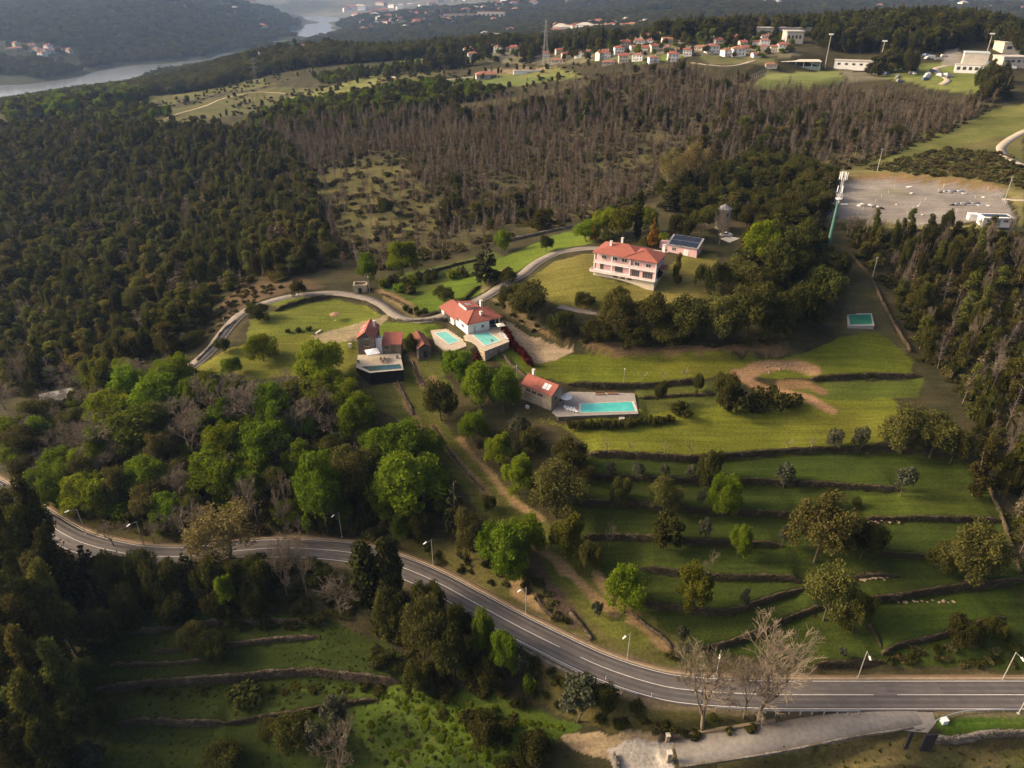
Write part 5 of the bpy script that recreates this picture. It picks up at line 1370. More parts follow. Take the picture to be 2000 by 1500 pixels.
def thin_boxes(P, seed=8):
    """fewer trees where far houses stand: (from column, to column, from metres, to metres, share of trees kept)"""
    q = np.random.default_rng(seed); px_ = P[:, 0] / P[:, 1] * FPX * (CP + .5 * SP) + 1000; keep = np.ones(len(P), bool)
    for c0, c1, d0, d1, k in ((-30, 140, 1640, 1830, .06), (450, 625, 930, 1110, .10), (890, 1120, 690, 840, .35), (680, 1020, 2450, 3350, .45), (800, 1310, 1450, 2050, .5), (-30, 530, 2650, 3950, .4)):
        keep &= ~((px_ > c0) & (px_ < c1) & (P[:, 1] > d0) & (P[:, 1] < d1) & (q.random(len(P)) > k))
    return P[keep]
CLEAR = [[(600,350),(720,305),(800,310),(830,370),(700,415),(620,400)], [(700,430),(780,395),(870,380),(900,430),(820,460),(720,470)], [(1140,320),(1260,300),(1290,325),(1160,345)], [(640,420),(740,400),(790,440),(680,470)]]
clear_w = [line(c) for c in CLEAR]
def thin_clear(P, r):
    k = np.ones(len(P), bool)
    for w in clear_w:
        i = in_poly(P[:, 0], P[:, 1], w); k &= ~(i & (r.random(len(P)) > .40))
    g = fbm(P[:, 0], P[:, 1], 40., 3)
    return k & (g + r.random(len(P)) * .6 > -.02)
LEFTW = [(-60,262),(200,256),(450,262),(560,290),(620,380),(650,520),(560,545),(470,556),(415,600),(380,680),(330,705),(210,725),(120,760),(-60,790)]
wood([LEFTW], 3.7, 201, ['euc', 'oak', 'gold', 'burnt'], [.5, .27, .13, .1], (3.5, 11.5), (2.8, 6.2), 'eucalyptus_forest', 'forest_tree', 'dark tree at the near edge of the big wood left of the lane', 'trees at the near edge of the left wood', 290, keep=lambda P, r: fbm(P[:, 0], P[:, 1], 26., 3) + .55 * r.random(len(P)) > -.22)
BURN = [(450,262),(700,232),(1000,205),(1180,160),(1330,128),(1370,150),(1470,180),(1640,180),(1780,195),(1900,210),(1950,205),(1850,260),(1700,320),(1640,335),(1500,310),(1390,330),(1280,385),(1130,438),(980,470),(860,510),(760,530),(660,525),(620,350)]
wood([BURN], 3.9, 202, ['burnt'], [1], (3, 12.5), (2.0, 3.8), 'dead_tree_forest', 'dead_tree', 'thin dead brown tree at the near edge of the burnt wood behind the estate', 'dead trees at the near edge of the burnt wood', 290, keep=thin_clear)
P = np.vstack([poly_pts(BURN, 3.9, 203)]); r = np.random.default_rng(5)
P = P[in_frame(P)[0] & thin_clear(P, r)]
mass('undergrowth', P, .7 + 1.4 * r.random(len(P)), 2.2 + 2.5 * r.random(len(P)), ['heath'])
P = poly_pts(BURN, 11, 204); P = P[in_frame(P)[0]]; g = fbm(P[:, 0], P[:, 1], 60., 3); P = P[(g > -.06) & thin_clear(P, r)]
mass('scattered_evergreens', P, 4 + 6 * r.random(len(P)), 4 + 3.5 * r.random(len(P)), ['oak', 'euc'])
P = poly_pts(LEFTW, 5.5, 206); P = P[in_frame(P)[0]]
mass('undergrowth', P, .8 + 1.8 * r.random(len(P)), 2.2 + 2.2 * r.random(len(P)), ['heath', 'bush'])
# the dark wood round villa and mast
VILLAW = [(1260,405),(1390,345),(1500,315),(1640,345),(1612,425),(1600,480),(1640,520),(1650,560),(1620,600),(1600,640),(1545,660),(1500,640),(1470,600),(1425,560),(1425,505),(1490,470),(1440,430),(1330,420)]
wood([VILLAW], 6.2, 207, ['oak', 'oak', 'euc', 'pine'], [.5, .2, .2, .1], (5.5, 10), (5, 8), 'villa_wood_mass', 'evergreen_tree', 'dark evergreen in the wood between the pink villa and the mast', 'evergreens of the villa wood', 290, gap=3)
RIGHTW = [(1650,452),(1800,462),(2030,475),(2030,1150),(1998,1110),(1966,1000),(1938,935),(1890,880),(1880,800),(1830,740),(1795,690),(1770,640),(1730,560),(1680,505)]
wood([RIGHTW], 5.4, 208, ['euc', 'burnt', 'bare', 'oak'], [.42, .27, .19, .12], (6.0, 13), (2.3, 4.2), 'mixed_wood_mass', 'woodland_tree', 'tree of the mixed brownish wood along the right boundary wall', 'trees of the right-hand mixed wood', 295)
P = off_roads(poly_pts(RIGHTW, 4.0, 209), 4); P = P[in_frame(P)[0]]
mass('undergrowth', P, .8 + 2.0 * r.random(len(P)), 2.2 + 2.2 * r.random(len(P)), ['heath', 'bush'])
# the wooded slope above the road: undergrowth and more bare trees
SLOPE = [(40,830),(170,740),(360,735),(430,765),(560,755),(680,775),(730,870),(830,1000),(780,1050),(640,1035),(480,1020),(320,1045),(150,1010),(30,930)]
wood([SLOPE], 6.4, 210, ['bare', 'bare', 'gold', 'green'], [.35, .07, .22, .36], (5, 9.5), (4.5, 7), 'slope_wood_mass', 'slope_tree', 'bare or thinly leaved tree filling the wooded slope above the road', 'small trees of the wooded slope', 290, gap=7)
P = off_roads(poly_pts(SLOPE, 2.8, 211), 6)
mass('undergrowth', P, 1.2 + 2.8 * r.random(len(P)), 2.4 + 2.6 * r.random(len(P)), ['heath', 'greenbush', 'bush'])
def scrub(pp, sp, seed, h=(.5, 1.6), w=(1.2, 2.6), kinds=('heath', 'bush'), gap=5.2, name='scrub'):
    P = off_roads(poly_pts(pp, sp, seed), gap); q = np.random.default_rng(seed)
    if len(P): mass(name, P, h[0] + (h[1] - h[0]) * q.random(len(P)), w[0] + (w[1] - w[0]) * q.random(len(P)), list(kinds))
scrub([(0,940),(100,985),(240,1050),(360,1062),(480,1052),(620,1040),(700,1050),(820,1095),(960,1170),(1150,1265),(1300,1312),(1400,1325),(1390,1290),(1240,1215),(1150,1180),(1000,1110),(880,1060),(700,1010),(500,1000),(240,990),(60,900)], 3.0, 221)
scrub([(1010,1275),(1160,1345),(1300,1388),(1480,1405),(1480,1435),(1340,1445),(1200,1430),(1040,1375)], 2.4, 222)
scrub([(830,1000),(960,1000),(1040,1080),(1080,1180),(900,1120),(800,1060)], 3.2, 223, (.4, 1.4))
scrub([(860,830),(960,870),(1120,980),(1140,1050),(1060,1020),(960,950),(890,880)], 3.4, 224, (.4, 1.3))
scrub([(980,620),(1060,640),(1180,660),(1400,660),(1540,660),(1540,675),(1400,683),(1180,680),(1080,668)], 3.2, 225, (.6, 1.8))
scrub([(690,1200),(800,1230),(960,1310),(1040,1370),(1020,1400),(880,1370),(760,1330),(690,1270)], 3.0, 226, (.8, 2.4), (1.6, 3.4), ('bush',))
scrub([(160,1090),(540,1090),(700,1110),(700,1210),(540,1230),(400,1210),(180,1280)], 3.0, 227, (.8, 2.6), (1.8, 3.6), ('bush',), 4.6)
scrub([(720,1350),(880,1360),(1100,1415),(1080,1450),(1000,1500),(880,1470),(800,1390)], 1.15, 228, (.2, .55), (.6, 1.3), ('greenbush',), 4, 'weeds')
scrub([(690,1400),(800,1400),(900,1500),(760,1510)], 2.2, 229, (.2, .6), (.9, 1.6), ('greenbush', 'heath'), 4, 'weeds')
scrub([(860,1395),(960,1400),(1080,1450),(1060,1500),(960,1500),(900,1440)], 3.0, 230, (.8, 2.0), (1.8, 3.2), ('bush',), 4)
scrub([(560,560),(470,560),(420,620),(400,660),(440,640),(500,590)], 2.6, 231, (.4, 1.2), (1.2, 2.2), ('heath',), 2.4)
scrub([(1720,1290),(1800,1265),(1990,1230),(2000,1300),(1800,1303)], 2.4, 232, (.4, 1.4))
scrub([(1580,1190),(1680,1190),(1720,1270),(1640,1230)], 3.2, 233, (.4, 1.2))
scrub([(1690,330),(1770,305),(1860,290),(1960,300),(2010,330),(2010,370),(1960,360),(1850,345),(1720,335)], 3.0, 234, (.5, 1.9), (1.6, 3.6), ('heath',))
scrub([(1640,440),(1800,450),(2010,462),(2010,500),(1800,490),(1660,480)], 3.0, 235, (.6, 1.9), (1.8, 3.2))
scrub([(940,545),(990,525),(1060,640),(1040,650),(970,600)], 3.0, 236, (.4, 1.2), (1.0, 2.0))
scrub([(190,1340),(780,1335),(780,1350),(420,1352),(190,1370)], 2.6, 237, (.4, 1.4), (1.0, 2.4))
# tufts that break up the mown and unmown grass
def tufts(pp, sp, seed, h=(.08, .24), w=(.3, .75)):
    P = off_roads(poly_pts(pp, sp, seed), 4); q = np.random.default_rng(seed); g = fbm(P[:, 0], P[:, 1], 7., 3); P = P[g + .5 * q.random(len(P)) > .1]
    mass('grass_tufts', P + [0, 0, .12], h[0] + (h[1] - h[0]) * q.random(len(P)) ** 2, w[0] + (w[1] - w[0]) * q.random(len(P)), ['tuft'])
tufts([(180,1200),(640,1205),(780,1270),(900,1380),(1000,1500),(100,1560)], 1.4, 303, (.10, .3), (.35, .8))
tufts([(800,735),(900,860),(1100,1000),(1250,1220),(1150,1240),(900,1080),(780,950),(820,860)], 1.6, 304, (.1, .28))
tufts([(1400,1465),(2000,1450),(2000,1500),(1400,1520)], 1.3, 305, (.1, .3))
# beyond the burnt wood
P = np.vstack([poly_pts(pp, s, 240 + i) for i, (pp, s) in enumerate([([(230,235),(430,205),(640,165),(860,130),(1150,122),(1180,150),(1000,190),(700,235),(450,262),(200,258)], 8.5), ([(100,250),(130,215),(250,195),(420,140),(560,115),(700,120),(500,180),(330,225)], 10.), ([(1180,150),(1330,112),(1480,135),(1470,170),(1340,130)], 7.)])])
g = fbm(P[:, 0], P[:, 1], 70., 3); P = P[(g > -.12) & in_frame(P)[0]]
P = thin_boxes(P)
mass('hillside_trees', P, 1.2 + 5.5 * r.random(len(P)) ** 3, 1.6 + 2.2 * r.random(len(P)), ['euc', 'heath', 'burnt', 'heath', 'oak'])
P = thin_boxes(np.vstack([poly_pts(pp, s_, 260 + i) for i, (pp, s_) in enumerate([([(100,218),(200,205),(280,215),(330,228),(230,248),(110,248)], 6.5), ([(480,252),(560,212),(700,186),(860,166),(1000,182),(760,225),(560,255)], 5.5), ([(600,150),(700,140),(820,128),(880,132),(760,150),(640,165)], 8)])]))
P = P[in_frame(P)[0]]
mass('tree_belts', P, 3 + 6 * r.random(len(P)), 3.5 + 3.5 * r.random(len(P)), ['oak', 'green', 'euc', 'oak'])
P = np.vstack([world_pts([(-40,640),(130,660),(260,780),(200,1000),(-40,900)], 9, 245), world_pts([(100,950),(300,1000),(320,1200),(120,1120),(-20,1000)], 13, 246)])
P = thin_boxes(P)
mass('river_wood', P, 7 + 8 * r.random(len(P)), 6 + 5 * r.random(len(P)), ['oak', 'green', 'euc'])
P = np.vstack([world_pts(q, s, 250 + i) for i, (q, s) in enumerate([
  ([(1585,625),(1640,605),(1700,600),(1830,592),(1905,620),(1905,760),(1580,800)], 6.5), ([(1385,740),(1475,740),(1475,860),(1385,860)], 6), ([(1480,690),(1600,680),(1600,780),(1480,800)], 8),
  ([(1905,640),(2060,560),(2060,800),(1905,800)], 8), ([(560,980),(720,900),(880,860),(880,1050),(560,1150)], 8), ([(820,740),(980,740),(1000,830),(840,830)], 8), ([(1020,700),(1180,690),(1180,760),(1020,780)], 10),
  ([(1280,690),(1420,660),(1420,760),(1280,780)], 9), ([(1950,480),(2010,470),(2010,520),(1950,540)], 8), ([(1715,545),(1800,545),(1800,575),(1715,580)], 9), ([(1100,660),(1540,620),(1540,700),(1100,720)], 20)])])
P = P[in_frame(P)[0]]
P = thin_boxes(P)
V_ = np.vstack([world_pts([(1080,700),(1180,630),(1330,600),(1550,575),(1560,690),(1330,720),(1180,730)], 11, 270), world_pts([(890,760),(1060,720),(1060,830),(890,850)], 11, 271)])
mass('village_trees', V_, 2.5 + 4 * r.random(len(V_)), 3 + 3 * r.random(len(V_)), ['oak', 'green', 'gold'])
mass('ridge_wood', P, 8 + 9 * r.random(len(P)), 5 + 4.5 * r.random(len(P)), ['oak', 'pine', 'euc'])
# far hills
q = np.random.default_rng(77); n = 56000
a = q.uniform(-.86, .86, n); d = np.exp(q.uniform(math.log(850), math.log(3600), n)); P = np.column_stack([a * d, d, Hgrid(a * d, d)])
g = fbm(P[:, 0], P[:, 1], 220., 4); P = P[(P[:, 2] > np.where(P[:, 1] < 1500, -47, WATER_Z + 4)) & (g > np.where(P[:, 0] < 0, -.75, -.34)) & in_frame(P)[0]]
P = thin_boxes(P)
rad = np.clip(P[:, 1] / 1500, 1, 2.2)
mass('far_wood', P, (7 + 7 * q.random(len(P))) * rad ** .4, (7 + 6 * q.random(len(P))) * rad, ['oak', 'gold'])
# ------------------------------------------------------------------ building materials
def tile_mat(name, c0, c1, c2, period=.28):
    m, nt, out = _nodes(name); N, Lk = nt.nodes.new, nt.links.new
    p = N('ShaderNodeBsdfPrincipled'); p.inputs['Roughness'].default_value = .85; p.inputs['Specular IOR Level'].default_value = .2
    tc = N('ShaderNodeTexCoord'); nz = N('ShaderNodeTexNoise'); nz.inputs['Scale'].default_value = 1.3; nz.inputs['Detail'].default_value = 8; nz.inputs['Roughness'].default_value = .75
    Lk(tc.outputs['Object'], nz.inputs['Vector'])
    cr = N('ShaderNodeValToRGB'); e = cr.color_ramp.elements; e[0].position = .3; e[0].color = (*c0, 1); e[1].position = .6; e[1].color = (*c1, 1); k = e.new(.78); k.color = (*c2, 1)
    Lk(nz.outputs['Fac'], cr.inputs[0]); Lk(cr.outputs[0], p.inputs['Base Color'])
    wv = N('ShaderNodeTexWave'); wv.inputs['Scale'].default_value = 1 / period / 3; wv.inputs['Distortion'].default_value = .6
    Lk(tc.outputs['Object'], wv.inputs['Vector'])
    bp = N('ShaderNodeBump'); bp.inputs['Strength'].default_value = .4; bp.inputs['Distance'].default_value = .05
    Lk(wv.outputs['Fac'], bp.inputs['Height']); Lk(bp.outputs[0], p.inputs['Normal']); Lk(p.outputs[0], out.inputs[0])
    return m
T_red = tile_mat('red_roof_tiles', (.24,.078,.056), (.33,.112,.082), (.38,.155,.12))
T_dark = tile_mat('old_dark_roof_tiles', (.13,.050,.035), (.20,.075,.05), (.11,.07,.05))
T_orange = tile_mat('orange_roof_tiles', (.25,.108,.074), (.33,.155,.11), (.27,.15,.11))
W_white = mat('white_render', (.74,.73,.71), (.82,.81,.78), .7, rough=.85, detail=6)
W_pink = mat('pink_render', (.66,.40,.40), (.72,.465,.46), .5, rough=.85, detail=6)
W_blush = mat('pale_pink_render', (.70,.56,.54), (.76,.62,.60), .5, rough=.85)
W_cream = mat('cream_render', (.60,.54,.43), (.68,.61,.50), .5, rough=.85)
W_grey = mat('weathered_render', (.42,.39,.34), (.52,.48,.42), .5, rough=.9)
W_granite = stone_mat('granite_blocks', (.33,.265,.19), (.52,.43,.32), (.28,.22,.15), 1.5)
W_granite_dark = stone_mat('dark_granite_blocks', (.13,.11,.09), (.22,.19,.16), (.11,.09,.07), 1.5)
W_conc = mat('concrete', (.34,.32,.29), (.43,.41,.37), .8, rough=.9)
G_glass = mat('dark_window_glass', (.06,.065,.07), rough=.08, spec=.6)
G_panel = mat('solar_cells', (.012,.016,.030), (.020,.026,.045), 1.0, rough=.15, spec=.6)
M_alu = mat('aluminium', (.55,.56,.57), rough=.35, metal=.7)
M_white = mat('white_paint', (.78,.77,.74), rough=.5)
M_wood = mat('brown_timber', (.22,.12,.055), (.30,.17,.08), 2.0, rough=.7)
M_black = mat('black_metal', (.018,.018,.020), rough=.5)
M_galv = mat('galvanised_steel', (.36,.37,.38), (.46,.47,.48), 2.0, rough=.45, metal=.5)
P_deck = mat('terrace_paving', (.40,.335,.25), (.50,.425,.33), 1.1, rough=.85, detail=8)
P_grey = mat('grey_slabs', (.24,.215,.19), (.34,.305,.27), 1.0, rough=.9, detail=8)
P_cope = mat('pale_coping', (.52,.46,.38), (.62,.56,.47), 1.0, rough=.8)
def pool_mat(name, c0, c1):
    return mat(name, c0, c1, .35, rough=.06, spec=.5, detail=3, bump=.12, bscale=2.5)
WT_turq = pool_mat('turquoise_pool_water', (.05,.40,.38), (.10,.52,.47))
WT_pale = pool_mat('pale_turquoise_pool_water', (.22,.56,.50), (.13,.48,.44))
WT_dark = pool_mat('dark_pool_water', (.012,.05,.06), (.03,.09,.10))
WT_green = mat('green_tank_water', (.015,.15,.08), (.022,.20,.11), .4, rough=.5, spec=.15)
def V2(px, py, z): return at_z(px, py, z)

def frame(pa, pb, z, name, label, cat, group=None):
    """an Empty at corner A whose x axis runs to corner B (both pixels, on height z); y points away from the camera"""
    a, b = V2(*pa, z), V2(*pb, z)
    o = empty(name, (a[0], a[1], z), math.atan2(b[1] - a[1], b[0] - a[0]))
    return tag(o, label, cat, group), float(np.hypot(b[0] - a[0], b[1] - a[1]))
def local(o, px, py, z):
    """pixel at world height z in the frame's coordinates"""
    p = V2(px, py, z); c, s = math.cos(-o.rotation_euler[2]), math.sin(-o.rotation_euler[2]); dx, dy = p[0] - o.location[0], p[1] - o.location[1]
    return dx * c - dy * s, dx * s + dy * c, z - o.location[2]
def window(par, x0, x1, z0, z1, y, face='f', frame_m=None, mull=1, sill=True):
    """a window proud of a wall: face f = front (-y), b = back, l = left (-x) at x=y, r = right"""
    fm = frame_m or M_white
    f, g = MB(), MB()
    t = .07
    def put(mb, a0, a1, c0, c1, d0, d1):
        if face == 'f': mb.box(a0, a1, y - d1, y - d0, c0, c1)
        elif face == 'b': mb.box(a0, a1, y + d0, y + d1, c0, c1)
        elif face == 'l': mb.box(y - d1, y - d0, a0, a1, c0, c1)
        else: mb.box(y + d0, y + d1, a0, a1, c0, c1)
    put(g, x0 + t, x1 - t, z0 + t, z1 - t, -.02, .03)
    put(f, x0, x1, z1 - t, z1, -.02, .06); put(f, x0, x1, z0, z0 + t, -.02, .06); put(f, x0, x0 + t, z0 + t, z1 - t, -.02, .06); put(f, x1 - t, x1, z0 + t, z1 - t, -.02, .06)
    for k in range(1, mull + 1):
        q = x0 + (x1 - x0) * k / (mull + 1); put(f, q - .035, q + .035, z0 + t, z1 - t, -.02, .055)
    o = g.build('window', G_glass, par)
    f.build('frame', fm, o)
    if sill:
        s = MB(); put(s, x0 - .08, x1 + .08, z0 - .09, z0 - .005, -.02, .12); s.build('sill', P_cope, o)
    return o
def door(par, x0, x1, z0, z1, y, face='f', m=None):
    mb = MB()
    if face == 'f': mb.box(x0, x1, y - .06, y + .02, z0, z1)
    elif face == 'l': mb.box(y - .06, y + .02, x0, x1, z0, z1)
    else: mb.box(y - .02, y + .06, x0, x1, z0, z1)
    o = mb.build('door', m or M_wood, par)
    h = MB()
    if face == 'f': h.box(x1 - .18, x1 - .10, y - .12, y - .062, z0 + .95, z0 + 1.1)
    elif face == 'l': h.box(y - .12, y - .062, x1 - .18, x1 - .10, z0 + .95, z0 + 1.1)
    else: h.box(y + .062, y + .12, x1 - .18, x1 - .10, z0 + .95, z0 + 1.1)
    h.build('handle', M_galv, o)
    return o
def hip_roof(x0, x1, y0, y1, z, rise, ov=.5, mb=None, t=.16):
    """hipped roof over a rectangle, ridge along the longer side"""
    mb = mb or MB(); x0 -= ov; x1 += ov; y0 -= ov; y1 += ov
    w, d = x1 - x0, y1 - y0
    if w >= d: r0, r1 = (x0 + d / 2, (y0 + y1) / 2, z + rise), (x1 - d / 2, (y0 + y1) / 2, z + rise)
    else: r0, r1 = ((x0 + x1) / 2, y0 + w / 2, z + rise), ((x0 + x1) / 2, y1 - w / 2, z + rise)
    a, b, c, e = (x0, y0, z), (x1, y0, z), (x1, y1, z), (x0, y1, z)
    if w >= d:
        for q in ((a, b, r1, r0), (c, e, r0, r1), (b, c, r1), (e, a, r0)): mb.poly(q)
    else:
        for q in ((a, b, r0), (c, e, r1), (b, c, r1, r0), (e, a, r0, r1)): mb.poly(q)
    lo = [(p[0], p[1], z - t) for p in (a, b, c, e)]
    for i, (p, q) in enumerate(((a, b), (b, c), (c, e), (e, a))): mb.poly([lo[i], lo[(i + 1) % 4], q, p])
    mb.poly(list(reversed(lo)))
    return mb
def gable_roof(x0, x1, y0, y1, z, rise, along='x', ov=.35, mb=None, t=.18):
    mb = mb or MB(); x0 -= ov; x1 += ov; y0 -= ov; y1 += ov
    if along == 'x':
        ym = (y0 + y1) / 2
        mb.slab([(x0, y0, z), (x1, y0, z), (x1, ym, z + rise), (x0, ym, z + rise)], t); mb.slab([(x1, y1, z), (x0, y1, z), (x0, ym, z + rise), (x1, ym, z + rise)], t)
    else:
        xm = (x0 + x1) / 2
        mb.slab([(x0, y1, z), (x0, y0, z), (xm, y0, z + rise), (xm, y1, z + rise)], t); mb.slab([(x1, y0, z), (x1, y1, z), (xm, y1, z + rise), (xm, y0, z + rise)], t)
    return mb
def gable_walls(x0, x1, y0, y1, z0, z1, rise, along='x', mb=None):
    mb = mb or MB(); mb.box(x0, x1, y0, y1, z0, z1)
    if along == 'x':
        ym = (y0 + y1) / 2
        for x, o in ((x0, 1), (x1, 0)):
            q = [(x, y0, z1), (x, y1, z1), (x, ym, z1 + rise)]; mb.poly(q if not o else q[::-1])
    else:
        xm = (x0 + x1) / 2
        for y, o in ((y0, 0), (y1, 1)):
            q = [(x0, y, z1), (x1, y, z1), (xm, y, z1 + rise)]; mb.poly(q if not o else q[::-1])
    return mb
def ridge_caps(par, segs, m, r=.13):
    mb = MB()
    for a, b in segs: mb.tube(a, b, r, r, 6)
    return mb.build('ridge_tiles', m, par)
def chimney(par, x, y, z0, z1, s=.35, m=None):
    c = MB().box(x - s, x + s, y - s, y + s, z0, z1).build('chimney', m or W_white, par)
    MB().box(x - s - .12, x + s + .12, y - s - .12, y + s + .12, z1 + .002, z1 + .14).build('cap', P_cope, c)
    return c
def parasol(loc, size, h, label, m, square=True, group='parasols'):
    o = tag(empty('parasol', loc, .4), label, 'parasol', group)
    mb = MB(); n = 4 if square else 8
    pts_ = [(size * math.cos(2 * math.pi * (k + .5) / n), size * math.sin(2 * math.pi * (k + .5) / n)) for k in range(n)]
    for k in range(n):
        a, b = pts_[k], pts_[(k + 1) % n]
        mb.poly([(a[0], a[1], h), (b[0], b[1], h), (0, 0, h + size * .28)]); mb.poly([(b[0], b[1], h), (a[0], a[1], h), (a[0], a[1], h - .18), (b[0], b[1], h - .18)][::-1])
        mb.poly([(b[0], b[1], h - .02), (a[0], a[1], h - .02), (0, 0, h + size * .28 - .04)])
    mb.build('canopy', m, o)
    MB().tube((0, 0, 0), (0, 0, h + size * .26), .035, .035, 6).build('pole', M_galv, o)
    MB().box(-.3, .3, -.3, .3, 0, .08).build('base', W_conc, o)
    return o
def lounger(loc, rz, label, m=None, group='sun loungers'):
    o = tag(empty('sun_lounger', loc, rz), label, 'sun lounger', group)
    f = MB(); f.box(-.32, .32, -.95, .95, .24, .30); f.build('frame', M_white, o)
    c = MB(); c.box(-.30, .30, -.93, .30, .302, .38); c.slab([(-.30, .30, .38), (.30, .30, .38), (.30, .90, .72), (-.30, .90, .72)], .07); c.build('mattress', m or M_white, o)
    for sx in (-.27, .27):
        for sy in (-.85, .85): MB().box(sx - .03, sx + .03, sy - .03, sy + .03, 0, .238).build('leg', M_white, o)
    return o
def quad_local(o, pp, z):
    return [local(o, px, py, z)[:2] for px, py in pp]
def deck(pp, z, depth, name, label, m, side_m=None, cat='terrace', group=None):
    """a paved platform whose outline is given in pixels on height z"""
    w = [V2(px, py, z)[:2] for px, py in pp]
    ar = sum(w[i][0] * w[(i + 1) % len(w)][1] - w[(i + 1) % len(w)][0] * w[i][1] for i in range(len(w)))
    if ar < 0: w = w[::-1]
    c = np.mean(w, axis=0)
    o = tag(empty(name, (c[0], c[1], z)), label, cat, group)
    MB().prism([(p[0] - c[0], p[1] - c[1]) for p in w], -.10, 0).build('paving', m, o)
    q = [((p[0] - c[0]) * .985, (p[1] - c[1]) * .985) for p in w]
    MB().prism(q, -depth, -.102).build('retaining_wall', side_m or W_granite, o)
    return o
def pool(pp, z, label, wm, cope=.45, name='swimming_pool', cm=None):
    """coping ring and water inside an outline of four pixels on height z"""
    w = np.array([V2(px, py, z)[:2] for px, py in pp]); c = w.mean(0)
    ar = sum(w[i][0] * w[(i + 1) % len(w)][1] - w[(i + 1) % len(w)][0] * w[i][1] for i in range(len(w)))
    if ar < 0: w = w[::-1]
    w = w - c; o = tag(empty(name, (c[0], c[1], z)), label, 'pool', 'pools')
    L_ = np.linalg.norm(w, axis=1)[:, None]; out_ = w * (1 + cope / L_ * 1.25)
    mb = MB(); n = len(w)
    for i in range(n):
        j = (i + 1) % n
        mb.poly([(*out_[i], .09), (*out_[j], .09), (*w[j], .09), (*w[i], .09)]); mb.poly([(*out_[i], -.02), (*out_[j], -.02), (*out_[j], .09), (*out_[i], .09)]); mb.poly([(*w[j], .0), (*w[i], .0), (*w[i], .09), (*w[j], .09)])
    mb.build('coping', cm or P_cope, o)
    mb = MB(); mb.poly([(*p, .03) for p in w]); mb.build('water', wm, o)
    return o

# ------------------------------------------------------------------ pink villa
ZP = Z_PINK - .2
villa, LV = frame((1158,538), (1277,559), ZP, 'villa', 'pink two-storey villa with red hipped roofs and white balconies on the hilltop lawn', 'house')
DV = 11.0; HB = 1.7; H1 = 4.6; H2 = 7.5
MB().box(0, LV, 0, DV, -1.5, HB).build('basement_wall', mat('sandstone_plinth', (.56,.48,.37), (.64,.56,.44), .8, rough=.9), villa)
wx = LV * .60
mb = MB(); mb.box(.3, wx, 1.6, DV - .2, HB, H2); mb.box(wx, LV - .25, .3, DV - .2, HB, H2 - .02); mb.build('wall', W_pink, villa)
b = MB(); b.box(-.9, LV + .5, -1.1, 1.6, HB - .02, HB + .22).build('balcony_slab', M_white, villa)
rail = MB(); rail.box(-.9, LV + .5, -1.1, -.98, HB + .24, HB + .75); rail.box(-.9, -.78, -.98, 1.6, HB + .24, HB + .75); rail.build('balcony_parapet', W_blush, villa)
MB().box(0, LV + .3, -.3, 1.6, H1 - .1, H1 + .16).build('upper_slab', M_white, villa)
rr = MB(); rr.box(.1, wx - .2, -.28, -.18, H1 + .18, H1 + .9); rr.box(wx + .1, LV + .28, -.28, -.18, H1 + .18, H1 + .9); rr.build('upper_parapet', W_blush, villa)
MB().box(-.1, LV + .4, -.25, DV + .1, H2 - .022, H2 + .20).build('eaves_band', M_white, villa)
for x in (.25, LV * .30, wx - .1, LV + .1):
    MB().box(x - .16, x + .16, -.15, .17, HB + .22, H2 - .025).build('column', M_white, villa)
rf = hip_roof(0, LV * .74, 0, DV, H2 + .38, 2.2, .55).build('roof', T_red, villa)
ridge_caps(rf, [((-.55 + (DV + 1.1) / 2, DV / 2, H2 + 2.58), (LV * .74 + .55 - (DV + 1.1) / 2, DV / 2, H2 + 2.58))], T_red)
rf2 = hip_roof(LV * .52, LV + .2, -.4, DV - 1.5, H2 + .40, 2.0, .55).build('roof', T_red, villa)
ridge_caps(rf2, [((LV * .76, 4.2, H2 + 2.38), (LV * .76, DV - 5.8, H2 + 2.38)), ((LV + .75, -.95, H2 + .42), (LV * .76, 3.6, H2 + 2.38)), ((LV * .52 - .55, -.95, H2 + .42), (LV * .76, 3.6, H2 + 2.38))], T_red, .10)
chimney(villa, LV * .20, DV * .35, H2 + 1.0, H2 + 3.3, .3); chimney(villa, LV * .33, DV * .62, H2 + 1.0, H2 + 3.9, .3); chimney(villa, LV * .98, DV * .8, H2 - .5, H2 + 3.0, .5)
for x0, x1 in ((LV * .10, LV * .18), (LV * .27, LV * .36), (LV * .43, LV * .52)): window(villa, x0, x1, H1 + .9, H1 + 2.1, 1.6)
for x0, x1 in ((LV * .66, LV * .74), (LV * .84, LV * .92)): window(villa, x0, x1, H1 + .9, H1 + 2.1, .3)
for x0, x1, y in ((LV * .08, LV * .14, 1.6), (LV * .33, LV * .46, 1.6)): window(villa, x0, x1, HB + .3, HB + 2.3, y, frame_m=M_wood, mull=2, sill=False)
for x0, x1 in ((LV * .63, LV * .75), (LV * .80, LV * .96)): window(villa, x0, x1, HB + .3, HB + 2.3, .3, frame_m=M_wood, mull=3, sill=False)
for x0 in (LV * .34, LV * .46, LV * .57): window(villa, x0, x0 + 1.4, .6, 1.2, 0, frame_m=M_wood, mull=1)
for y0 in (2.0, 5.2, 8.0):
    window(villa, y0, y0 + 1.3, H1 + .8, H1 + 2.2, LV - .25, 'r'); window(villa, y0, y0 + 1.3, HB + .8, HB + 2.3, LV - .25, 'r')
MB().box(LV - .24, LV + 1.6, 4.0, 8.2, H1 - .4, H1 - .2).build('porch_canopy', T_red, villa)
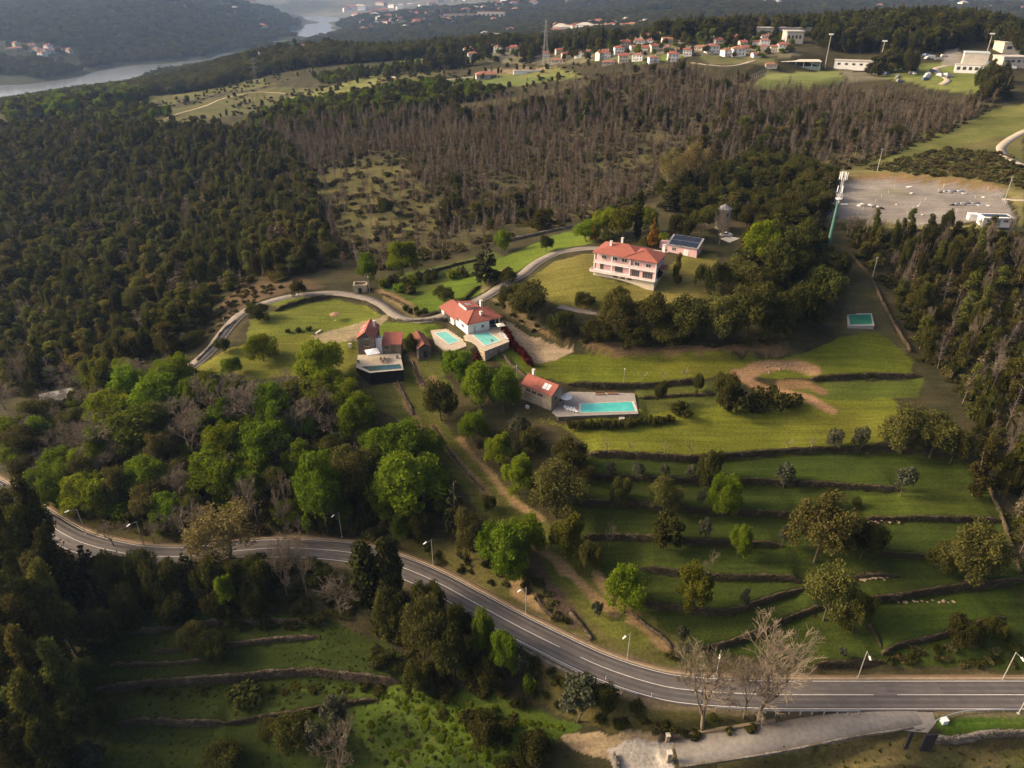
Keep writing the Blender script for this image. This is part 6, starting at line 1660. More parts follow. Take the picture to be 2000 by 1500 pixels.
# annexe with solar panels
annexe, LA = frame((1303,493), (1360,502), ZP + .8, 'annexe', 'low pink annexe with a roof full of solar panels behind the villa', 'outbuilding')
MB().box(0, LA, 0, 6.6, -1.2, 2.9).build('wall', W_pink, annexe); MB().box(-3.5, -.02, 2.0, 6.0, -1.2, 2.6).build('link_wall', W_pink, annexe)
mb = MB(); mb.slab([(-.4, -.5, 3.0), (LA + .4, -.5, 3.0), (LA + .4, 7.0, 4.5), (-.4, 7.0, 4.5)], .2); mb.build('roof', mat('grey_sheet_roof', (.22,.22,.22), (.30,.30,.30), .5, rough=.6), annexe)
MB().prism([(0, 0), (LA, 0), (LA, 6.6), (0, 6.6)], 2.902, [2.95, 2.95, 4.25, 4.25]).build('gable_wall', W_pink, annexe)
sl = (4.5 - 3.0) / 7.5
for r_ in range(2):
    for c_ in range(8):
        x0 = .3 + c_ * (LA - .5) / 8; y0 = -.2 + r_ * 3.55; x1 = x0 + (LA - .5) / 8 - .12; y1 = y0 + 3.4
        zz = lambda y: 3.0 + (y + .5) * sl + .10
        mb = MB(); mb.slab([(x0, y0, zz(y0)), (x1, y0, zz(y0)), (x1, y1, zz(y1)), (x0, y1, zz(y1))], .05); pn = mb.build('solar_panel', G_panel, annexe)
        mb = MB(); zf = lambda y: zz(y) + .012; mb.slab([(x0, y0, zf(y0)), (x1, y0, zf(y0)), (x1, y0 + .07, zf(y0 + .07)), (x0, y0 + .07, zf(y0 + .07))], .03); mb.slab([(x0, y1 - .07, zf(y1 - .07)), (x1, y1 - .07, zf(y1 - .07)), (x1, y1, zf(y1)), (x0, y1, zf(y1))], .03); mb.build('frame', M_alu, pn)
window(annexe, LA * .15, LA * .3, 1.0, 2.2, 0); door(annexe, LA * .55, LA * .72, -.2, 2.0, 0, m=W_white)
# stone tower with a slate cap
tp = at(1410, 446); tower = tag(empty('water_tower', tp, .3), 'round pale stone tower with a grey cap roof in the wood behind the villa', 'tower')
mb = MB(); n = 12
for k in range(n):
    a0, a1 = 2 * math.pi * k / n, 2 * math.pi * (k + 1) / n
    mb.poly([(2.5 * math.cos(a0), 2.5 * math.sin(a0), -1), (2.5 * math.cos(a1), 2.5 * math.sin(a1), -1), (2.3 * math.cos(a1), 2.3 * math.sin(a1), 7.6), (2.3 * math.cos(a0), 2.3 * math.sin(a0), 7.6)])
mb.build('shaft', mat('pale_tower_stone', (.30,.255,.205), (.38,.33,.27), 1.0, rough=.9, bump=.3, bscale=3), tower)
mb = MB()
for k in range(n):
    a0, a1 = 2 * math.pi * k / n, 2 * math.pi * (k + 1) / n
    mb.poly([(2.8 * math.cos(a0), 2.8 * math.sin(a0), 7.6), (2.8 * math.cos(a1), 2.8 * math.sin(a1), 7.6), (0, 0, 9.3)]); mb.poly([(2.8 * math.cos(a1), 2.8 * math.sin(a1), 7.6), (2.8 * math.cos(a0), 2.8 * math.sin(a0), 7.6), (0, 0, 7.6)])
mb.build('roof', mat('grey_slate', (.14,.14,.15), (.20,.20,.21), 1.5, rough=.7), tower)
MB().box(-.4, .4, -2.45, -2.2, 5.2, 6.4).build('window', G_glass, tower)

# ------------------------------------------------------------------ white house with two pools
ZW = Z_WHITE
wh, LW = frame((914,653), (977,638), ZW + .25, 'white_house', 'white house with red tiled roofs between two turquoise pools', 'house')
DW = 8.5; HW_ = 3.1
mb = MB(); mb.box(0, LW * .66, 0, DW, -2.6, HW_); mb.box(LW * .66, LW, 2.6, DW, -2.6, HW_ - .003); mb.build('wall', W_white, wh)
MB().box(LW - .35, LW - .02, .05, .38, -.2, HW_ - .005).build('porch_column', W_white, wh)
MB().box(LW * .66 + .01, LW - .01, .02, 2.58, HW_ - .3, HW_ - .01).build('porch_beam', W_white, wh)
r1 = hip_roof(0, LW, 0, DW, HW_ + .18, 2.1, .45).build('roof', T_red, wh)
ridge_caps(r1, [((-.45 + (DW + .9) / 2, DW / 2, HW_ + 2.28), (LW + .45 - (DW + .9) / 2, DW / 2, HW_ + 2.28)), ((-.45, -.45, HW_ + .2), (-.45 + (DW + .9) / 2, DW / 2, HW_ + 2.28)), ((LW + .45, -.45, HW_ + .2), (LW + .45 - (DW + .9) / 2, DW / 2, HW_ + 2.28))], T_red, .10)
MB().box(-.6, 7.2, DW, DW + 8.5, -2.6, 2.4).build('wing_wall', W_white, wh)
mb = MB(); mb.slab([(-1.3, DW + 9.0, 2.45), (-1.3, DW - 2.4, 2.45), (3.4, DW - 2.4, 4.1), (3.4, DW + 9.0, 4.1)], .16); mb.slab([(7.9, DW + .3, 2.45), (7.9, DW + 9.0, 2.45), (3.4, DW + 9.0, 4.1), (3.4, DW + .3, 4.1)], .16); mb.build('wing_roof', T_red, wh)
MB().prism([(3.2, DW - 1.2), (7.4, DW - 1.2), (7.4, DW + 3.8), (3.2, DW + 3.8)], 2.4, [5.04, 4.40, 4.40, 5.04]).build('clerestory_wall', W_white, wh)
mb = MB(); mb.slab([(2.9, DW - 1.5, 5.25), (7.8, DW - 1.5, 4.5), (7.8, DW + 4.1, 4.5), (2.9, DW + 4.1, 5.25)], .14); cr_ = mb.build('clerestory_roof', T_red, wh)
mb = MB(); mb.slab([(4.2, DW + .2, 5.14), (5.8, DW + .2, 4.895), (5.8, DW + 1.9, 4.895), (4.2, DW + 1.9, 5.14)], .10); mb.build('skylight', M_alu, cr_)
chimney(wh, LW * .50, 1.9, HW_ + .6, HW_ + 2.2, .32); chimney(wh, LW * .78, DW * .9, HW_ + .6, HW_ + 3.0, .35)
window(wh, LW * .40, LW * .50, 1.1, 2.1, 0); door(wh, LW * .18, LW * .23, .0, 2.2, 0, m=M_galv)
window(wh, 2.4, 4.2, .9, 2.1, 0, 'l'); window(wh, LW * .70, LW * .96, .0, 2.4, 2.6, frame_m=M_black, mull=2, sill=False)
window(wh, DW + 2.0, DW + 6.5, -.2, 1.7, -.6, 'l', M_black, 3, False)
dk = deck([(905,657),(947,686),(995,667),(984,636),(930,640)], ZW + .22, 3.2, 'pool_terrace', 'paved terrace with a square turquoise pool beside the white house', P_deck)
pool([(924,654),(951,648),(977,665),(947,675)], ZW + .22, 'pale turquoise square pool in front of the white house', WT_pale)
ZW2 = Z_LOWER + .15
deck([(840,643),(874,636),(905,655),(916,674),(878,688),(850,672)], ZW2, 2.2, 'pool_terrace', 'lower paved terrace with a slanting turquoise pool left of the white house', P_deck)
pool([(850,651),(872,648),(897,666),(877,672)], ZW2, 'slanting turquoise pool on the lower terrace left of the white house', WT_pale)
p = V2(978, 648, ZW + .22); parasol(p, 1.6, 2.3, 'cream parasol beside the square pool of the white house', mat('cream_canvas', (.66,.60,.48), (.72,.66,.54), 2.0))
for i, (x, y) in enumerate([(981,654),(984,658),(987,662)]): lounger(V2(x, y, ZW + .22), 1.1, ORD[i] + ' lounger in the row beside the square pool, from the cream parasol', M_white)
for i, (x, y) in enumerate([(868,634),(874,637)]):
    q = V2(x, y, ZW2 + .02); t = tag(empty('garden_table', q, .5), ('nearer' if i else 'further') + ' brown garden table under the wing of the white house', 'table')
    MB().box(-.8, .8, -.45, .45, .70, .76).build('table_top', M_wood, t)
    for sx in (-.7, .7):
        for sy in (-.35, .35): MB().box(sx - .04, sx + .04, sy - .04, sy + .04, 0, .698).build('leg', M_wood, t)

# ------------------------------------------------------------------ house with the sun terrace
ZL = Z_LEFT + 1.6
sh, LS = frame((701,692), (734,692), ZL, 'stone_house', 'small stone house with a red gable roof at the back of the sun terrace', 'house')
DS = 8.5; HS = 5.0
gable_walls(0, LS, 0, DS, -3.0, HS, 1.9, 'y').build('wall', W_granite_dark, sh)
g1 = gable_roof(0, LS, 0, DS, HS + .02, 2.1, 'y', .3).build('roof', T_red, sh)
mb = MB(); mb.slab([(.4, 4.0, HS + .55), (.4, 2.2, HS + .55), (1.5, 2.2, HS + 1.50), (1.5, 4.0, HS + 1.50)], .08); mb.build('roof_window', M_alu, g1)
mb = MB(); mb.slab([(.4, 7.0, HS + .55), (.4, 5.2, HS + .55), (1.5, 5.2, HS + 1.50), (1.5, 7.0, HS + 1.50)], .08); mb.build('roof_window', M_alu, g1)
chimney(sh, LS * .82, DS * .7, HS + .3, HS + 2.6, .28)
window(sh, LS * .40, LS * .66, HS - .1, HS + 1.1, 0, frame_m=M_alu); window(sh, LS * .38, LS * .66, 2.6, 3.6, 0, frame_m=M_wood); door(sh, LS * .36, LS * .62, 0, 2.0, 0)
MB().box(LS + .02, LS + 1.7, 1.2, 3.2, -2, 4.4).build('stair_tower', W_white, sh); MB().box(LS + .2, LS + 1.5, 1.4, 3.0, 4.402, 4.5).build('skylight', G_glass, sh)
LS2 = LS + 7.0
MB().box(LS + 1.72, LS2, 1.6, 6.2, -3, 2.5).build('wing_wall', W_granite, sh)
mb = MB(); mb.slab([(LS + 1.72, 1.1, 2.55), (LS2 + .3, 1.1, 2.55), (LS2 + .3, 6.5, 4.0), (LS + 1.72, 6.5, 4.0)], .16); mb.build('wing_roof', T_red, sh)
door(sh, LS + 4.2, LS + 5.4, 0, 2.0, 1.6); window(sh, LS + 2.3, LS + 3.6, .9, 1.9, 1.6, frame_m=M_wood)
deck([(699,693),(695,717),(722,728),(788,722),(782,690)], ZL, 5.0, 'sun_terrace', 'pale paved sun terrace on a black wall in front of the stone house', P_deck, mat('black_cladding', (.012,.012,.013), (.02,.02,.02), 1.0, rough=.4))
pool([(706,716.5),(723,725),(785,720),(781,711.5)], ZL, 'narrow dark infinity pool along the edge of the sun terrace', WT_dark, .2, cm=P_grey)
p = V2(729, 703, ZL); parasol(p, 2.5, 2.6, 'large square white parasol on the sun terrace', mat('white_canvas', (.76,.75,.72), (.80,.79,.77), 2.0))
for i, (x, y) in enumerate([(700,709),(776,700)]):
    q = V2(x, y, ZL); t = tag(empty('planter', q, 0), ('left' if i == 0 else 'right') + '-hand grey planter at the edge of the sun terrace', 'planter'); MB().box(-.35, .35, -.35, .35, 0, .7).build('pot', W_conc, t); MB().box(-.3, .3, -.3, .3, .702, .85).build('soil', B_bark, t)
for i, (x, y) in enumerate([(744,704),(752,703),(760,704),(748,709),(757,709)]):
    q = V2(x, y, ZL); t = tag(empty('garden_chair', q, i * 1.3), ORD[i] + ' brown garden chair round the middle of the sun terrace', 'chair', 'terrace chairs')
    MB().box(-.25, .25, -.25, .25, .42, .47).build('seat', M_wood, t); MB().box(-.25, .25, .20, .25, .472, .9).build('backrest', M_wood, t)
    for sx in (-.22, .22):
        for sy in (-.2, .2): MB().box(sx - .025, sx + .025, sy - .025, sy + .025, 0, .418).build('leg', M_wood, t)
# dark hut below the first pool
hut, LH = frame((818,703), (843,699), Z_WHITE - 3.2, 'stone_hut', 'dark stone hut with an old reddish tiled roof between the two pool houses', 'hut')
hut.location.z = ground(hut.location.x + 1.5, hut.location.y + 3) + .2
gable_walls(0, LH, 0, 9.0, -1.6, 2.9, 1.2, 'y').build('wall', W_granite_dark, hut); gable_roof(0, LH, 0, 9.0, 2.92, 1.35, 'y', .25).build('roof', T_dark, hut); door(hut, LH * .4, LH * .65, -.1, 1.9, 0, m=M_black)

# ------------------------------------------------------------------ stone house with the long pool
ZQ = Z_POOL + .1
ph, LPq = frame((1019,788), (1076,812), ZQ - 1.6, 'pool_house', 'tall stone house with a red gable roof beside the long turquoise pool', 'house')
DP = 5.6; HP = 6.0
gable_walls(0, LPq, 0, DP, -2.5, HP, 1.7, 'x').build('wall', W_granite, ph)
g2 = gable_roof(0, LPq, 0, DP, HP + .02, 1.9, 'x', .25).build('roof', T_red, ph)
ridge_caps(g2, [((-.25, DP / 2, HP + 1.95), (LPq + .25, DP / 2, HP + 1.95))], T_red, .12)
for x0 in (LPq * .62, LPq * .74):
    sy = lambda y: HP + .02 + (y + .25) * 1.9 / (DP / 2 + .25) + .07
    mb = MB(); mb.slab([(x0, .7, sy(.7)), (x0 + 1.0, .7, sy(.7)), (x0 + 1.0, 2.2, sy(2.2)), (x0, 2.2, sy(2.2))], .06); mb.build('roof_window', M_alu, g2)
chimney(ph, LPq * .12, DP * .62, HP + .4, HP + 3.2, .3)
for x0, x1 in ((LPq * .16, LPq * .30), (LPq * .34, LPq * .50), (LPq * .54, LPq * .72)): window(ph, x0, x1, HP - 1.5, HP - .7, 0, frame_m=M_wood, mull=1)
window(ph, DP * .25, DP * .42, HP - 2.2, HP - 1.0, LPq, 'r', M_wood); door(ph, DP * .3, DP * .5, 1.6, 3.6, LPq, 'r', M_wood); window(ph, DP * .62, DP * .85, 2.4, 3.5, LPq, 'r', M_wood)
deck([(1078,806),(1090,814),(1134,812),(1247,808),(1239,768),(1170,766),(1112,765),(1096,772)], ZQ, 2.6, 'pool_terrace', 'grey paved terrace round the long turquoise pool', P_grey, W_granite_dark)
pool([(1136,789),(1234,785),(1241,803),(1134,806)], ZQ, 'long bright turquoise pool beside the tall stone house', WT_turq, .5)
p = V2(1105, 789, ZQ); parasol(p, 1.7, 2.3, 'round white parasol between the stone house and the long pool', M_white, False)
for i, (x, y) in enumerate([(1106,799),(1112,800.5),(1118,802),(1124,803.5)]): lounger(V2(x, y, ZQ), .5, ORD[i] + ' white lounger in the row by the long pool, from the stone house', M_white)
for i, (x, y) in enumerate([(1172,771),(1196,770)]):
    q = V2(x, y, ZQ); t = tag(empty('bench', q, .03), ('wooden bench against the retaining wall behind the long pool, nearer the house', 'wooden bench against the retaining wall behind the long pool, further from the house')[i], 'bench')
    MB().box(-1.3, 1.3, -.3, .3, .40, .47).build('seat', M_wood, t)
    for sx in (-1.1, 1.1): MB().box(sx - .06, sx + .06, -.25, .25, 0, .398).build('leg', M_wood, t)
    MB().box(-1.3, 1.3, .24, .3, .50, .85).build('backrest', M_wood, t)
q = at(1214, 818); t = tag(empty('stone_slab', q, .1), 'small white slab in the gap of the hedge below the long pool', 'slab'); MB().box(-.6, .6, -.5, .5, 0, .35).build('slab', W_white, t); MB().box(-.7, .7, -.6, .6, .352, .42).build('cover', P_cope, t)
q = at(1030, 797); t = tag(empty('air_unit', q, -.6), 'white air unit on the grass at the foot of the tall stone house', 'air unit'); MB().box(-.45, .45, -.2, .2, 0, .8).build('casing', M_white, t); MB().box(-.3, .3, -.23, -.202, .15, .65).build('grille', M_galv, t)
# hut by the lane, tank, small things on the lawns
rh, LR = frame((691,574), (718,573), at(700, 574).z, 'ruined_hut', 'small roofless granite hut beside the lane', 'hut')
mb = MB(); mb.box(0, LR, 0, .5, -1, 3.0); mb.box(0, .5, .5, 3.6, -1, 3.1); mb.box(LR - .5, LR, .5, 3.6, -1, 2.8); mb.box(.5, LR - .5, 3.1, 3.6, -1, 3.0); mb.build('wall', W_granite, rh); MB().box(LR * .35, LR * .6, -.05, .02, 0, 2.0).build('door', M_black, rh)
zt = at(1682, 628).z + .5
deck([(1654,612),(1703,612),(1708,636),(1656,637)], zt, 2.0, 'water_tank', 'concrete water tank full of green water by the boundary wall', W_conc, W_conc, 'tank')
pool([(1657,615),(1700,614),(1704,633),(1660,634)], zt, 'rectangle of green water in the concrete tank by the boundary wall', WT_green, .2, 'tank_basin', W_conc)
p = at(655, 626); parasol(p, 1.6, 2.2, 'brown parasol standing alone on the lawn by the lane', mat('brown_canvas', (.26,.15,.085), (.32,.19,.11), 2.0), False)
for i, (x, y, nm, lb) in enumerate([(575,579,'bench','pale stone bench on the grass strip beside the lane'), (622,650,'bench','pale bench at the end of the bush row on the lawn')]):
    t = tag(empty(nm, at(x, y), .2 + i), lb, 'bench'); MB().box(-1.3, 1.3, -.3, .3, .38, .48).build('seat', P_cope, t)
    for sx in (-.9, .9): MB().box(sx - .12, sx + .12, -.25, .25, -.1, .378).build('leg', P_cope, t)
t = tag(empty('utility_box', at(684, 678), .1), 'small white utility box on the lawn beside the stone house', 'box'); MB().box(-.4, .4, -.3, .3, -.1, 1.1).build('cabinet', W_white, t); MB().box(-.45, .45, -.35, .35, 1.102, 1.18).build('lid', P_cope, t)
# ------------------------------------------------------------------ street lamps, posts, masts
def street_lamp(base, h, arm_dir, label, arm=1.6):
    o = tag(empty('street_lamp', base, math.atan2(arm_dir[1], arm_dir[0])), label, 'street lamp', 'street lamps along the road')
    MB().tube((0, 0, -.4), (0, 0, h), .10, .06, 8).build('pole', W_conc, o)
    MB().tube((0, 0, h - .15), (arm, 0, h + .35), .045, .04, 6).build('arm', M_galv, o)
    mb = MB(); mb.prism([(arm - .1, -.16), (arm + .75, -.12), (arm + .75, .12), (arm - .1, .16)], h + .28, [h + .48, h + .40, h + .40, h + .48]); hd = mb.build('lamp_head', M_white, o)
    MB().box(arm, arm + .65, -.10, .10, h + .25, h + .278).build('lens', M_alu, hd)
    MB().box(-.22, .22, -.22, .22, -.3, .18).build('base', W_conc, o)
    return o
LAMPS = [(30,957,'street lamp nearest the left edge, above the parked dark car'), (88,997,'street lamp above the road, second from the left edge'), (168,1043,'street lamp beside the vivid green round tree'), (282,1068,'street lamp by the pale bare tree at the road bend'),
 (668,1049,'street lamp above the road near the ivy-clad tree'), (846,1104,'street lamp above the road just beyond the cypresses'), (1027,1199,'street lamp above the road by the dark dirt strip'), (1225,1289,'street lamp at the foot of the straight stone wall'),
 (1398,1323,'street lamp behind the large bare trees'), (1675,1325,'street lamp by the retaining wall at the foot of the terraces'), (1958,1327,'street lamp at the right end of the road, on the terrace side')]
for x, y, lb in LAMPS:
    p = at(x, y); d, s, q = seg_dist(np.array([p.x]), np.array([p.y]), main_L); i = int(min(q[0], len(main_L) - 2))
    tgt = main_L[i]; street_lamp(p, 7.4, (tgt[0] - p.x, tgt[1] - p.y), lb)
p = at(1989, 1394); street_lamp(p, 7.4, (0, 1), 'white street lamp on the lower side of the road at the right edge')
for i, (x, y, lb) in enumerate([(1218,748,'white garden lamp on the lawn above the long pool'), (1009,735,'white garden lamp by the red hedge'), (722,572,'tall pale post beside the ruined hut'), (440,640,'white lamp post beside the lane going down into the wood')]):
    o = tag(empty('garden_lamp', at(x, y)), lb, 'lamp', 'garden lamps'); hh = (4.2, 3.2, 5.5, 3.0)[i]
    MB().tube((0, 0, -.3), (0, 0, hh), .07, .05, 6).build('pole', M_galv, o); MB().tube((0, 0, hh), (0, 0, hh + .3), .14, .10, 8).build('lamp_head', M_white, o)
def utility_pole(base, h, label, cross=1.0, can=False):
    o = tag(empty('utility_pole', base, .5), label, 'pole', 'utility poles')
    MB().tube((0, 0, -.5), (0, 0, h), .18, .11, 8).build('pole', W_conc, o)
    MB().box(-cross, cross, -.08, .08, h - .5, h - .35).build('crossarm', M_galv, o)
    for x in (-cross * .9, 0, cross * .9): MB().tube((x, 0, h - .348), (x, 0, h - .10), .05, .03, 6).build('insulator', W_white, o)
    if can: MB().tube((.35, 0, h - 2.4), (.35, 0, h - 1.4), .28, .28, 8).build('transformer', W_grey, o)
    return o
utility_pole(at(1713, 335), 10.5, 'concrete pole on the grass beyond the gravel yard'); utility_pole(at(1962, 392), 10, 'concrete pole with crossarm at the gate of the gravel yard', 1.0, True)
utility_pole(at(1703, 545), 8, 'grey pole beside the boundary wall below the mast', .6); 
# telecom mast
mp = at(1614, 497); mast = tag(empty('telecom_mast', mp, .4), 'tall green telecom mast with white antennas at its top in the wood', 'mast')
kk = px_m(mp); MH = 150 / kk / math.cos(R(19)); g_m = mat('mast_green_paint', (.06,.15,.12), (.09,.20,.16), .5, rough=.5)
MB().tube((0, 0, -.5), (0, 0, MH * .64), .75, .45, 10).build('lower_shaft', g_m, mast)
up = MB()
for k in range(3):
    a = 2 * math.pi * k / 3; up.tube((.42 * math.cos(a), .42 * math.sin(a), MH * .64), (.34 * math.cos(a), .34 * math.sin(a), MH), .06, .05, 5)
for j in range(14):
    z = MH * (.64 + .36 * j / 13)
    for k in range(3):
        a, b_ = 2 * math.pi * k / 3, 2 * math.pi * (k + 1) / 3; z2 = z + (MH * .36 / 13) * .9
        up.tube((.4 * math.cos(a), .4 * math.sin(a), z), (.4 * math.cos(b_), .4 * math.sin(b_), min(z2, MH)), .03, .03, 4)
up.build('upper_lattice', M_white, mast)
pl = MB()
for k in range(10):
    a, b_ = 2 * math.pi * k / 10, 2 * math.pi * (k + 1) / 10
    pl.tube((1.1 * math.cos(a), 1.1 * math.sin(a), MH * .69), (1.1 * math.cos(b_), 1.1 * math.sin(b_), MH * .69), .05, .05, 4); pl.tube((1.1 * math.cos(a), 1.1 * math.sin(a), MH * .735), (1.1 * math.cos(b_), 1.1 * math.sin(b_), MH * .735), .04, .04, 4); pl.tube((1.1 * math.cos(a), 1.1 * math.sin(a), MH * .69), (1.1 * math.cos(a), 1.1 * math.sin(a), MH * .735), .03, .03, 4)
pl.tube((0, 0, MH * .685), (0, 0, MH * .69), 1.1, 1.1, 10); pl.build('platform', W_white, mast)
for z, rr_, n_, hh in ((MH * .80, 1.0, 3, 2.2), (MH * .955, 1.2, 6, 2.4)):
    for k in range(n_):
        a = 2 * math.pi * k / n_ + .3; c, s = math.cos(a), math.sin(a); mb = MB()
        mb.tube((rr_ * c, rr_ * s, z - hh / 2), (rr_ * c, rr_ * s, z + hh / 2), .17, .17, 6); an = mb.build('antenna', M_white, mast); MB().tube((.3 * c, .3 * s, z), (rr_ * c, rr_ * s, z), .04, .04, 5).build('bracket', M_galv, an)
MB().box(-1.8, 1.2, -1.6, 1.0, -.4, .25).build('footing', mat('blue_painted_plinth', (.03,.06,.14), (.05,.08,.18), 1.0, rough=.6), mast)
MB().box(-1.9, -.9, -.8, .4, .252, 2.0).build('cabinet', mat('dark_blue_cabinet', (.03,.05,.11), rough=.5), mast)

# ------------------------------------------------------------------ gravel yard
zy = Z_YARD
yb, LY = frame((1918,441), (1972,442), zy, 'pump_house', 'low white flat-roofed building at the corner of the gravel yard', 'building')
MB().box(0, LY, 0, 4.5, -.5, 3.0).build('wall', W_white, yb); MB().box(-.7, LY + .7, -.7, 5.2, 3.002, 3.3).build('roof', W_white, yb); MB().box(.5, LY - .5, .6, 4.0, 3.302, 3.45).build('solar_panel', G_panel, yb)
door(yb, LY * .45, LY * .62, 0, 2.3, 0, m=M_galv); window(yb, LY * .12, LY * .3, 1.4, 2.3, 0); window(yb, LY * .72, LY * .9, 1.4, 2.3, 0)
t, l_ = frame((1891,430), (1910,431), zy, 'yard_cabinet', 'white box-like cabinet beside the flat-roofed building in the gravel yard', 'cabinet'); MB().box(0, l_, 0, 2.6, -.3, 2.2).build('cabinet', W_white, t); MB().box(-.1, l_ + .1, -.1, 2.7, 2.202, 2.35).build('lid', W_white, t)
for i, (xa, ya, xb_, yb_, lb) in enumerate([(1884,378,1834,377,'grey bent pipe on the far side of the gravel yard'), (1914,401,1855,402,'grey bent pipe in the middle of the gravel yard'), (1676,402,1726,409,'grey bent pipe on the near left side of the gravel yard')]):
    t, l_ = frame((xa, ya), (xb_, yb_), zy, 'vent_pipe', lb, 'pipe', 'bent pipes in the gravel yard')
    mb = MB(); q = [(.4, 0, .9), (l_ * .35, 0, .95), (l_ * .7, 0, .85), (l_ * .88, 0, .55)]
    for a, b_ in zip(q[:-1], q[1:]): mb.tube(a, b_, .42, .40, 10)
    mb.build('pipe', M_galv, t, True); MB().tube((l_ * .87, 0, .57), (l_ + .3, 0, .25), .42, .12, 10).build('nozzle', M_black, t); MB().box(-.4, 1.0, -.7, .7, -.2, .45).build('plinth', W_white, t); MB().box(l_ * .5 - .3, l_ * .5 + .3, -.4, .4, -.2, .5).build('saddle', W_conc, t)
for i, (x, y) in enumerate([(1650,400),(1776,366),(1780,378),(1750,400),(1793,403),(1801,420),(1921,386),(1930,402)]):
    t = tag(empty('manhole', at(x, y), i * .3), ('pale concrete manhole at the left end of the gravel yard', 'pale manhole nearest the earth cutting of the yard', 'pale manhole beside the grassy patch of the yard', 'small manhole left of the yard centre', 'small manhole in the centre of the yard', 'small manhole at the near edge of the yard', 'pale manhole at the far right of the yard', 'pale manhole near the white buildings of the yard')[i], 'manhole', 'manholes in the gravel yard')
    s_ = (1.3, 1.4, .9, .6, .6, .5, .8, .8)[i]; MB().box(-s_, s_, -s_ * .7, s_ * .7, -.2, .22).build('frame', W_conc, t); MB().box(-s_ * .8, s_ * .8, -s_ * .5, s_ * .5, .222, .30).build('lid', W_white, t)
for i in range(18):
    x = 1660 + (i * 61) % 280; y = 362 + (i * 23) % 66
    t = tag(empty('marker_post', at(x, y)), 'thin white marker post standing in the gravel yard', 'post', 'marker posts in the gravel yard'); MB().tube((0, 0, -.2), (0, 0, 1.3), .05, .05, 5).build('post', M_white, t)
# wire fence of the yard: posts and rails
def wire_fence(pp, label, step=3.0, h=1.8):
    L = smooth_line(line(pp), step); o = tag(empty('wire_fence', L[0], 0), label, 'fence'); b0 = Vector(L[0])
    for p in L: MB().tube((0, 0, -.3), (0, 0, h), .05, .05, 5).build('post', M_galv, o, loc=Vector((p[0], p[1], ground(p[0], p[1]))) - b0)
    mb = MB()
    for a, b_ in zip(L[:-1], L[1:]):
        for z in (.3, 1.0, h - .05): mb.tube((a[0] - b0.x, a[1] - b0.y, ground(a[0], a[1]) - b0.z + z), (b_[0] - b0.x, b_[1] - b0.y, ground(b_[0], b_[1]) - b0.z + z), .018, .018, 4, cap=False)
    mb.build('wires', M_galv, o)
wire_fence([(1944,372),(1958,395),(1972,418),(1982,438)], 'wire fence along the gated end of the gravel yard')

# ------------------------------------------------------------------ roadside: guard rails, driveway walls, gate, cars
def guard_rail(i0, i1, off, label, h=.75, white=True, closed=False):
    L = main_L[i0:i1]; T = np.gradient(L[:, :2], axis=0); T /= np.linalg.norm(T, axis=1)[:, None]; Nn = np.column_stack([-T[:, 1], T[:, 0]])
    Q = np.column_stack([L[:, :2] + Nn * off, L[:, 2]]); b0 = Vector(Q[0]); o = tag(empty('guard_rail', b0), label, 'guard rail', 'guard rails')
    bm_ = MB()
    for a, b_ in zip(Q[:-1], Q[1:]):
        a = a - np.array(b0); b_ = b_ - np.array(b0); n_ = np.array([-(b_ - a)[1], (b_ - a)[0], 0]); n_ /= np.linalg.norm(n_)
        for z0, z1 in ((h - .32, h - .18), (h - .14, h)):
            p = [a - n_ * .04, b_ - n_ * .04, b_ + n_ * .04, a + n_ * .04]; bm_.prism([(v[0], v[1]) for v in p], [p[0][2] + z0, p[1][2] + z0, p[2][2] + z0, p[3][2] + z0], [v[2] + z1 for v in p])
    bm_.build('rail', M_galv, o)
    for q in Q[::1]: MB().box(-.07, .07, -.07, .07, -.4, h - .02).build('post', M_galv, o, loc=Vector(q) - b0 - Vector((0, 0, 0)))
    return o
def road_i(px): return int(np.argmin(np.abs(np.array([pix(p)[0] for p in main_L]) - px)))
guard_rail(road_i(935), road_i(1275), -3.75, 'long guard rail on the outer side of the road bend')
guard_rail(road_i(1395), road_i(1690), -3.75, 'guard rail behind the large bare trees where the driveway starts')
def road_wall(i0, i1, off, label, h, m, deep=2.5, name='retaining_wall', thick=.35):
    L = main_L[i0:i1]; T = np.gradient(L[:, :2], axis=0); T /= np.linalg.norm(T, axis=1)[:, None]; Nn = np.column_stack([-T[:, 1], T[:, 0]]); b0 = np.array(L[0])
    mb = MB()
    for k in range(len(L) - 1):
        a, b_ = L[k] - b0, L[k + 1] - b0; p = [a[:2] + Nn[k] * (off - thick), b_[:2] + Nn[k + 1] * (off - thick), b_[:2] + Nn[k + 1] * off, a[:2] + Nn[k] * off]
        mb.prism(p, [a[2] - deep, b_[2] - deep, b_[2] - deep, a[2] - deep], [a[2] + h, b_[2] + h, b_[2] + h, a[2] + h])
    return tag(link(name, mb.mesh(name, m), None, Vector(b0)), label, 'wall', None, 'thing')
road_wall(road_i(1010), road_i(1262), -3.95, 'rough stone retaining wall under the guard rail of the road bend', .02, wall_pale, 3.0, thick=.5)
